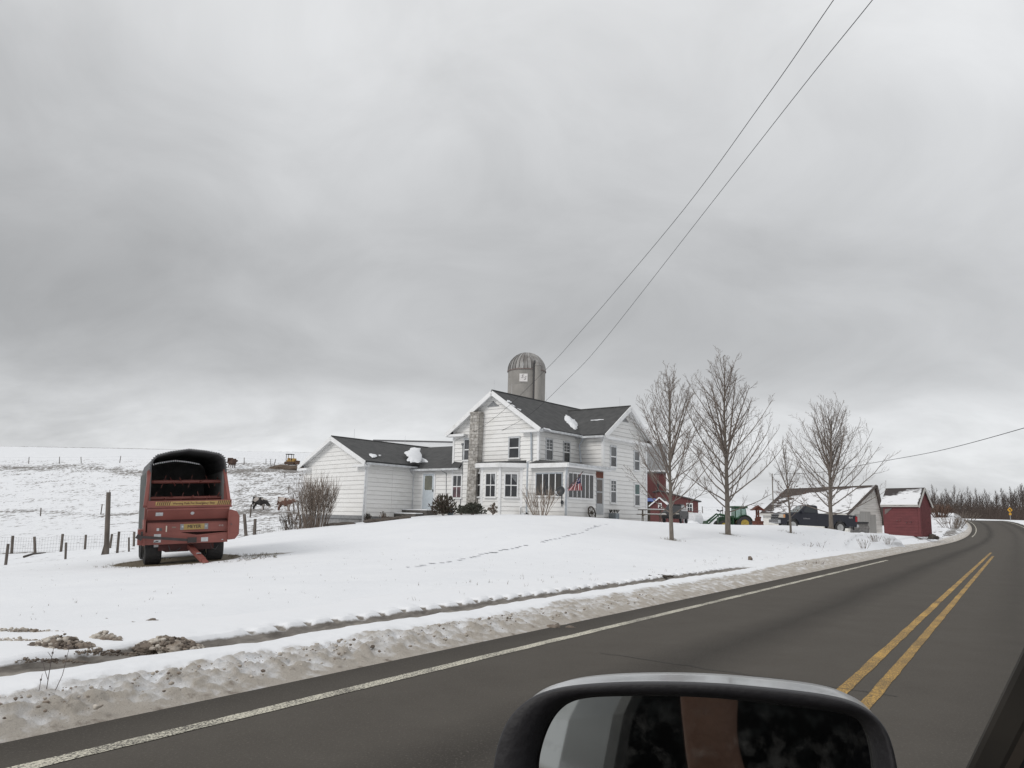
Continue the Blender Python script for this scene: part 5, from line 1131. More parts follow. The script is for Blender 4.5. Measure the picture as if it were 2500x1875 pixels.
def build_dark_car():
    p = on(1655,66.0)
    T = thing('parked_car', 'dark car parked behind the picnic table near the red sheds', 'car', (p.x-.2,p.y,p.z), (0,0,math.radians(68)))
    T.scale = (.95,.88,1)
    PT = mat('charcoal_paint',(.009,.0095,.011),(.015,.0155,.017),scale=2,rough=.5)
    B = lambda name, q, m, par=None, **k: q.build(name, m, par or T, world=False, **k)
    pr = [(-2.2,.35),(-2.25,.65),(-2.1,.86),(-1.2,.98),(2.1,1.0),(2.2,.7),(2.15,.35)]
    q = MB(); q.prism([(x,-.85,z) for x,z in pr],(0,1.7,0)); B('body', q, PT, bevel=.06)
    cb = [(-1.2,.97),(-.5,1.45),(1.0,1.50),(2.0,1.0)]
    q = MB(); q.add([(x,-.78+.12*(z-.97)/.5,z) for x,z in cb]+[(x,.78-.12*(z-.97)/.5,z) for x,z in cb],[(0,1,2,3),(7,6,5,4),(0,4,5,1),(1,5,6,2),(2,6,7,3),(3,7,4,0)]); B('cabin', q, mat('car_glass',(.02,.022,.025),rough=.08), bevel=.04)
    q = MB(); q.add([(-.48,-.67,1.46),(1.0,-.66,1.51),(1.0,.66,1.51),(-.48,.67,1.46),(-.5,-.6,1.52),(1.0,-.6,1.56),(1.0,.6,1.56),(-.5,.6,1.52)],[(3,2,1,0),(4,5,6,7),(0,1,5,4),(1,2,6,5),(2,3,7,6),(3,0,4,7)]); B('roof', q, PT)
    for x in (-1.4,1.35):
        for s_ in (-1,1):
            M = Matrix.Translation((x,s_*.76,.32)) @ Matrix.Rotation(math.pi/2,4,'X'); wh = B('wheel', wheel_mb(M,.32,.11,.19), TYRE); B('rim', rim_mb(M,.19,.11,5), STEEL, wh)
    for s_ in (-1,1):
        q = MB(); q.box((-2.15,s_*.62,.72),(.12,.34,.12)); B('headlight', q, mat('lamp_glass',(.55,.52,.46)))
    q = MB(); q.bx((-2.27,-.5,.48),(-2.2,.5,.66)); B('grille', q, BLACK)
def build_bulldozer():
    p = on(700,190.0, .35)
    T = thing('bulldozer', 'small yellow bulldozer with black canopy on the dirt mound up the hill', 'bulldozer', (p.x,p.y,p.z+.5), (0,0,math.radians(-12)))
    YE = mat('dozer_yellow',(.42,.26,.05),(.30,.17,.045),scale=2,rough=.6)
    B = lambda name, q, m, par=None, **k: q.build(name, m, par or T, world=False, **k)
    for s_ in (-1,1):
        q = MB(); q.prism([(-1.1,s_*.55,.0),(-1.35,s_*.55,.35),(-1.1,s_*.55,.72),(1.1,s_*.55,.72),(1.35,s_*.55,.35),(1.1,s_*.55,.0)],(0,s_*.4,0)); B('track', q, mat('track_rust',(.09,.06,.045),rough=.9), bevel=.05)
    q = MB(); q.bx((-1.0,-.5,.5),(1.1,.5,1.05)); q.bx((.1,-.45,1.0),(1.2,.45,1.5)); B('body', q, YE, bevel=.04)
    q = MB(); q.box((-.55,0,1.3),(.5,.6,.6)); B('seat', q, YE)
    q = MB(); q.prism([(1.7,-1.2,.05),(1.6,-1.2,.55),(1.75,-1.2,1.0),(1.83,-1.2,1.0),(1.7,-1.2,.55),(1.8,-1.2,.05)],(0,2.4,0)); B('blade', q, mat('blade_rust',(.16,.09,.055),(.10,.06,.04),rough=.8))
    for x in (-1.0,.35):
        for s_ in (-1,1):
            q = MB(); q.tube([(x,s_*.55,.9),(x,s_*.52,2.45)],.07,6); B('canopy_post', q, BLACK)
    q = MB(); q.bx((-1.2,-.68,2.40),(.5,.68,2.56)); B('canopy', q, BLACK, bevel=.04)
    m = on(703,188.5); q = MB(); n = 40
    lump('dirt_mound', m, 5.2, 2.2, 1.1, DIRT, 'brown dirt mound under the yellow bulldozer', 'dirt mound', 11)
def lump(name, p, rx, ry, h, m, label, cat, seed, sub=4, rough=.25, group=None, sc=None, sink=.1, rot=0):
    b = bmesh.new(); bmesh.ops.create_icosphere(b, subdivisions=sub, radius=1)
    s_ = sc or 2.2/max(rx,ry)**.0
    for v in b.verts:
        c = v.co; k = 1+rough*fn(c.x+seed*7.1, c.y, c.z, s_*.55, 4)+rough*.55*fn(c.x, c.y+seed*3.3, c.z, s_*1.9, 3); v.co = Vector((c.x*rx*k, c.y*ry*k, max(c.z,-.25)*h*k))
    me = bpy.data.meshes.new(name); b.to_mesh(me); b.free(); me.materials.append(m); me.polygons.foreach_set('use_smooth',[True]*len(me.polygons))
    o = bpy.data.objects.new(name, me); COL.objects.link(o); o.location = p - Vector((0,0,h*sink)); o.rotation_euler.z = rot
    return setp(o, label, cat, group)

# ------------------------------------------------------------------ outbuildings
def block_house(T, c, a, b, z0, ze, zr, mw, mr, th=.12, oe=.3, og=.3, wallname='wall', fr=.5):
    """c: corner, a: eave wall vector, b: gable wall vector (plan). ridge parallel to a. returns walls"""
    c, a, b = V2(c), V2(a), V2(b); up = lambda p,z: Vector((p.x,p.y,z)); an, bn = a.normalized(), b.normalized(); hb = b*fr
    q = MB(); q.add([up(c,z0),up(c+a,z0),up(c+a+b,z0),up(c+b,z0),up(c,ze),up(c+a,ze),up(c+a+b,ze),up(c+b,ze),up(c+hb,zr),up(c+a+hb,zr)],
       [(0,1,5,4),(2,3,7,6),(1,2,6,9,5),(3,0,4,8,7),(0,3,2,1),(4,5,9,8),(6,7,8,9)]); q.build(wallname, mw, T)
    sl0 = (zr-ze)/hb.length
    for s_, base in ((-1,c),(1,c+b)):
        sl = sl0 if s_ < 0 else (zr-ze)/(b.length-hb.length)
        e0 = base+bn*s_*oe-an*og; e1 = base+a+bn*s_*oe+an*og; r0 = c+hb-an*og; r1 = c+a+hb+an*og; ml = mr[0] if s_ < 0 else mr[1]
        q = MB(); slab(q, up(e0,ze-sl*oe+.06), up(e1,ze-sl*oe+.06), up(r1,zr+.06), up(r0,zr+.06), th); q.build('roof', ml, T)
    return up, sl0
def snowy_roof_mat(name, dark, x0, amount, axis='X', tex=3.):
    """snow lying on a shingle roof, thinning towards one end and the ridge"""
    m, N, L, b = node_mat(name); b.inputs['Roughness'].default_value = .85
    tc = N.new('ShaderNodeTexCoord'); n = N.new('ShaderNodeTexNoise'); n.inputs['Scale'].default_value = tex; n.inputs['Detail'].default_value = 6
    at = N.new('ShaderNodeAttribute'); at.attribute_name = 'cover'
    mp = N.new('ShaderNodeMapping'); mp.inputs['Scale'].default_value = (.35,.35,2.); L.new(tc.outputs['Object'], mp.inputs[0]); L.new(mp.outputs[0], n.inputs['Vector'])
    a = N.new('ShaderNodeMath'); a.operation = 'MULTIPLY_ADD'; a.inputs[1].default_value = .9; L.new(n.outputs[0], a.inputs[0]); L.new(at.outputs['Fac'], a.inputs[2])
    r = N.new('ShaderNodeMapRange'); r.inputs[1].default_value = .72; r.inputs[2].default_value = .86; L.new(a.outputs[0], r.inputs[0])
    x = N.new('ShaderNodeMix'); x.data_type = 'RGBA'; x.inputs[6].default_value = (*dark,1); x.inputs[7].default_value = (.76,.77,.79,1); L.new(r.outputs[0], x.inputs[0]); L.new(x.outputs[2], b.inputs['Base Color'])
    bp = N.new('ShaderNodeBump'); bp.inputs['Distance'].default_value = .05; bp.inputs['Strength'].default_value = .4; L.new(r.outputs[0], bp.inputs['Height']); L.new(bp.outputs[0], b.inputs['Normal'])
    return m
def snow_sheet(T, e0, e1, r1, r0, m, cover, nu=40, nv=14, lift=.075):
    """thin grid of snow/shingles laid on a roof slope"""
    e0,e1,r1,r0 = map(Vector,(e0,e1,r1,r0)); n = (e1-e0).cross(r0-e0).normalized(); n = n if n.z > 0 else -n
    q = MB(); cv = []; vs = []
    for j in range(nv+1):
        for i in range(nu+1):
            u, v = i/nu, j/nv; p = (e0*(1-u)+e1*u)*(1-v)+(r0*(1-u)+r1*u)*v; c = cover(u,v); cv.append(c)
            vs.append(p+n*(lift+.05*min(1,max(0,(c-.2)*2))+.015*noise.noise(p*.8)))
    q.add(vs, [(j*(nu+1)+i,j*(nu+1)+i+1,(j+1)*(nu+1)+i+1,(j+1)*(nu+1)+i) for j in range(nv) for i in range(nu)])
    o = q.build('snow_cover', m, T, smooth=True); a = o.data.attributes.new('cover','FLOAT','POINT'); a.data.foreach_set('value', np.array(cv,np.float32)); return o
def build_garage():
    A = Vector((-.326,.946,0)); Bv = Vector((.946,.326,0))
    C = V2(plan(2069,72)); Ll = along(C, A, 1863); L = (Ll-C).length; Rr = along(C, Bv, 2152); Wd = (Rr-C).length
    z0 = gz(C.x,C.y)-.5; ze = zat(2069,1251,C); zr = zat(2140,1186,C+Bv*Wd*.8)
    T = thing('garage', 'long low white garage with snow on its steep roof behind the pickup', 'garage', (C.x,C.y,z0))
    OW = mat('old_white_boards',(.82,.81,.78),(.66,.65,.61),scale=1.2,rough=.75,stretch=(1,1,5),bump=.4,bscale=5)
    RB = mat('brown_shingles',(.075,.055,.047),(.055,.045,.042),scale=3,rough=.9)
    up, sl = block_house(T, C, A*L, Bv*Wd, z0, ze, zr, OW, (RB,RB), oe=.28, og=.25, fr=.84)
    w = Wall(C, C+A*L); k = 0; z = z0
    while z < ze-.3:
        q = MB(); q.hexa([w.P(0,z,.03),w.P(L,z,.03),w.P(L,z,-.01),w.P(0,z,-.01),w.P(0,z+.2,.008),w.P(L,z+.2,.008),w.P(L,z+.2,-.01),w.P(0,z+.2,-.01)]); q.build('siding_board', OW, T); z += .2
    w2 = Wall(C, C+Bv*Wd); siding(w2, [(0,z0),(Wd,z0),(Wd,ze),(Wd*.84,zr-.1),(0,ze)], z0, .2, T, OW)
    q = MB(); q.beam(w.P(-.3,ze-.24,.31), w.P(L+.3,ze-.24,.31), .06, .22); q.build('fascia', mat('aged_fascia',(.55,.54,.51),(.42,.41,.38),rough=.7), T)
    q = MB(); q.box(up(C+Bv*.1-A*.06,(z0+ze)/2),(.22,.22,ze-z0-.3),Matrix.Rotation(.33,3,'Z')); q.build('corner_board', MT['aged_fascia'], T)
    # garage door in the gable, dark bargeboards
    u0,u1 = Wd*.20,Wd*.82; zt = ze+.12
    DG = mat('grey_door_boards',(.42,.42,.40),(.36,.355,.34),scale=2,rough=.8,stretch=(5,5,.4))
    for i in range(4):
        a = u0+(u1-u0)*i/4; b = u0+(u1-u0)*(i+1)/4-.02; q = MB(); q.hexa([w2.P(a,z0,.06),w2.P(b,z0,.06),w2.P(b,z0,.0),w2.P(a,z0,.0),w2.P(a,zt-.25*(abs(i-1.5) > 1),.06),w2.P(b,zt-.25*(abs(i-1.5) > 1),.06),w2.P(b,zt-.25*(abs(i-1.5) > 1),.0),w2.P(a,zt-.25*(abs(i-1.5) > 1),.0)]); q.build('door_board', DG, T)
    for e, s_ in ((C-Bv*.28,-1),(C+Bv*(Wd+.2),1)):
        q = MB(); q.beam(up(e-A*.27,ze-(sl if s_ < 0 else (zr-ze)/(Wd*.16))*.28-.02), up(C+Bv*Wd*.84-A*.27,zr+.02), .07, .22); q.build('bargeboard', mat('dark_bargeboard',(.10,.085,.078),rough=.8), T)
    SM = snowy_roof_mat('garage_roof_snow',(.06,.047,.042),0,1)
    e0,e1 = C-Bv*.28-A*.25, C+A*(L+.25)-Bv*.28; r0,r1 = C+Bv*Wd*.84-A*.25, C+A*(L+.25)+Bv*Wd*.84
    def cover(u,v): 
        c = .50-.34*max(0,(u-.66)/.34)**1.2+.06*math.sin(u*31+v*9); c -= .55*max(0,(v-(.86-.30*u*u))/.14)*(1 if v > .7 else 0)*(.5+.8*u); c -= .5*max(0,.05-v)/.05*.6
        return max(0,c)
    snow_sheet(T, up(e0,ze-sl*.28), up(e1,ze-sl*.28), up(r1,zr), up(r0,zr), SM, cover)
    # dark junk leaning at the corner
    q = MB(); a = w.hit(2090,1286)[0]
    return T
def build_shed():
    A = Vector((-.53,.848,0)); Bv = Vector((.848,.53,0))
    C = V2(plan(2244,68)); Ll = along(C, A, 2157); L = (Ll-C).length; Wd = 1.75
    z0 = zat(2262,1311,C); ze = zat(2244,1229,C); zr = zat(2254,1192,C+Bv*Wd*.45)
    T = thing('shed', 'small red wooden shed with snowy roof close to the road edge', 'shed', (C.x,C.y,z0), (0,0,0))
    RB = mat('black_shingles',(.05,.043,.042),(.07,.06,.055),scale=4,rough=.9)
    up, sl = block_house(T, C, A*L, Bv*Wd, z0, ze, zr, REDS, (RB,RB), oe=.18, og=.14)
    w = Wall(C, C+A*L); w2 = Wall(C, C+Bv*Wd)
    z = z0+.05
    while z < ze-.32:
        q = MB(); hgt = .24; q.hexa([w.P(.1,z,.03),w.P(L,z,.03),w.P(L,z,-.01),w.P(.1,z,-.01),w.P(.1,z+hgt,.006),w.P(L,z+hgt,.006),w.P(L,z+hgt,-.01),w.P(.1,z+hgt,-.01)]); q.build('siding_board', REDS, T); z += hgt
    n = 8
    for i in range(n):
        a, b = Wd*i/n, Wd*(i+1)/n-.015; mid = (a+b)/2; zt = ze+(zr-ze)*(1-abs(mid-Wd/2)/(Wd/2))-.12
        q = MB(); q.hexa([w2.P(a,z0,.03),w2.P(b,z0,.03),w2.P(b,z0,-.01),w2.P(a,z0,-.01),w2.P(a,zt,.03),w2.P(b,zt,.03),w2.P(b,zt,-.01),w2.P(a,zt,-.01)]); q.build('board', REDS, T)
    q = MB(); q.beam(w.P(-.1,ze-.20,.20), w.P(L+.1,ze-.20,.20), .05, .20); q.build('fascia', MT['aged_fascia'], T)
    for e in (C-Bv*.18,C+Bv*(Wd+.18)):
        q = MB(); q.beam(up(e-A*.15,ze-sl*.18-.05), up(C+Bv*Wd/2-A*.15,zr-.03), .05, .16); q.build('bargeboard', MT['aged_fascia'], T)
    q = MB(); q.box(up(C+Bv*.05-A*.03,(z0+ze)/2-.1),(.2,.2,ze-z0-.2),Matrix.Rotation(.55,3,'Z')); q.build('corner_board', REDS, T)
    PATCH = mat('bare_grey_boards',(.17,.145,.135),(.13,.11,.105),scale=4,rough=.9)
    q = MB(); pts = []
    for x,y in ((2160,1243),(2178,1240),(2172,1246),(2166,1252),(2160,1256)): u,z = w.hit(x,y,.05); pts.append(w.P(u,z,.036))
    q.prism(pts, w.n*.012); q.build('worn_patch', PATCH, T)
    for x0,y0 in ((2190,1271),(2197,1270),(2213,1276),(2224,1275)):
        u,z = w.hit(x0,y0,.04); q = MB(); q.box(w.P(u,z,.035),(.22,.05,.05),Matrix.Rotation(1.0,3,'Z')); q.build('worn_patch', PATCH, T)
    # rotten skirting, gap and dark debris at the foot
    for i in range(9):
        u = L*i/9; q = MB(); hgt = random.uniform(.10,.22); q.hexa([w.P(u,z0-.35,.05),w.P(u+L/9*.8,z0-.35,.05),w.P(u+L/9*.8,z0-.35,-.02),w.P(u,z0-.35,-.02),w.P(u,z0-.28+hgt,.05),w.P(u+L/9*.8,z0-.30+hgt,.05),w.P(u+L/9*.8,z0-.30+hgt,-.02),w.P(u,z0-.28+hgt,-.02)]); q.build('foundation_stone', DARKW, T)
    SM = snowy_roof_mat('shed_roof_snow',(.05,.043,.042),0,1)
    e0,e1 = C-Bv*.18-A*.14, C+A*(L+.14)-Bv*.18; r0,r1 = C+Bv*Wd/2-A*.14, C+A*(L+.14)+Bv*Wd/2
    def cover(u,v):
        c = .52 - .42*max(0,(v-.74+.35*u)/.3)*(.3+u); c -= .5*max(0,.06-u)/.06 + .5*max(0,.06-v)/.06; return max(0,c)
    snow_sheet(T, up(e0,ze-sl*.18), up(e1,ze-sl*.18), up(r1,zr), up(r0,zr), SM, cover)
    q0 = up(C+Bv*.6-A*.3, z0)
    lump('rubble_heap', q0+Vector((.6,.3,-.05)), .42,.3,.30, DARKW, 'dark rubble heap at the road end of the red shed', 'rubble', 5, sub=3, rough=.5)
def build_red_barns():
    # big barn beyond the house
    d = 112; c = W(1627,1262,d); A = Vector((-1,.16,0)).normalized(); Bv = Vector((.16,1,0)).normalized()
    ze = zat(1627,1149,c); z0 = gz(c.x,c.y)-.5
    T = thing('barn', 'tall red barn with grey metal roof beyond the right side of the house', 'barn', (c.x,c.y,z0))
    GM = mat('grey_metal_roof',(.20,.205,.21),(.25,.255,.26),scale=2,rough=.5,stretch=(6,1,1))
    w = 9.0; zr = ze+4.2; up, sl = block_house(T, c, A*16, Bv*w, z0, ze, zr, REDB, (GM,GM), oe=.4, og=.3)
    wl = Wall(c, c+A*16)
    for i in range(54):
        q = MB(); u = i*.30; q.hexa([wl.P(u,z0,.03),wl.P(u+.285,z0,.03),wl.P(u+.285,z0,-.01),wl.P(u,z0,-.01),wl.P(u,ze-.15,.03),wl.P(u+.285,ze-.15,.03),wl.P(u+.285,ze-.15,-.01),wl.P(u,ze-.15,-.01)]); q.build('board', REDB, T)
    q = MB(); q.beam(wl.P(-.3,ze-.12,.45), wl.P(16,ze-.12,.45), .12, .16); q.build('fascia', TRIM, T)
    for k in range(5):
        q = MB(); u = .3+k*2.3; q.box(wl.P(u+.5,ze-.02,.36),(1.6,.3,.14)); q.build('snow_patch', SNOW, T, smooth=True)
    # low red building
    c = W(1705,1262,104); ze = zat(1705,1222,c); z0 = gz(c.x,c.y)-.4; A = Vector((-1,.05,0)).normalized()
    T = thing('red_outbuilding', 'low red outbuilding with single slope snowy roof and white framed window', 'outbuilding', (c.x,c.y,z0))
    L = 4.9; zt = zat(1642,1199,c); Bv = Vector((.05,1,0)).normalized(); up = lambda p,z: Vector((p.x,p.y,z)); cc = V2(c)
    q = MB(); a = cc+A*L; q.add([up(cc,z0),up(a,z0),up(a+Bv*6,z0),up(cc+Bv*6,z0),up(cc,ze),up(a,zt),up(a+Bv*6,zt),up(cc+Bv*6,ze)],[(0,1,5,4),(1,2,6,5),(2,3,7,6),(3,0,4,7),(4,5,6,7),(0,3,2,1)]); q.build('wall', REDB, T)
    wl = Wall(cc, a)
    for i in range(16):
        u = L*i/16; q = MB(); zz = ze+(zt-ze)*(i+.3)/16-.08; q.hexa([wl.P(u,z0,.03),wl.P(u+L/16-.015,z0,.03),wl.P(u+L/16-.015,z0,-.01),wl.P(u,z0,-.01),wl.P(u,zz,.03),wl.P(u+L/16-.015,zz,.03),wl.P(u+L/16-.015,zz,-.01),wl.P(u,zz,-.01)]); q.build('board', REDB, T)
    q = MB(); slab(q, up(cc-A*.4-Bv*.3,ze-.08), up(a+A*.2-Bv*.3,zt+.12), up(a+A*.2+Bv*6.3,zt+.12), up(cc-A*.4+Bv*6.3,ze-.08), .14); q.build('roof', SHG, T)
    q = MB(); slab(q, up(cc-A*.4-Bv*.28,ze+.05), up(cc+A*2.9-Bv*.28,ze+.05+(zt-ze)*2.9/L), up(cc+A*2.9+Bv*6.2,ze+.05+(zt-ze)*2.9/L), up(cc-A*.4+Bv*6.2,ze+.05), .12); q.build('snow_cover', SNOW, T)
    window(wl, wl.rect(1678,1231,1689,1247), T, GLASS, TRIM, 'sash4', tw=.12, sill=False)
    q = MB(); uu,zz = wl.hit(1684,1256); q.hexa([wl.P(uu-.42,z0,.05),wl.P(uu+.5,z0,.05),wl.P(uu+.5,z0,0),wl.P(uu-.42,z0,0),wl.P(uu-.42,zz+.3,.05),wl.P(uu+.5,zz+.3,.05),wl.P(uu+.5,zz+.3,0),wl.P(uu-.42,zz+.3,0)]); q.build('panel', mat('aged_fascia',(.55,.54,.51)), T)
    q = MB(); e = a+Bv*2; q.tube([up(e,zt),up(e,zt+1.3)],.14,8); q.tube([up(e,zt+1.3),up(e,zt+1.38)],.19,8); q.build('flue', BLACK, T)
    # small gabled shed with white trim
    c = W(1588,1262,84); A = Vector((.30,1,0)).normalized(); Bv = Vector((1,-.30,0)).normalized(); cc = V2(c); Wd = 1.9
    ze = zat(1588,1233,c); zr = zat(1609,1215,c); z0 = gz(c.x,c.y)-.3
    T = thing('shed', 'small red gabled shed with white trim and one little window', 'shed', (c.x,c.y,z0))
    up, sl = block_house(T, cc, A*4, Bv*Wd, z0, ze, zr, REDB, (SHG,SHG), oe=.15, og=.18, th=.08)
    w = Wall(cc, cc+Bv*Wd); 
    for i in range(10):
        a_, b_ = Wd*i/10, Wd*(i+1)/10-.012; mid = (a_+b_)/2; zt = ze+(zr-ze)*(1-abs(mid-Wd/2)/(Wd/2))-.07
        q = MB(); q.hexa([w.P(a_,z0,.025),w.P(b_,z0,.025),w.P(b_,z0,-.01),w.P(a_,z0,-.01),w.P(a_,zt,.025),w.P(b_,zt,.025),w.P(b_,zt,-.01),w.P(a_,zt,-.01)]); q.build('board', REDB, T)
    window(w, w.rect(1608.5,1230.5,1614,1240), T, GLASS, TRIM, 'sash2', tw=.07, sill=False)
    for s_, e in ((-1,cc-Bv*.15),(1,cc+Bv*(Wd+.15))):
        q = MB(); q.beam(up(e-A*.2,ze-sl*.15-.02), up(cc+Bv*Wd/2-A*.2,zr-.0), .05, .12); q.build('rake_board', TRIM, T)
    q = MB(); e0 = cc+Bv*(Wd+.14)-A*.18; e1 = e0+A*4.2; m0 = e0-Bv*.55; m1 = e1-Bv*.55
    slab(q, up(e0,ze-sl*.14+.10), up(e1,ze-sl*.14+.10), up(m1,ze-sl*.14+.10+sl*.55), up(m0,ze-sl*.14+.10+sl*.55), .06); q.build('snow_patch', SNOW, T)
    # blue tarpaulin lean-to at the barn foot
    c = W(1580,1262,88); z1 = zat(1590,1216,c); cc = V2(c); up = lambda p,z: Vector((p.x,p.y,z))
    T = thing('lean_to', 'dark lean-to under a blue tarpaulin between house corner and small shed', 'lean-to', (cc.x,cc.y,gz(cc.x,cc.y)))
    q = MB(); q.hexa([up(cc-Vector((.6,0,0)),gz(cc.x,cc.y)-.2),up(cc+Vector((1.2,0,0)),gz(cc.x,cc.y)-.2),up(cc+Vector((1.2,2,0)),gz(cc.x,cc.y)-.2),up(cc+Vector((-.6,2,0)),gz(cc.x,cc.y)-.2),up(cc-Vector((.6,0,0)),z1-.4),up(cc+Vector((1.2,0,0)),z1-.4),up(cc+Vector((1.2,2,0)),z1-.1),up(cc+Vector((-.6,2,0)),z1-.1)]); q.build('wall', DARKW, T)
    q = MB(); q.add([up(cc+Vector((-.7,-.1,0)),z1-.40),up(cc+Vector((.3,-.15,0)),z1-.33),up(cc+Vector((1.3,-.1,0)),z1-.42),up(cc+Vector((1.3,2.1,0)),z1+.02),up(cc+Vector((.3,2.1,0)),z1+.08),up(cc+Vector((-.7,2.1,0)),z1)],[(0,1,4,5),(1,2,3,4)]); o = q.build('tarpaulin', mat('blue_tarp',(.03,.07,.28),(.05,.10,.34),scale=5,rough=.5), T); md = o.modifiers.new('thick','SOLIDIFY'); md.thickness = .04
    q = MB(); q.bx((cc.x-.15,cc.y-.05,gz(cc.x,cc.y)),(cc.x-.05,cc.y,z1-.5)); q.build('post', TRIM, T)
    # long barn far behind the left wing: only its ridge shows
    a = W(912,1262,132); b = W(1150,1262,132); zt = zat(915,1078,a); zl = zat(1098,1079,b)
    T = thing('barn', 'long far barn whose snowy roof ridge shows above the left wing roof', 'barn', (a.x,a.y,gz(a.x,a.y)))
    zr = (zt+zl)/2
    up, sl = block_house(T, V2(a)+Vector((-.6,-4,0)), Vector((b.x-a.x+1,0,0)), Vector((0,9,0)), gz(a.x,a.y)-3, zr-2.6, zr, REDB, (mat('grey_snowy_roof',(.66,.67,.69),(.58,.59,.60),scale=1.5,rough=.9,stretch=(.3,1,3)),GM), oe=.3, og=.3)
    q = MB(); q.tube([(a.x-.8,a.y+.5,zr+.12),(b.x+.5,b.y+.5,zr+.12)],.16,6); q.build('ridge_cap', mat('ridge_dark',(.12,.12,.125),rough=.7), T)
# ------------------------------------------------------------------ bare trees
def grow(seed, H, r0, clear, spread, leaders=2, n1=26, lean=0.0, up=.75, twig=5, sub=6, taper=.9, trunk_top=.95, wid=1.0, tipr=.0045, deep=1, fine=4):
    rnd = random.Random(seed); tr = MB(); cr = MB()
    def path(p, d, L, n, curve, wob):
        P = [p.copy()]; d = d.normalized(); q = p.copy()
        for i in range(n):
            d = (d + Vector((rnd.uniform(-1,1),rnd.uniform(-1,1),rnd.uniform(-1,1)))*wob + Vector((0,0,curve))).normalized()
            q = q + d*(L/n); P.append(q.copy())
        return P
    def at(P, t):
        x = t*(len(P)-1); i = min(int(x), len(P)-2); return P[i].lerp(P[i+1], x-i), (P[i+1]-P[i]).normalized()
    def twigs(P, r, L, k, lev):
        for i in range(k):
            t = .22+.76*(i+rnd.random()*.7)/k; p, d = at(P, min(t,.99)); az = rnd.uniform(0,6.283)
            s_ = d.orthogonal().normalized(); s_.rotate(Matrix.Rotation(az,3,d)); dd = (d*.85+s_*rnd.uniform(.55,.95)+Vector((0,0,.12))).normalized()
            l = L*rnd.uniform(.6,1.05)*(1-.55*t); Q = path(p, dd, l, 4 if lev else 3, .07, .15)
            rr = max(tipr*(1.6 if lev == 2 else 1.2 if lev == 1 else 1), r*.5*(1-t*.4)); cr.tube(Q, [rr*(1-.72*j/(len(Q)-1)) for j in range(len(Q))], 3, cap=False)
            if lev: twigs(Q, rr, l*(.62 if lev == 2 else .55), twig if lev == 2 else fine, lev-1)
    trunk = path(Vector((0,0,-.2)), Vector((lean,0,1)), H*trunk_top+.2, 14, .02, .028)
    rt = [r0*(1.25 if i == 0 else 1.0)*(1-taper*(i/14)**.9)+.008 for i in range(15)]; rt[1] = r0*1.02
    tr.tube(trunk[:1]+[trunk[0].lerp(trunk[1],.35)]+trunk[1:], [r0*1.45]+[r0*1.08]+rt[1:], 9)
    limbs = []
    for i in range(n1):
        f = (i+rnd.uniform(-.3,.3))/n1; h = clear+(.93-clear)*max(0,f); p, d = at(trunk, h/trunk_top*.98); az = i*2.4+rnd.uniform(-.5,.5)
        el = (1-f)*.42+f*1.2; el = el*up/.62+rnd.uniform(-.12,.12)
        dd = Vector((math.cos(az)*math.cos(el)*wid, math.sin(az)*math.cos(el), math.sin(el)))
        L = spread*(1.0-.30*f)*rnd.uniform(.75,1.1)*(1 if f > .08 else .8)*(.62+.38*math.sin(math.pi*min(1,f*.9+.25)))
        Q = path(p, dd, L, 7, .08, .095); rr = r0*.27*(1-.55*f)*rnd.uniform(.8,1.15)
        cr.tube(Q, [rr*(1-.85*j/7)+.004 for j in range(8)], 5, cap=False); twigs(Q, rr, L*.46, sub, deep)
    for k in range(leaders):
        p, d = at(trunk, rnd.uniform(.38,.55)); az = k*6.283/max(1,leaders)+seed; dd = Vector((math.cos(az)*.42,math.sin(az)*.3,1)).normalized()
        L = H*rnd.uniform(.42,.52); Q = path(p, dd, L, 9, .02, .04); rr = r0*.42
        cr.tube(Q, [rr*(1-.9*j/9)+.005 for j in range(10)], 6, cap=False); twigs(Q, rr*.8, L*.40, sub+5, deep)
    return tr, cr, trunk
def tree(name, label, cat, p, seed, H, r0, group=None, leaves=0, **k):
    T = thing(name, label, cat, p, (0,0,0), group)
    tr, cr, _ = grow(seed, H, r0, **k)
    tr.build('trunk', BARK, T, smooth=True, world=False, fix=False); c = cr.build('crown', TWIG, T, world=False, fix=False)
    if leaves:
        rnd = random.Random(seed); q = MB(); V = cr.v
        for i in range(leaves):
            v = Vector(rnd.choice(V))
            if v.z < H*.16 or v.z > H*.60: continue
            a = Vector((rnd.uniform(-1,1),rnd.uniform(-1,1),rnd.uniform(-1.3,.2))).normalized()*rnd.uniform(.06,.11); b_ = a.orthogonal().normalized()*a.length*.38
            q.add([v, v+a*.5+b_, v+a, v+a*.5-b_], [(0,1,2,3)])
        q.build('leaves', mat('dead_leaf',(.13,.055,.035),(.09,.04,.028),scale=9,rough=.9), T, world=False, stuff=True, fix=False)
    return T
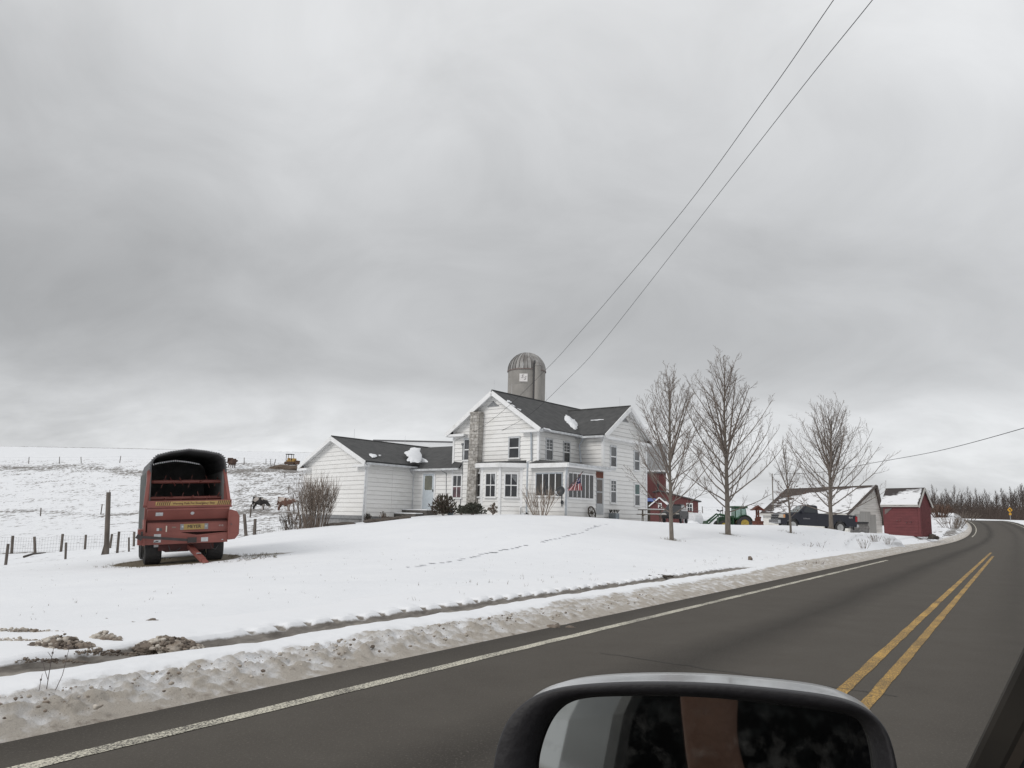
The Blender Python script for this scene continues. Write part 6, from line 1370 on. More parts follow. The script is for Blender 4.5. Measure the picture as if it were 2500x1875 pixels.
def bush(name, label, p, seed, h, w, n, m, r=.012, fork=3, spread=.5, group=None, cat='bush', lean=0):
    rnd = random.Random(seed); q = MB()
    for i in range(n):
        a = rnd.uniform(0,6.283); rr = w*.30*math.sqrt(rnd.random()); b0 = Vector((math.cos(a)*rr, math.sin(a)*rr*.7, -.05)); tilt = spread*rr/(w*.30)*rnd.uniform(.5,1.1)
        d = Vector((math.cos(a)*tilt+lean, math.sin(a)*tilt, 1)).normalized(); L = h*rnd.uniform(.65,1.03); P = [b0]
        for k in range(5): d = (d+Vector((rnd.uniform(-.12,.12),rnd.uniform(-.12,.12),.03))).normalized(); P.append(P[-1]+d*L/5)
        q.tube(P, [r*(1-.12*k) for k in range(6)], 3, cap=False)
        for f in range(fork):
            k = rnd.randint(2,4); d2 = (P[k+1]-P[k]).normalized()+Vector((rnd.uniform(-.5,.5),rnd.uniform(-.5,.5),.1)); d2.normalize(); l = L*rnd.uniform(.2,.38); q.tube([P[k],P[k]+d2*l*.5,P[k]+d2*l+Vector((0,0,l*.1))],[r*.7,r*.55,r*.35],3,cap=False)
    T = thing(name, label, cat, p, (0,0,0), group); q.build('stems', m, T, world=False, fix=False); return T
def leafy(name, label, p, seed, h, w, n, m, ll=.22, lw=.05, upb=.6, cat='shrub', dep=.6, stem=None):
    rnd = random.Random(seed); q = MB(); T = thing(name, label, cat, p)
    for i in range(n):
        a = rnd.uniform(0,6.283); t = rnd.random()**.6; e = rnd.uniform(0,1.4); c = Vector((math.cos(a)*math.cos(e)*w/2*t, math.sin(a)*math.cos(e)*w/2*dep*t, math.sin(e)*h*t*.9+.05))
        d = (c.normalized()*.8+Vector((rnd.uniform(-.5,.5),rnd.uniform(-.5,.5),upb*rnd.random()))).normalized(); L = ll*rnd.uniform(.6,1.2); s_ = d.orthogonal().normalized(); s_.rotate(Matrix.Rotation(rnd.uniform(0,3.1),3,d)); s_ *= lw*rnd.uniform(.7,1.2)
        q.add([c, c+d*L*.5+s_, c+d*L, c+d*L*.5-s_], [(0,1,2,3)])
    q.build('leaves', m, T, world=False, stuff=True, fix=False)
    q = MB()
    for i in range(14):
        a = rnd.uniform(0,6.283); q.tube([(0,0,-.1),(math.cos(a)*w*.15,math.sin(a)*w*.1,h*.4),(math.cos(a)*w*.3,math.sin(a)*w*.2,h*.75)],[.02,.014,.006],4,cap=False)
    q.build('stems', stem or BUSHM, T, world=False, fix=False); return T
TREES = [  # px, d, seed, H, r0, params
 (1640,34,'slender bare tree in front of the right corner of the house',21,6.9,.090,dict(clear=.17,spread=3.7,leaders=4,n1=46,sub=7,twig=4,lean=-.01,deep=2,up=.64)),
 (1777,36.5,'tallest bare tree on the lawn, before the green tractor',5,8.05,.125,dict(clear=.15,spread=3.9,leaders=4,n1=52,sub=7,twig=4,lean=-.01,deep=2,up=.62)),
 (2029,46,'broad bare tree standing before the bed of the pickup',33,6.6,.125,dict(clear=.15,spread=4.6,leaders=6,n1=52,sub=7,twig=4,up=.60,deep=2)),
]
TRUNKS = []
for px_, d_, *_r in TREES: q_ = W(px_,1275,d_); TRUNKS.append((q_.x,q_.y,.9))
q_ = W(1930,1275,41.5); TRUNKS.append((q_.x,q_.y,.45))
def build_trees():
    for px, d, lab, sd_, H, r0, k in TREES:
        tree('bare_tree', lab, 'tree', on(px,d,-.02), sd_, H, r0, 'young bare trees along the lawn', **k)
    tree('young_tree', 'thin young tree with a few brown leaves before the pickup cab', 'tree', on(1930,41.5,-.02), 44, 4.6, .055, None, leaves=520, clear=.20, spread=1.75, leaders=2, n1=26, sub=6, twig=4, fine=2, deep=2, tipr=.004)
    # tip of a tree behind the main roof
    p = on(1381,118); H = zat(1380,985,(p.x,p.y))-p.z
    tree('bare_tree', 'bare tree top peeping over the dip between the two house roofs', 'tree', p, 8, H, .22, clear=.3, spread=3.4, leaders=2, n1=20, sub=6, twig=3, tipr=.02)
def build_bushes():
    leafm = mat('evergreen_leaf',(.04,.046,.032),(.062,.06,.044),scale=5,rough=.8); brl = mat('winter_brown_leaf',(.075,.050,.040),(.055,.055,.035),scale=5,rough=.85)
    bush('bare_bush', 'tall many stemmed bare bush at the left wing gable', on(768,47.3), 3, 2.95, 2.5, 150, BUSHM, .012, 6, .36)
    bush('bare_bush', 'low tangle of brown brambles left of the tall bare bush', on(722,49), 9, 1.1, 2.4, 60, mat('bramble',(.075,.055,.042),rough=.95), .014, 5, .9)
    bush('bare_bush', 'thin pale sapling stems leaning at the house corner left of the tall bush', on(736,46.5), 19, 2.3, 1.0, 9, BUSHM, .012, 3, .5, lean=-.35)
    bush('bare_bush', 'fan shaped bare bush under the porch windows', on(1320,44.6), 12, 1.75, 1.5, 44, mat('tan_stem',(.25,.20,.16),(.19,.15,.12),rough=.95), .014, 4, .75)
    leafy('shrub', 'spiky brown green shrub beside the pale blue door steps', on(1081,47.9), 4, 1.25, 1.75, 900, brl, .26, .035, .9)
    leafy('shrub', 'low dark green shrub at the foot of the chimney', on(1153,46.9), 6, .68, 1.55, 900, leafm, .16, .045, .5)
    leafy('shrub', 'small dark green shrub left of the chimney foot', on(1126,47.6), 14, .52, .8, 320, leafm, .15, .04, .5)
    leafy('shrub', 'withered hydrangea with brown heads under the bay window', on(1203,45.4), 16, .62, .55, 90, mat('dead_flower',(.12,.095,.075),rough=.95), .13, .06, .3)
    leafy('shrub', 'dry flower stalks before the left wing wall', on(935,47.4), 17, .5, .6, 60, MT['dead_flower'], .12, .04, .8)
    leafy('shrub', 'small dark weeds at the left wing downspout', on(897,47.0), 18, .45, .6, 150, mat('weed_dark',(.05,.045,.038),rough=.95), .16, .025, .9)
    wl = mat('dry_weed',(.15,.12,.095),rough=.95)
    for px,d,h,w,n,sd_,lab in ((2003,38.6,.38,.35,5,1,'two dry weed stalks on the snow below the broad tree'),(2106,40.5,.5,.6,16,2,'dark tuft of dry weeds at the foot of the snow pile'),(2135,43.5,.4,.8,24,3,'bent dry grass where the lawn meets the driveway'),(2165,46,.45,.7,16,4,'dry grass beside the red shed corner'),(1970,37.5,.25,.5,8,5,'short weed stubble below the pickup'),(1988,26.5,.25,.7,18,6,'dark grass tuft at the verge edge'),(1950,25.5,.28,.5,8,7,'thin weeds near the verge left of the dark tuft')):
        bush('weeds', lab, on(px,d), 100+sd_, h, w, n, wl, .008, 2, .9, cat='weeds')
    # weed in the verge close by
    T = thing('weed_stalk', 'dry branching weed stalk standing in the white strip of the verge', 'weed', on(160,5.75,.12)); q = MB(); r = .0028
    q.tube([(0,0,-.08),(.006,0,.06),(.012,0,.18),(.018,0,.24)],[r,r,r*.8,r*.6],5); q.tube([(.004,0,.03),(-.03,.01,.09),(-.05,.0,.16)],[r*.8,r*.7,r*.5],4); q.tube([(.012,0,.18),(-.01,0,.205),(-.02,0,.215)],[r*.6,r*.6,r*.4],4)
    q.tube([(.05,.02,-.05),(.09,.02,.06),(.105,.02,.16),(.115,.02,.24),(.12,.02,.30)],[r,r*.8,r*.7,r*.5,r*.4],4); q.tube([(-.05,.0,-.06),(-.045,0,.02),(-.04,0,.07)],[r*.8,r*.7,r*.5],4)
    for x,z in ((.117,.26),(.108,.19),(.015,.21),(-.045,.03),(-.05,.15)): q.box((x,.0,z),(.009,.008,.013))
    q.build('stalks', mat('weed_grey',(.12,.10,.095),rough=.95), T, world=False)
    # scrub left of the road beyond the shed
    bm_ = mat('russet_brush',(.13,.075,.055),(.10,.07,.055),scale=2,rough=.95)
    bush('brush', 'russet brush on the bank behind the red shed', on(2298,128), 51, 2.1, 3.4, 70, bm_, .045, 6, .9)
    bush('brush', 'grey scrub trailing down the snowy bank towards the road', on(2325,108), 52, 1.6, 5.0, 45, TWIG, .03, 4, 1.2)
    bush('brush', 'sparse scrub on top of the roadside bank by the bend', on(2352,142), 53, 1.5, 7.0, 45, TWIG, .035, 4, 1.2)
def build_woods():
    protos = []
    for i,(H,r0,sp) in enumerate(((12,.22,3.6),(14,.26,4.2),(11,.2,3.4))):
        p = on(2300,300); T = thing('woodland_tree', 'bare grey tree in the wood beyond the road bend', 'tree', p, (0,0,0), 'bare trees of the wood beyond the bend')
        tr, cr, _ = grow(200+i, H, r0, clear=.25, spread=sp, leaders=2, n1=20, sub=6, twig=3, tipr=.028)
        WDM = mat('woodland_bark',(.075,.06,.054),(.10,.082,.073),scale=.6,rough=.95); tr.build('trunk', WDM, T, world=False, fix=False); cr.build('crown', WDM, T, world=False, fix=False); protos.append(T)
    rnd = random.Random(4); first = [True]*3
    spots = []
    for px in range(2262,2520,7):
        spots.append((px+rnd.uniform(-3,3), rnd.uniform(255,290), rnd.uniform(.55,.80)*(1.0 if px < 2460 else 1.25)))
    for px in range(2280,2530,9): spots.append((px+rnd.uniform(-4,4), rnd.uniform(300,350), rnd.uniform(.72,.95)*(1.0 if px < 2450 else 1.3)))
    for px in range(2540,2800,16): spots.append((px+rnd.uniform(-4,4), rnd.uniform(230,320), rnd.uniform(1.0,1.5)))
    for i,(px,d,s_) in enumerate(spots):
        k = i%3; p = on(px,d,-.2); T = protos[k] if first[k] else copy_tree(protos[k]); first[k] = False
        T.location = p; T.rotation_euler = (0,0,rnd.uniform(0,6.28)); T.scale = (s_*1.05,s_*1.05,s_)
    # undergrowth that fills the wood down to the ground
    q = MB()
    for i in range(12000):
        px = rnd.uniform(2255,2800); d = rnd.uniform(240,360); p = W(px,1275,d); z = 0; h = rnd.uniform(1.2,5.8); a = rnd.uniform(-.35,.35); b_ = rnd.uniform(-.35,.35)
        p.z = 0; q.tube([p, p+Vector((a*h*.5,b_*h*.5,h*.55)), p+Vector((a*h*1.1,b_*h,h))],[.05,.04,.02],3,cap=False)
    V = np.array(q.v); zz = ground(V[:,0],V[:,1]); q.v = [(v[0],v[1],v[2]+z-.2) for v,z in zip(q.v,zz)]
    o = q.build('undergrowth', mat('wood_undergrowth',(.060,.046,.040),(.085,.065,.055),scale=.2,rough=.95), None, fix=False); setp(o, 'brown undergrowth of the wood beyond the road bend', kind='stuff')

# ------------------------------------------------------------------ fences
def post_mb(q, p, h, w, lean=(0,0), r=None):
    p = Vector(p); t = p+Vector((lean[0]*h,lean[1]*h,h)); q.tube([p-Vector((0,0,.35)), p, t], [w*.52,w*.5,w*.47], 7)
def build_fences():
    PW = mat('fence_post',(.085,.072,.062),(.14,.12,.105),scale=6,rough=.95,stretch=(1,1,.3),bump=.4)
    WR = mat('fence_wire',(.16,.155,.15),rough=.6,metal=.3)
    def fence(label, posts, wires=(), vert=0, back=None):
        P0 = on(posts[0][0], posts[0][1]); T = thing('wire_fence', label, 'fence', P0); prev = []
        for px,d,h,w,lx in posts:
            p = on(px,d); q = MB(); post_mb(q,p,h,w,(lx-.07,random.uniform(-.03,.03))); q.build('post', PW, T, smooth=True); prev.append((p,h,lx))
        for f in wires:
            q = MB()
            for (a,ha,la),(b,hb,lb) in zip(prev[:-1],prev[1:]):
                pa = a+Vector((la*ha*f,0,ha*f)); pb = b+Vector((lb*hb*f,0,hb*f)); q.tube([pa,(pa+pb)/2-Vector((0,0,.03)),pb],.007,3,cap=False)
            q.build('wire', WR, T)
        if vert:
            q = MB()
            for (a,ha,_),(b,hb,_) in zip(prev[:-1],prev[1:]):
                n = max(2,int((b-a).length/vert))
                for k in range(n+1):
                    t = k/n; p = a.lerp(b,t); h = ha*(1-t)+hb*t; q.tube([p,p+Vector((0,0,h*.92))],.005,3,cap=False)
                for f in (.12,.3,.5,.7,.9):
                    q.tube([a+Vector((0,0,ha*f)),b+Vector((0,0,hb*f))],.005,3,cap=False)
            q.build('wire_mesh', WR, T, stuff=True, fix=False)
        return T
    fence('woven wire fence with squat wooden posts behind the lawn edge on the left', [(-60,53,1.25,.20,.02),(38,54,1.2,.19,.03),(95,54,1.1,.18,-.10),(157,54.5,1.25,.18,.05),(215,55,1.15,.16,.04),(275,55.5,1.15,.16,.1),(333,56,1.25,.17,.02),(380,57,1.2,.17,0),(470,58,1.2,.16,.03),(546,60,1.2,.16,0),(622,58,1.15,.13,.05),(700,57,1.2,.13,.03)], (), .16)
    fence('row of grey posts standing right along the back edge of the lawn', [(27,29.9,.76,.105,.06),(170,30.9,.62,.085,0),(294,32.2,.84,.105,.05),(322,32.6,.56,.075,-.03),(357,33,.7,.085,.02)], ())
    T = thing('pole', 'tallest weathered pole rising above the short fence posts on the left', 'pole', on(268,31.8)); p = on(268,31.8); q = MB(); q.tube([p-Vector((0,0,.4)),p,p+Vector((-.17,0,2.42))],[.11,.105,.085],9); q.build('post', PW, T, smooth=True)
    q = MB(); q.beam(p+Vector((-.15,-.05,-.2)),p+Vector((-.04,-.02,.5)),.11,.10); q.build('brace', PW, T); q = MB(); q.tube([p+Vector((-.13,0,2.4)),p+Vector((-.13,0,2.52))],.012,4); q.build('spike', RUST, T)
    fence('leaning wooden posts between the wagon and the house bush', [(603,45,1.15,.19,-.08),(624,46,.85,.18,.03)], (.5,))
    fence('sparse line of thin posts across the middle of the pasture', [(-80,117,1.2,.16,0),(97,117,1.25,.17,.03),(244,118,1.5,.16,.10),(420,114,1.3,.15,0),(610,99,1.6,.19,.08),(716,100,1.2,.15,0)], (.85,))
    fence('high fence along the ridge below the far snowfield', [(-60,191,1.5,.15,0),(52,192,1.6,.17,.04),(128,193,1.6,.17,.0),(182,193,1.6,.17,-.08),(277,194,1.7,.18,.14),(400,194,1.5,.15,0),(520,195,1.5,.15,0),(585,195,1.6,.18,0),(639,195,1.5,.15,0),(650,195,1.5,.15,.05),(659,194,1.6,.18,.25),(740,192,1.5,.15,0)], (.9,.5))
    fence('crooked posts climbing the slope to the left wing', [(688,168,1.4,.17,0),(700,140,1.4,.17,.05),(713,118,1.6,.17,.0),(727,95,1.7,.17,0),(734,70,1.6,.16,.03)], (.85,))
    fence('wire fence crossing the snowy slope behind the tractor', [(1716,150,1.3,.15,0),(1765,152,1.3,.15,.03),(1817,150,2.0,.16,0),(1850,148,1.3,.15,0),(1900,150,1.3,.15,0)], (.9,.5))
    T = thing('log', 'dead branch lying on the snow below the left fence', 'log', on(80,36)); a, b = W(57,1372,34), W(110,1362,38); 
    a.z = gz(a.x,a.y)+.06; b.z = gz(b.x,b.y)+.06; q = MB(); q.tube([a,a.lerp(b,.4)+Vector((0,0,.05)),a.lerp(b,.7)+Vector((0,0,.02)),b],[.05,.045,.035,.02],7); q.build('branch', DARKW, T, smooth=True)

# ------------------------------------------------------------------ animals
def skin_body(name, verts, edges, radii, m, parent, sub=2, root=0):
    me = bpy.data.meshes.new(name); me.from_pydata([tuple(v) for v in verts], edges, [])
    o = bpy.data.objects.new(name, me); COL.objects.link(o)
    sk = o.modifiers.new('skin','SKIN'); 
    sv = me.skin_vertices[0].data if len(me.skin_vertices) else None
    if sv is None:
        bpy.context.view_layer.objects.active = o; bpy.ops.mesh.customdata_skin_add(); sv = me.skin_vertices[0].data
    for i, r in enumerate(radii): sv[i].radius = (r, r) if not isinstance(r, tuple) else r
    sv[root].use_root = True
    ss = o.modifiers.new('sub','SUBSURF'); ss.levels = sub; ss.render_levels = sub
    dg = bpy.context.evaluated_depsgraph_get(); dg.update()
    me2 = bpy.data.meshes.new_from_object(o.evaluated_get(dg)); bpy.data.objects.remove(o); bpy.data.meshes.remove(me)
    me2.name = name; me2.materials.clear(); me2.materials.append(m); me2.polygons.foreach_set('use_smooth',[True]*len(me2.polygons))
    o = bpy.data.objects.new(name, me2); COL.objects.link(o); o.parent = parent; PM[o.name] = PM[parent.name]; return o
def cow(label, p, rz, m, s=1.0, head=.0, hd='down'):
    T = thing('cow', label, 'cow', p, (0,0,rz))
    V = [(-.80,0,1.18),(-.35,0,1.12),(.15,0,1.10),(.55,0,1.18),(.88,0,1.20 if hd != 'down' else 1.02),(1.12,0,1.32 if hd != 'down' else .80),(1.32,0,1.36 if hd != 'down' else .62),(1.62,0,1.22 if hd != 'down' else .38)]
    R = [.40,.53,.54,.47,.30,.22,.20,.12]; E = [(i,i+1) for i in range(7)]
    for x,ty in ((.55,'f'),(-.78,'h')):
        for sy in (-1,1):
            b = len(V)
            if ty == 'f': V += [(.52,sy*.19,.80),(.50,sy*.20,.45),(.52,sy*.20,.05)]; R += [.18,.10,.08]; E += [(3,b),(b,b+1),(b+1,b+2)]
            else: V += [(-.72,sy*.20,.82),(-.66,sy*.21,.62),(-.86,sy*.21,.42),(-.82,sy*.21,.05)]; R += [.26,.16,.095,.08]; E += [(0,b),(b,b+1),(b+1,b+2),(b+2,b+3)]
    for sy in (-1,1):
        b = len(V); V += [(V[6][0]-.06,sy*.18,V[6][2]+.08),(V[6][0]-.08,sy*.32,V[6][2]+.05)]; R += [.045,.03]; E += [(6,b),(b,b+1)]
    b = len(V); V += [(-1.02,0,1.15),(-1.10,0,.75),(-1.10,0,.45)]; R += [.05,.025,.045]; E += [(0,b),(b,b+1),(b+1,b+2)]
    V = [(x*s*.86,y*s,z*s) for x,y,z in V]; R = [r*s for r in R]
    skin_body('body', V, E, R, m, T, 2, 1); return T
def build_cows():
    bw = mat('black_white_hide',(.035,.032,.032),(.46,.42,.39),scale=1.35,rough=.9,lo=.485,hi=.515,detail=1)
    rw = mat('red_white_hide',(.15,.08,.06),(.50,.44,.40),scale=1.25,rough=.9,lo=.48,hi=.51,detail=1)
    br = mat('brown_hide',(.075,.045,.035),(.10,.06,.045),scale=3,rough=.9)
    cow('black and white cow grazing with its head down beside the wagon', on(631,112), .05, bw, 1.12)
    cow('brown and white cow facing the bush at the house corner', on(693,108), .0, rw, 1.12, hd='mid')
    cow('dark brown cow seen from behind at the upper right edge of the wagon', on(556,186), math.radians(75), br, 1.35, hd='mid')

# ------------------------------------------------------------------ small things round the house
def build_yard(h):
    up = lambda p,z: Vector((p.x,p.y,z)); wMG,wPL,wPF,wRF,wLK = h['wMG'],h['wPL'],h['wPF'],h['wRF'],h['wLK']
    # flag on a slanted pole
    a = wPF.P(wPF.hit(1383,1193)[0],wPF.hit(1383,1193)[1],.1); b = hit(1421,1154,wPF.A+wPF.n*.55,wPF.n)
    T = thing('flag', 'striped red, white and blue flag hanging from a slanted pole at the porch corner', 'flag', a)
    q = MB(); q.tube([a,b],.022,7); q.build('pole', mat('red_pole',(.20,.05,.05),(.10,.06,.06),rough=.6), T)
    q = MB(); q.tube([b,b+(b-a).normalized()*.12],[.035,.01],7); q.build('finial', BLACK, T)
    # cloth: gathered along the pole, fanned out at its hem
    CW, CR, CBL = mat('flag_white',(.70,.62,.61),rough=.9), mat('flag_red',(.42,.045,.06),rough=.9), mat('flag_blue',(.045,.04,.13),rough=.9)
    nu, nv = 26, 16; q = MB(); vs = []
    def fp(u,v):   # u across stripes 0..1, v from hoist 0 to fly 1
        x = (1392 + (1416-1392)*u + 8)*(1-v) + (1387+(1421.5-1387)*u)*v; y0 = 1187-(1187-1160)*min(1,u*.9+.1); y = (1176-13*u)*(1-v) + 1197.5*v
        xt = 1401+15*u; yt = 1183-19*u
        x = xt*(1-v)+ (1386.5+35*u)*v; y = yt*(1-v)+(1197.5 if True else 0)*v
        o = .52+.10*math.sin(u*19)*(.25+v)+.05*math.sin(u*7+1)
        return hit(x,y,wPF.A+wPF.n*o,wPF.n)
    for j in range(nv+1):
        for i in range(nu+1): vs.append(fp(i/nu,j/nv))
    fs = []; ms = []
    q.v = [tuple(v) for v in vs]
    for j in range(nv):
        for i in range(nu):
            q.f.append((j*(nu+1)+i,j*(nu+1)+i+1,(j+1)*(nu+1)+i+1,(j+1)*(nu+1)+i)); q.m.append(2 if (j < nv*.40 and i >= nu*6/13) else (1 if (i//2)%2 == 0 else 0))
    o = q.build('cloth', [CW,CR,CBL], T, smooth=True); md = o.modifiers.new('thick','SOLIDIFY'); md.thickness = .006
    st = MB()
    for k in range(14):
        u = .50+.46*((k*.618)%1); v = .06+.30*((k*.37)%1); c = fp(u,v)+wPF.n*.03; st.box(c,(.035,.012,.035))
    st.build('star', CW, T, stuff=True)
    # satellite dish on its mast
    c = hit(1368.5,1201,wPL.A+wPL.n*.8,wPL.n); m0 = wPL.P(wPL.hit(1374,1226)[0],wPL.hit(1374,1226)[1],.1)
    T = thing('satellite_dish', 'dark grey satellite dish on a short mast at the porch corner', 'satellite dish', m0)
    dz = (Vector((-.45,-.75,.35))).normalized(); M = Matrix.Translation(c) @ dz.to_track_quat('Z','Y').to_matrix().to_4x4()
    DSH = mat('dish_grey',(.028,.031,.035),(.038,.041,.045),scale=5,rough=.5); q = MB(); pf = [(.01+.30*k/7, .10*(k/7)**2) for k in range(8)]; q.lathe(pf+[(r_,z_-.014) for r_,z_ in reversed(pf)], 24, M, cap=False); q.build('reflector', DSH, T, smooth=True)
    q = MB(); q.tube([M @ Vector((0,-.28,.07)), M @ Vector((-.05,-.25,.42))],.018,6); q.build('feed_arm', GUT, T); q = MB(); q.box(M @ Vector((-.05,-.22,.45)),(.12,.08,.14)); q.build('receiver', GUT, T)
    q = MB(); q.tube([c-dz*.03, c-dz*.15-Vector((0,0,.15)), m0+Vector((0,0,-.0)), m0+Vector((0,0,-.25))],.028,7); q.box(m0,(.12,.1,.2)); q.build('mast', DSH, T)
    # wagon wheel leaning on the porch
    b = wPF.hit(1444,1250,.25); c = wPF.P(b[0],wPF.hit(1444,1252,.25)[1],.28); R_ = .40
    T = thing('wagon_wheel', 'old dark wagon wheel leaning against the porch wall by the door', 'wagon wheel', c)
    ax = (wPF.n+Vector((0,0,.22))).normalized(); M = Matrix.Translation(c) @ ax.to_track_quat('Z','Y').to_matrix().to_4x4()
    q = MB(); q.lathe([(R_-.06,-.035),(R_,-.035),(R_,.035),(R_-.06,.035),(R_-.06,-.035)],28,M,cap=False); q.build('rim', DARKW, T)
    q = MB(); q.lathe([(.075,-.09),(.09,-.03),(.09,.03),(.075,.09)],12,M); q.build('hub', DARKW, T)
    for k in range(8):
        a_ = 2*math.pi*k/8+.2; q = MB(); q.tube([M @ Vector((.07*math.cos(a_),.07*math.sin(a_),0)), M @ Vector(((R_-.05)*math.cos(a_),(R_-.05)*math.sin(a_),0))],[.022,.018],6); q.build('spoke', STAINW, T)
    # planter
    u,z = wRF.hit(1499,1262,.5); c = wRF.P(u,wRF.hit(1499,1264,.5)[1],.5); T = thing('planter', 'grey box planter with dead plants by the right wing wall', 'planter', c)
    q = MB(); M = Matrix.Rotation(-math.radians(52),3,'Z'); q.box(c+Vector((0,0,.10)),(.62,.3,.36),M); q.build('box', mat('planter_grey',(.26,.29,.31),(.2,.22,.24),rough=.7), T, bevel=.01)
    q = MB(); rnd = random.Random(3)
    for k in range(26):
        p0 = c+M @ Vector((rnd.uniform(-.5,.3),rnd.uniform(-.1,.1),.26)); d = Vector((rnd.uniform(-.2,.2),rnd.uniform(-.2,.2),.22)); q.tube([p0,p0+d*.6,p0+d],[.010,.016,.022],4)
    q.build('dead_plants', MT['weed_dark'], T, stuff=True)
    # gas meter pipes at the bay
    u,z = wMG.hit(1281,1245,.12); c = wMG.P(u,h['H'].location.z+.35,.15); T = thing('gas_meter', 'gas meter and bent pipe on the wall between bay window and downspout', 'gas meter', c)
    q = MB(); q.tube([c+wMG.u*-.28+Vector((0,0,-.35)),c+wMG.u*-.26+Vector((0,0,.38)),c+wMG.u*.16+Vector((0,0,.40)),c+wMG.u*.18+Vector((0,0,.05))],.022,6); q.build('pipe', mat('pipe_grey',(.20,.205,.21),rough=.5), T)
    M = Matrix.Translation(c+Vector((0,0,-.06))+wMG.n*.05) @ wMG.n.to_track_quat('Z','Y').to_matrix().to_4x4(); q = MB(); q.lathe([(.14,0),(.16,.04),(.14,.12),(.03,.14)],14,M); q.build('meter', GUT, T)
    q = MB(); q.box(c+wMG.u*.17+Vector((0,0,.05)),(.12,.1,.1)); q.build('regulator', BLACK, T)
    # blue grey jug by the shrub
    p = on(1099,48.2); T = thing('watering_can', 'pale blue plastic can standing beside the spiky shrub', 'can', p); q = MB(); q.lathe([(.15,0),(.17,.05),(.17,.42),(.10,.52),(.05,.55)],14); q.build('can', mat('can_blue',(.30,.38,.44),(.24,.30,.36),rough=.5), T, world=False, smooth=True); q = MB(); q.tube([(.15,0,.15),(.27,0,.3),(.33,0,.5)],.025,6); q.build('spout', MT['can_blue'], T, world=False)
    # edging stones and leaf litter along the foundation
    ELAB = ['long dark edging stone in the snow below the left wing gable','dark edging stone just left of the longest one below the gable','dark edging stone at the foot of the left wing downspout','flat edging stone below the dry flower stalks','snow edged stone next to the lower door step, second from the step','short dark stone touching the lower door step','leftmost dark edging stone near the tall bare bush','dark stone between the downspout weeds and the flower stalks','flat dark stone under the right hand flower stalks']
    for i,(px,d,w_) in enumerate(((846,46.6,.75),(836,46.9,.5),(905,46.6,.45),(958,46.9,.55),(975,47,.4),(990,47.2,.35),(815,47.3,.5),(920,46.7,.5),(940,46.8,.45))):
        lump('edging_stone', on(px,d,.02), w_, .3, .16, mat('edge_stone',(.07,.058,.05),(.10,.085,.072),rough=.95), ELAB[i], 'stone', 60+i, sub=2, rough=.4)
    # picnic table
    p = on(1587,49.5); T = thing('picnic_table', 'weathered picnic table with snow on its top and benches', 'picnic table', (p.x,p.y,p.z-.02), (0,0,math.radians(-6)))
    for k in range(5):
        q = MB(); y = -.36+k*.18; q.bx((-.72,y-.085,.72),(.90,y+.085,.76)); q.build('table_plank', STAINW, T, world=False)
    q = MB(); q.bx((-.70,-.44,.762),(.88,.44,.80)); q.build('snow_cover', SNOW, T, world=False, bevel=.02)
    for s_ in (-1,1):
        for k in (0,1):
            q = MB(); y = s_*(.66+.15*k); q.bx((-.78,y-.07,.43),(.95,y+.07,.47)); q.build('bench_plank', STAINW, T, world=False)
        q = MB(); q.bx((-.75 if s_ > 0 else -.3,s_*.735-.13,.472),(.93,s_*.735+.13,.505)); q.build('snow_cover', SNOW, T, world=False, bevel=.015)
        for x in (-.45,.65):
            q = MB(); q.beam((x,s_*.25,.73),(x,s_*.70,.0),.09,.045,up=(1,0,0)); q.build('leg', STAINW, T, world=False)
    for x in (-.41,.61):
        q = MB(); q.bx((x-.02,-.85,.36),(x+.02,.85,.44)); q.build('crossbar', STAINW, T, world=False)
    # wrapped bales
    BW = mat('bale_wrap',(.66,.67,.69),(.56,.57,.58),scale=2.5,rough=.45,stretch=(1,1,4))
    for px,d,lab,rz in ((1697,82,'white wrapped round bale nearest the tractor loader',.5),(1687,87,'white wrapped round bale behind the front one, against the red outbuilding',.4)):
        p = on(px,d); T = thing('wrapped_bale', lab, 'bale', p, (0,0,rz), 'white wrapped bales'); M = Matrix.Translation((0,0,.66)) @ Matrix.Rotation(math.pi/2,4,'Y'); q = MB(); q.lathe([(.50,-.60),(.63,-.55),(.67,-.4),(.67,.4),(.63,.55),(.50,.60)],24,M); q.build('wrap', BW, T, world=False, smooth=False, bevel=.03)
    # rusty wishing well
    p = on(1850,75); T = thing('wishing_well', 'rusty red wishing well ornament with a little roof left of the garage', 'wishing well', p); k = 1.0
    q = MB(); q.lathe([(.50,0),(.54,.08),(.50,.42),(.56,.55),(.50,.60)],16); q.build('basin', RUST, T, world=False)
    for s_ in (-1,1):
        q = MB(); q.bx((s_*.10-.06,-.06,.5),(s_*.10+.06,.06,1.72)); q.build('post', RUST, T, world=False)
    q = MB(); q.bx((-.22,-.2,.55),(.24,.2,.85)); q.bx((-.16,-.16,.85),(.30,.16,1.0)); q.build('pump', RUST, T, world=False)
    q = MB(); q.prism([(-.60,-.42,1.60),(0,-.42,2.02),(.60,-.42,1.60),(.50,-.42,1.56),(0,-.42,1.92),(-.50,-.42,1.56)],(0,.84,0)); q.prism([(-.48,-.30,1.58),(0,-.30,1.94),(.48,-.30,1.58)],(0,.6,0)); q.build('roof', RUST, T, world=False)
    # yard light at the garage end
    p = on(1889,82); zt = zat(1889,1156,(p.x,p.y)); T = thing('yard_light', 'tall yard light pole with a curved arm behind the garage', 'lamp post', p)
    q = MB(); q.tube([(p.x,p.y,p.z),(p.x,p.y,zt)],[.065,.05],8); q.build('pole', STAINW, T)
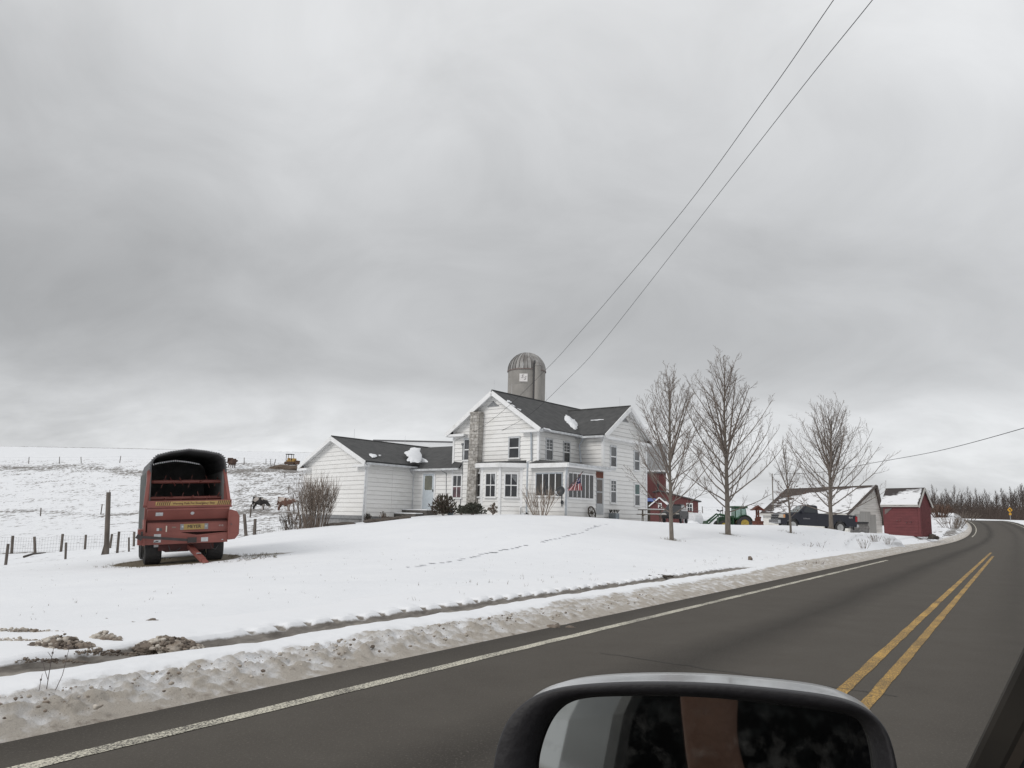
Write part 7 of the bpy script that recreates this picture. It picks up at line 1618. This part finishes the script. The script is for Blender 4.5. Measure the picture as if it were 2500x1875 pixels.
    L_ = W(1903,1149,81.5); q = MB(); q.tube([(p.x,p.y,zt-.6),(p.x+.25,p.y,zt-.1),(L_.x-.1,L_.y,L_.z-.05)],.03,6); q.build('arm', GUT, T); q = MB(); q.lathe([(.10,.10),(.14,0),(.26,-.12),(.22,-.14),(.02,-.05)],12,Matrix.Translation(L_)); q.tube([L_+Vector((0,0,.08)),L_+Vector((0,0,.3))],[.06,.03],6); q.build('lamp_head', GUT, T)
    # plough blade junk at garage corner
    p = on(2098,60.5); T = thing('plough_attachment', 'dirty grey plough attachment parked behind the tailgate of the pickup', 'plough', p, (0,0,.4)); q = MB(); q.prism([(-.9,0,.15),(-.9,-.10,.5),(-.9,.05,.85),(-.9,.12,.85),(-.9,-.02,.5),(-.9,.08,.15)],(1.8,0,0)); q.build('blade', mat('blade_grey',(.22,.21,.20),(.12,.115,.11),scale=4,rough=.8), T, world=False); q = MB(); q.bx((-.9,-.05,.85),(.9,.15,.97)); q.build('rail', BLACK, T, world=False)
    # snow pile and heaps, clods, tracks
    lump('snow_pile', on(2128,50.5), 1.9, 1.2, .70, SNOW, 'ploughed snow pile at the end of the lawn beside the driveway', 'snow pile', 2, rough=.22)
    lump('snow_pile', on(1690,80.5,-.1), .9,.7,.6, SNOW, 'little heap of snow left of the wrapped bales', 'snow pile', 7, sub=3)
# ------------------------------------------------------------------ wires, sign
def build_wires():
    WM = mat('wire_black',(.022,.023,.026),rough=.6)
    def cr(P, n=8):
        out = []
        for i in range(len(P)-1):
            p0,p1,p2,p3 = P[max(i-1,0)],P[i],P[i+1],P[min(i+2,len(P)-1)]
            for k in range(n):
                t = k/n; out.append(.5*((2*p1)+(-p0+p2)*t+(2*p0-5*p1+4*p2-p3)*t*t+(-p0+3*p1-3*p2+p3)*t**3))
        return out+[P[-1]]
    def wire(pts, r, lab):
        P = cr([W(*p) for p in pts]); T = thing('power_line', lab, 'power line', P[0]); q = MB(); q.tube(P, r, 5); q.build('cable', WM, T)
    wire([(1109,1076,51.2),(1170,1047,49),(1244,989,46.5),(1327,908,43),(1391,840,38.5),(1640,548,25.5),(1860,252,18.0),(2035,0,14.0),(2310,-400,10.5)], .009, 'left of the two overhead wires running down to the house gable')
    wire([(1168,1079,50.2),(1286,1017,47),(1382,930,43),(1467,840,38.5),(1744,487,25.2),(1960,211,17.8),(2092,0,14.3),(2130,-55,13.7),(2400,-470,10.3)][:6]+[(2130,0,14.0),(2415,-360,10.5)], .009, 'right of the two overhead wires running down to the house gable')
    wire([(1889,1158,81.8),(2010,1152,78),(2132,1130,72),(2290,1101,58),(2500,1045,42),(2800,950,30)], .02, 'thin overhead wire crossing to the right above the red shed')
def build_sign():
    p = on(2468,176); zc = zat(2467,1245,(p.x,p.y)); T = thing('road_sign', 'yellow diamond sign with a left curve arrow beside the bend', 'road sign', p)
    q = MB(); q.bx((p.x-.05,p.y+.01,p.z-.3),(p.x+.05,p.y+.08,zc+.3)); q.build('post', STEEL, T)
    Yl = mat('sign_yellow',(.62,.33,.02),(.56,.29,.02),rough=.5); c = Vector((p.x,p.y,zc)); q = MB(); h = .60
    q.prism([c+Vector((0,0,-h)),c+Vector((h,0,0)),c+Vector((0,0,h)),c+Vector((-h,0,0))],(0,.012,0)); pl = q.build('plate', Yl, T)
    q = MB(); w = .11
    q.prism([c+Vector((x,-.006,z)) for x,z in ((.08,-.34),(.22,-.34),(.22,.05),(.14,.16),(-.02,.16),(-.02,.28),(-.26,.09),(-.02,-.10),(-.02,.02),(.04,.02),(.08,-.04))],(0,.005,0)); q.build('arrow', BLACK, pl)
    q = MB(); z2 = zc-.90; q.bx((p.x-.27,p.y,z2-.24),(p.x+.27,p.y+.012,z2+.24)); p2 = q.build('speed_plate', Yl, T)
def build_heaps():
    D1 = mat('dirty_snow_clod',(.58,.54,.48),(.22,.18,.145),scale=7,rough=.95,bump=.9,bscale=16,lo=.38,hi=.62,detail=8)
    D2 = mat('brown_clod',(.23,.19,.155),(.085,.068,.056),scale=9,rough=.95,bump=.9,bscale=18,detail=8)
    def ico(n):
        b = bmesh.new(); bmesh.ops.create_icosphere(b, subdivisions=n, radius=1); b.verts.ensure_lookup_table()
        r_ = ([v.co.copy() for v in b.verts], [tuple(v.index for v in f.verts) for f in b.faces]); b.free(); return r_
    I1, I2, I4 = ico(1), ico(2), ico(4)
    def clump(name, label, p, rx, ry, h, m, seed, n=26, cat='snow heap', m2=None):
        rnd = random.Random(seed); q = MB()
        for i in range(7 if h > .10 else 0):
            ox = rnd.uniform(-.6,.6)*rx; oy = rnd.uniform(-.4,.4)*ry; sx = rnd.uniform(.20,.32)*rx; sy = rnd.uniform(.5,.8)*ry; vs = []
            for d in I4[0]:
                k = 1+.28*noise.noise(d*1.3+Vector((i,seed,0)))+.22*noise.noise(d*4.5+Vector((i,seed,3)))+.20*noise.noise(d*10+Vector((i,0,seed))); vs.append((ox+d.x*sx*k, oy+d.y*sy*k, d.z*h*.50*k*(1-abs(ox)/rx*.6)))
            q.add(vs, I4[1], 1 if (m2 and i%2) else 0)
        for i in range(n*(34 if h > .1 else 24)):
            a = rnd.uniform(0,6.28); r_ = math.sqrt(rnd.random()); s_ = (.004+.013*rnd.random()**2.2)*(1.3-.5*r_)*(1.5 if h > .12 else 1)*(.8 if h < .06 else 1)
            c = Vector((math.cos(a)*rx*r_, math.sin(a)*ry*r_, h*(1-r_)*rnd.uniform(.1,.85))); T_ = I2 if s_ > .014 else I1; vs = []
            for d in T_[0]: k = 1+.5*noise.noise(Vector((d.x*1.1+i*3.1,d.y*1.1+seed,d.z*1.1))); vs.append(c+Vector((d.x*s_*1.2*k,d.y*s_*k,d.z*s_*.8*k)))
            q.add(vs, T_[1], 1 if (m2 and rnd.random() < .45) else 0)
        o = q.build(name, [m,m2] if m2 else [m], None, smooth=True, fix=False); o.location = p; return setp(o, label, cat)
    def at(px,py,z=.16):
        q = ray(px,py); P = q*((z-CAMH)/q.z); return Vector((P.x,P.y,gz(P.x,P.y)-.02))
    clump('dirt_heap', 'dark crusty heap of dirty snow on the lawn edge', at(412,1566), .34,.15,.15, D2, 1, 26, m2=D1)
    clump('dirt_heap', 'brown lumpy snow ridge left of the dark heap', at(150,1573), .36,.12,.17, D1, 2, 22, m2=D2)
    clump('dirt_heap', 'tan crumbly snow lump above the brown ridge', at(255,1555), .22,.10,.13, D1, 3, 14)
    clump('dirt_heap', 'row of small brown clods between track and heaps', at(250,1583), .55,.05,.05, D2, 4, 18)
    clump('dirt_heap', 'curved line of tan slush lumps at the left edge of the photo', at(40,1562), .55,.07,.08, D1, 5, 24)
    clump('dirt_heap', 'thin upper line of tan slush at the left edge of the lawn', at(40,1533), .65,.06,.06, D1, 6, 20)
    clump('dirt_heap', 'scattered tiny brown clods near the left track edge', at(90,1601), .45,.05,.04, D2, 7, 12)
    for i,(px,py,s_,lab) in enumerate(((325,1524,.05,'small dark clod on the snow beyond the dark heap'),(370,1520,.085,'larger dark clod right above the dark heap'),(258,1516,.05,'broken dark twigs lying on the snow'),(1355,1511,.16,'flat dark clod on the slush beside the road'),(1391,1512,.13,'round dark clod on the slush right of the flat one'),(1157,1540,.10,'brown chunk at the end of the slush ridge'))):
        p = at(px,py,.10); lump('clod', p, s_*.75, s_*.55, s_*.5, D2, lab, 'clod', 30+i, sub=3, rough=.5)
    lump('clod', on(1829,26.5,.03), .07,.06,.12, D2, 'dark upright clod on the snow above the tyre track', 'clod', 41, sub=3, rough=.4)
    lump('clod', on(1620,18.5,.0), .20,.08,.04, DARKW, 'dark grassy hole in the snow above the tyre track', 'clod', 42, sub=3, rough=.7)
    lump('clod', on(1585,18.2,.0), .06,.05,.04, DARKW, 'small dark tuft left of the grassy hole', 'clod', 43, sub=3, rough=.7)
    # crumbled slush chunks along the ploughed ridge
    rnd = random.Random(12); q = MB()
    for i in range(700):
        s = 1.2+12*rnd.random()**1.3; t = 5.58+rnd.gauss(0,.24); t = min(max(t,5.15),6.2); r_ = (.004+.014*rnd.random()**2.5)*(1 if s < 9 else .9)
        T_ = I1 if r_ < .016 else I2; P = RD*s+RN*t; z = .075+.04*math.exp(-((t-5.6)/.25)**2)*(1 if s < 9 else .2); vs = []
        for d in T_[0]: k = 1+.5*noise.noise(Vector((d.x*1.2+i*2.3,d.y*1.2,d.z*1.2))); vs.append((P.x+d.x*r_*k*1.3, P.y+d.y*r_*k*1.1, z+d.z*r_*k*.9))
        q.add(vs, T_[1], 1 if rnd.random() < .16 else 0)
    o = q.build('slush_chunks', [D1,D2], None, smooth=True, fix=False); setp(o, 'crumbled dirty snow chunks along the ploughed ridge', kind='stuff')
    # grass tips that pierce the snow
    q = MB(); rnd = random.Random(21); GT = mat('grass_tip',(.13,.105,.06),(.09,.075,.045),rough=.95)
    def tuft(x, y, n, h):
        z = gz(x,y)
        for k in range(n):
            a = rnd.uniform(0,6.28); r_ = rnd.random()*.06; b0 = Vector((x+math.cos(a)*r_,y+math.sin(a)*r_,z-.02)); l = h*rnd.uniform(.5,1.2); q.add([b0+Vector((.004,0,0)),b0-Vector((.004,0,0)),b0+Vector((rnd.uniform(-.5,.5)*l,rnd.uniform(-.5,.5)*l,l))],[(0,1,2)])
    for i in range(330):
        px = rnd.uniform(20,1500); d = rnd.uniform(9,30)**1.0; P = W(px,1275,d); t = P.x*RN.x+P.y*RN.y
        if t < 8.3: continue
        tuft(P.x,P.y,rnd.randint(1,3),.05)
    for (a,b_,c_) in TRUNKS:
        for k in range(26): an = rnd.uniform(0,6.28); r_ = .12+.5*rnd.random()**2; tuft(a+math.cos(an)*r_,b_+math.sin(an)*r_,4,.10)
    wp = on(456,24)
    for k in range(150):
        an = rnd.uniform(0,6.28); r_ = rnd.uniform(.9,1.25); tuft(wp.x+math.cos(an)*2.1*r_-.1,wp.y+.6+math.sin(an)*1.7*r_,5,.09)
    for k in range(110): P = W(rnd.uniform(565,680),1275,rnd.uniform(24.3,26.5)); tuft(P.x,P.y,4,.08)
    for k in range(120): s_ = rnd.uniform(9,60); P = RD*s_+RN*(7.3+rnd.random()**2*1.6); tuft(P.x,P.y,3,.09)
    o = q.build('grass_tips', GT, None, fix=False); setp(o, 'dry grass tips piercing the snow on the lawn', kind='stuff')
    # foot prints across the lawn
    q = MB(); FP = mat('trodden_snow',(.76,.77,.785),(.58,.585,.595),scale=6,rough=.9); rnd = random.Random(5)
    pts = [(1478,1280),(1455,1286),(1430,1297),(1395,1306),(1350,1318),(1300,1330),(1240,1343),(1180,1356),(1110,1371),(1040,1381),(980,1388)]
    for (x0,y0),(x1,y1) in zip(pts[:-1],pts[1:]):
        n = 9
        for k in range(n):
            t = (k+rnd.random()*.5)/n; x = x0+(x1-x0)*t+rnd.uniform(-5,5); y = y0+(y1-y0)*t+rnd.uniform(-1.5,1.5)
            r_ = ray(x,y); o = Vector((0,0,CAMH)); d = 4.0
            while d < 60:
                P = o+r_*(d/r_.y)
                if P.z < gz(P.x,P.y): break
                d += .25
            if d >= 60 or rnd.random() < .45: continue
            gx = gz(P.x,P.y); c = Vector((P.x,P.y,gx+.012)); a = rnd.uniform(0,6.28); rx, ry = rnd.uniform(.05,.11), rnd.uniform(.04,.10); m_ = 8
            ring = [c+Vector((math.cos(2*math.pi*i/m_)*rx, math.sin(2*math.pi*i/m_)*ry, .012)) for i in range(m_)]; inn = [c+Vector((math.cos(2*math.pi*i/m_)*rx*.6, math.sin(2*math.pi*i/m_)*ry*.6, -.002)) for i in range(m_)]
            q.add(ring+inn, [(i,(i+1)%m_,m_+(i+1)%m_,m_+i) for i in range(m_)]+[tuple(m_+i for i in range(m_))])
    o = q.build('footprints', FP, None, fix=False); setp(o, 'line of footprints crossing the lawn towards the porch door', kind='stuff')
# ------------------------------------------------------------------ the car the photo is taken from
CF = RD; CL = RN                     # car forward and left; the lens is at f=0, l=0
def cp(f, l, z): return CF*f + CL*l + Vector((0,0,z))
def build_car():
    T = thing('car', 'silver car at the bottom of the frame, its door mirror and window pillar in view', 'car', cp(0,-.9,0))
    SIL = mat('silver_paint',(.40,.415,.42),(.36,.375,.38),scale=1.5,rough=.28,metal=.55,coat=.4)
    TRM = mat('taupe_trim',(.042,.037,.031),(.030,.027,.023),scale=12,rough=.8); DK = mat('car_black',(.006,.006,.0065),rough=.7,spec=.2); INTR = mat('car_interior',(.010,.010,.011),(.075,.08,.08),scale=16,rough=.9,lo=.50,hi=.72,detail=7)  # pale blotches in the interior colour imitate reflections on window glass
    # mirror: plane facing the lens, housing behind it
    O = Vector((0,0,CAMH)); cdir = ray(1705,1860).normalized(); Mc = O+cdir*.62
    tgt = cp(-.10,-.02,1.20)
    N = ((O-Mc).normalized()*1.0+(tgt-Mc).normalized()*1.0).normalized(); N = (N + CL*.02 + Vector((0,0,-.015))).normalized()
    ex = N.cross(Vector((0,0,1))).normalized(); ex = ex if ex.dot(ray(2200,1800)-ray(1200,1800)) > 0 else -ex; ey = N.cross(ex); ey = ey if ey.z > 0 else -ey
    def onm(px,py,o=0): return hit(px,py,Mc+N*o,N)
    def smooth_loop(P, it=3):
        for _ in range(it):
            Q = []
            for i in range(len(P)):
                a, b = P[i], P[(i+1)%len(P)]; Q += [a*.75+b*.25, a*.25+b*.75]
            P = Q
        return P
    outer = [(1206,1905),(1222,1800),(1262,1726),(1335,1681),(1480,1664),(1700,1663),(1900,1680),(2040,1698),(2112,1724),(2160,1770),(2184,1850),(2196,1960),(2190,2090),(2120,2190),(1900,2230),(1500,2225),(1290,2180),(1215,2060)]
    inner = [(1290,1895),(1312,1800),(1350,1735),(1412,1704),(1520,1699),(1700,1700),(1850,1714),(1990,1731),(2084,1746),(2124,1780),(2142,1850),(2150,1960),(2142,2070),(2060,2140),(1880,2170),(1520,2168),(1370,2130),(1314,2040)]
    Lo = smooth_loop([onm(*p) for p in outer]); Li = smooth_loop([onm(*p) for p in inner]); n = len(Lo)
    q = MB(); sh = [(0,1.0,.0),(-.012,1.006,0),(-.04,1.012,.002),(-.075,1.0,.003),(-.11,.93,.0),(-.135,.80,-.005),(-.15,.5,-.01)]; cen = sum(Lo,Vector())/n; vs = []
    for o, k, dz in sh: vs += [cen+(p-cen)*k+N*o+ey*dz for p in Lo]
    q.add(vs, [(j*n+i,j*n+(i+1)%n,(j+1)*n+(i+1)%n,(j+1)*n+i) for j in range(len(sh)-1) for i in range(n)]+[tuple((len(sh)-1)*n+i for i in range(n))])
    mir = q.build('side_mirror', SIL, T, smooth=True)
    q = MB(); lay = [(Lo,.0,1.002),(Lo,.012,.993),(Lo,.016,.975),(Li,.010,1.05),(Li,.0,1.0),(Li,-.016,.995)]; vs = []; ci = sum(Li,Vector())/n
    for P, o, k in lay: c_ = cen if P is Lo else ci; vs += [c_+(p-c_)*k+N*o for p in P]
    q.add(vs, [(j*n+i,j*n+(i+1)%n,(j+1)*n+(i+1)%n,(j+1)*n+i) for j in range(len(lay)-1) for i in range(n)]); q.build('bezel', mat('mirror_black',(.016,.015,.018),(.022,.021,.024),scale=40,rough=.6,bump=.1), mir, smooth=True)
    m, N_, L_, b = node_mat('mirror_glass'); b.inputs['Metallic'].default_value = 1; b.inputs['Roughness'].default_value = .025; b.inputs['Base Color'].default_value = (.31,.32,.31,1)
    # pale blotches: dirt specks that also paint in the side window's snowy reflections
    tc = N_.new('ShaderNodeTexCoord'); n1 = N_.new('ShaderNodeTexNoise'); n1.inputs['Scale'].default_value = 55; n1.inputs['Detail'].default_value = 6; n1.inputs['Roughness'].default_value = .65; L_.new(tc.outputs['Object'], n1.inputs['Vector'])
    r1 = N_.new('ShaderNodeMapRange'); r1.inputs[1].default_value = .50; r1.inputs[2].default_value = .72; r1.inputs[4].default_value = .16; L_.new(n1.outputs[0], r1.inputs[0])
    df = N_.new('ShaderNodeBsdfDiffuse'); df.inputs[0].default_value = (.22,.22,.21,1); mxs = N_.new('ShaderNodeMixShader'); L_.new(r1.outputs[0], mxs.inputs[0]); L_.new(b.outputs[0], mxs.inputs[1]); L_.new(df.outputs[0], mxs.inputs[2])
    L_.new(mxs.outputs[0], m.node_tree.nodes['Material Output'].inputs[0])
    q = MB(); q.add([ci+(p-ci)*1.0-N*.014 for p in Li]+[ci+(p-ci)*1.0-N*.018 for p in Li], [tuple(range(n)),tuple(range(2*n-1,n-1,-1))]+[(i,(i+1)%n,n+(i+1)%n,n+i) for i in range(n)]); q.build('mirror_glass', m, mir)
    q = MB(); arm0 = cen-N*.05-ey*.05; q.beam(arm0, cp(.62,.0,1.03), .10, .05); q.build('mirror_arm', DK, mir, bevel=.01)
    # window pillar at lower right
    a, b_ = W(2365,1960,.60), W(2565,1560,.50); d = (b_-a).normalized(); a2, b2 = a-d*.35, b_+d*.45
    vw = ray(2450,1750).normalized(); sd_ = d.cross(vw).normalized(); sd_ = sd_ if sd_.dot(CL) < 0 else -sd_
    q = MB(); q.beam(a2+sd_*.0, b2+sd_*.0, .020, .03, up=vw); q.build('window_seal', TRM, T, bevel=.004)
    q = MB(); q.beam(a2+sd_*.012-vw*.006, b2+sd_*.012-vw*.006, .007, .02, up=vw); q.build('chrome_strip', mat('dull_strip',(.06,.05,.042),rough=.5), T)
    q = MB(); q.beam(a2+sd_*.075-vw*.01, b2+sd_*.075-vw*.01, .12, .05, up=vw); q.build('front_pillar', DK, T, bevel=.01)
    # body side behind the lens, seen in the mirror: lower panels, belt line, glass, rear pillar, roof
    def side(name, f0, f1, prof, m, par=None):   # prof: list of (l, z) swept along the car
        q = MB(); q.add([cp(f0,l,z) for l,z in prof]+[cp(f1,l,z) for l,z in prof], [(i,i+1,len(prof)+i+1,len(prof)+i) for i in range(len(prof)-1)]); o = q.build(name, m, par or T); md = o.modifiers.new('thick','SOLIDIFY'); md.thickness = .02; return o
    DPT = mat('door_paint',(.15,.145,.14),(.12,.118,.115),scale=3,rough=.5)
    body = [(.10,.32),(.145,.45),(.155,.70),(.135,.88),(.105,.985),(.07,1.00)]
    dr = side('front_door', -.62, .70, body, DPT); side('belt_strip', -.62, .66, [(.075,1.0),(.075,1.022),(.05,1.03)], DK, dr)
    rd = side('rear_door', -1.55, -.63, body, DPT); side('belt_strip', -1.55, -.63, [(.075,1.0),(.075,1.022),(.05,1.03)], DK, rd)
    side('rear_wing', -2.6, -1.56, body, DPT); side('front_wing', .71, 1.7, [(-.10,.32),(-.06,.5),(-.06,.68),(-.10,.80)], SIL)
    side('rear_side_window', -1.50, -.70, [(.06,1.03),(.02,1.25),(-.06,1.42)], mat('tinted_glass',(.012,.013,.015),(.03,.031,.033),scale=5,rough=.12), rd)
    side('door_pillar', -.70, -.58, [(.066,1.03),(.028,1.25),(-.055,1.43)], mat('pillar_grey',(.05,.05,.05),(.07,.07,.07),scale=9,rough=.7)); side('roof_rail', -1.6, .10, [(-.05,1.41),(-.07,1.50),(-.14,1.54)], DK)
    q = MB(); q.hexa([cp(-1.7,-1.66,1.50),cp(.05,-1.66,1.50),cp(.05,-.12,1.50),cp(-1.7,-.12,1.50),cp(-1.6,-1.55,1.56),cp(0,-1.55,1.56),cp(0,-.16,1.56),cp(-1.6,-.16,1.56)]); q.build('roof', SIL, T, bevel=.03)
    q = MB(); q.hexa([cp(.75,-1.85,.50),cp(1.8,-1.75,.45),cp(1.8,-.2,.45),cp(.75,-.12,.50),cp(.75,-1.80,.90),cp(1.75,-1.65,.78),cp(1.75,-.24,.78),cp(.75,-.18,.90)]); q.build('bonnet', SIL, T, bevel=.04)
    q = MB(); q.bx((-.5,-.5,0),(.5,.5,0)); q = MB(); q.hexa([cp(-2.4,-1.9,.3),cp(.7,-1.9,.3),cp(.7,-.12,.3),cp(-2.4,-.12,.3),cp(-2.4,-1.9,.34),cp(.7,-1.9,.34),cp(.7,-.12,.34),cp(-2.4,-.12,.34)]); q.build('floor', INTR, T)
    q = MB(); q.hexa([cp(-2.0,-1.85,.3),cp(-1.95,-1.85,.3),cp(-1.95,-.1,.3),cp(-2.0,-.1,.3),cp(-2.0,-1.7,1.5),cp(-1.95,-1.7,1.5),cp(-1.95,-.16,1.5),cp(-2.0,-.16,1.5)]); q.build('rear_bulkhead', INTR, T)
    q = MB(); q.hexa([cp(-2.0,-1.86,.3),cp(.6,-1.86,.3),cp(.6,-1.82,.3),cp(-2.0,-1.82,.3),cp(-2.0,-1.68,1.5),cp(.3,-1.68,1.5),cp(.3,-1.64,1.5),cp(-2.0,-1.64,1.5)]); q.build('side_panel', INTR, T)
    q = MB(); q.hexa([cp(-.62,-.72,.45),cp(-.38,-.72,.45),cp(-.38,-.22,.45),cp(-.62,-.22,.45),cp(-.78,-.68,1.12),cp(-.64,-.68,1.12),cp(-.64,-.26,1.12),cp(-.78,-.26,1.12)]); q.hexa([cp(-.45,-.72,.36),cp(.1,-.72,.36),cp(.1,-.22,.36),cp(-.45,-.22,.36),cp(-.45,-.72,.52),cp(.12,-.72,.54),cp(.12,-.22,.54),cp(-.45,-.22,.52)]); q.build('seat', INTR, T, bevel=.04)
    for f in (1.15,-1.75):
        M = Matrix.Translation(cp(f,-.02,.33)) @ CL.to_track_quat('Z','Y').to_matrix().to_4x4(); wh = wheel_mb(M,.33,.10,.21).build('wheel', TYRE, T); rim_mb(M,.21,.10,5).build('rim', STEEL, wh)
    # wet streak marks on the pillar glass are left out; driver
    P = thing('person', 'driver in dark clothing holding up a phone, bare forearm seen in the mirror', 'person', cp(-.35,-.45,.5))
    def w2(f,l,z): return cp(f,l,z)-cp(-.35,-.45,.5)
    V = [w2(-.34,-.46,.62),w2(-.42,-.46,.85),w2(-.47,-.46,1.06),w2(-.44,-.46,1.17),w2(-.41,-.46,1.27),w2(-.38,-.46,1.36)]; R = [.16,.15,.155,.062,.095,.085]; E = [(0,1),(1,2),(2,3),(3,4),(4,5)]
    def chain(s, pts, rs):
        for p, r in zip(pts, rs): V.append(p); R.append(r); E.append((s, len(V)-1)); s = len(V)-1
        return s
    e = chain(2, [w2(-.44,-.26,1.06),w2(-.30,-.16,.94)], [.075,.06])
    chain(2, [w2(-.44,-.66,1.05),w2(-.25,-.72,.85),w2(.0,-.62,.88)], [.075,.055,.04])
    for l in (-.36,-.58): chain(0, [w2(-.10,l,.62),w2(.12,l,.60),w2(.22,l,.40)], [.10,.075,.06])
    CLO = mat('dark_clothing',(.018,.018,.022),(.028,.028,.032),scale=8,rough=.95); SK = mat('skin',(.36,.20,.15),(.42,.25,.19),scale=7,rough=.55,bump=.15,bscale=60)
    skin_body('body', V, E, R, CLO, P, 2, 0)
    # bare forearm and hand closing on the phone
    V = []; R = []; E = []; h0 = w2(-.085,.0,1.285)
    V += [w2(-.31,-.165,.935), w2(-.24,-.115,1.04), w2(-.16,-.04,1.15), w2(-.115,-.012,1.215), h0]; R += [.060,.058,.048,.040,.042]; E += [(0,1),(1,2),(2,3),(3,4)]
    for i,(fo,lo) in enumerate(((-.012,.020),(-.012,.002),(-.012,-.016),(-.010,-.032))):
        b0 = len(V); V += [h0+CF*(.012)+CL*(lo+.012)+Vector((0,0,.035)), h0+CF*.035+CL*(lo+.02)+Vector((0,0,.055-.004*i)), h0+CF*.055+CL*(lo+.012)+Vector((0,0,.050-.004*i))]; R += [.010,.009,.008]; E += [(4,b0),(b0,b0+1),(b0+1,b0+2)]
    b0 = len(V); V += [h0+CL*(-.035)+CF*.02+Vector((0,0,.01)), h0+CL*-.04+CF*.045+Vector((0,0,.035))]; R += [.012,.010]; E += [(4,b0),(b0,b0+1)]
    skin_body('forearm', V, E, R, SK, P, 2, 1)
    # head details
    hc = w2(-.395,-.46,1.315); q = MB(); q.lathe([(.0+.104*math.sin(a), .11*math.cos(a)) for a in [math.pi*k/10*.62+.02 for k in range(11)]],16,Matrix.Translation(hc+Vector((-.0,0,.02)))); q.build('hair', mat('hair_brown',(.04,.03,.022),rough=.9), P, world=False, smooth=True)
    q = MB(); q.box(w2(-.29,-.46,1.30),(.02,.02,.035)); q.build('nose', SK, P, world=False, bevel=.006)
    ph = thing('phone', 'black phone held at the car window', 'phone', cp(-.05,-.01,1.33)); q = MB(); Mx = Matrix((Vector((1,0,0)),Vector((0,1,0)),Vector((0,0,1)))); q.box(Vector((0,-.045,1.325)),(.155,.009,.075)); q.build('case', BLACK, ph, bevel=.006)
# ------------------------------------------------------------------ put it together
build_terrain()
build_road()
HS = build_house()
build_silo(); build_red_barns(); build_garage(); build_shed()
build_woods(); build_trees(); build_bushes(); build_fences()
build_wagon(); build_pickup(); build_tractor(); build_dark_car(); build_bulldozer()
build_cows(); build_yard(HS); build_wires(); build_sign(); build_heaps()
build_car()
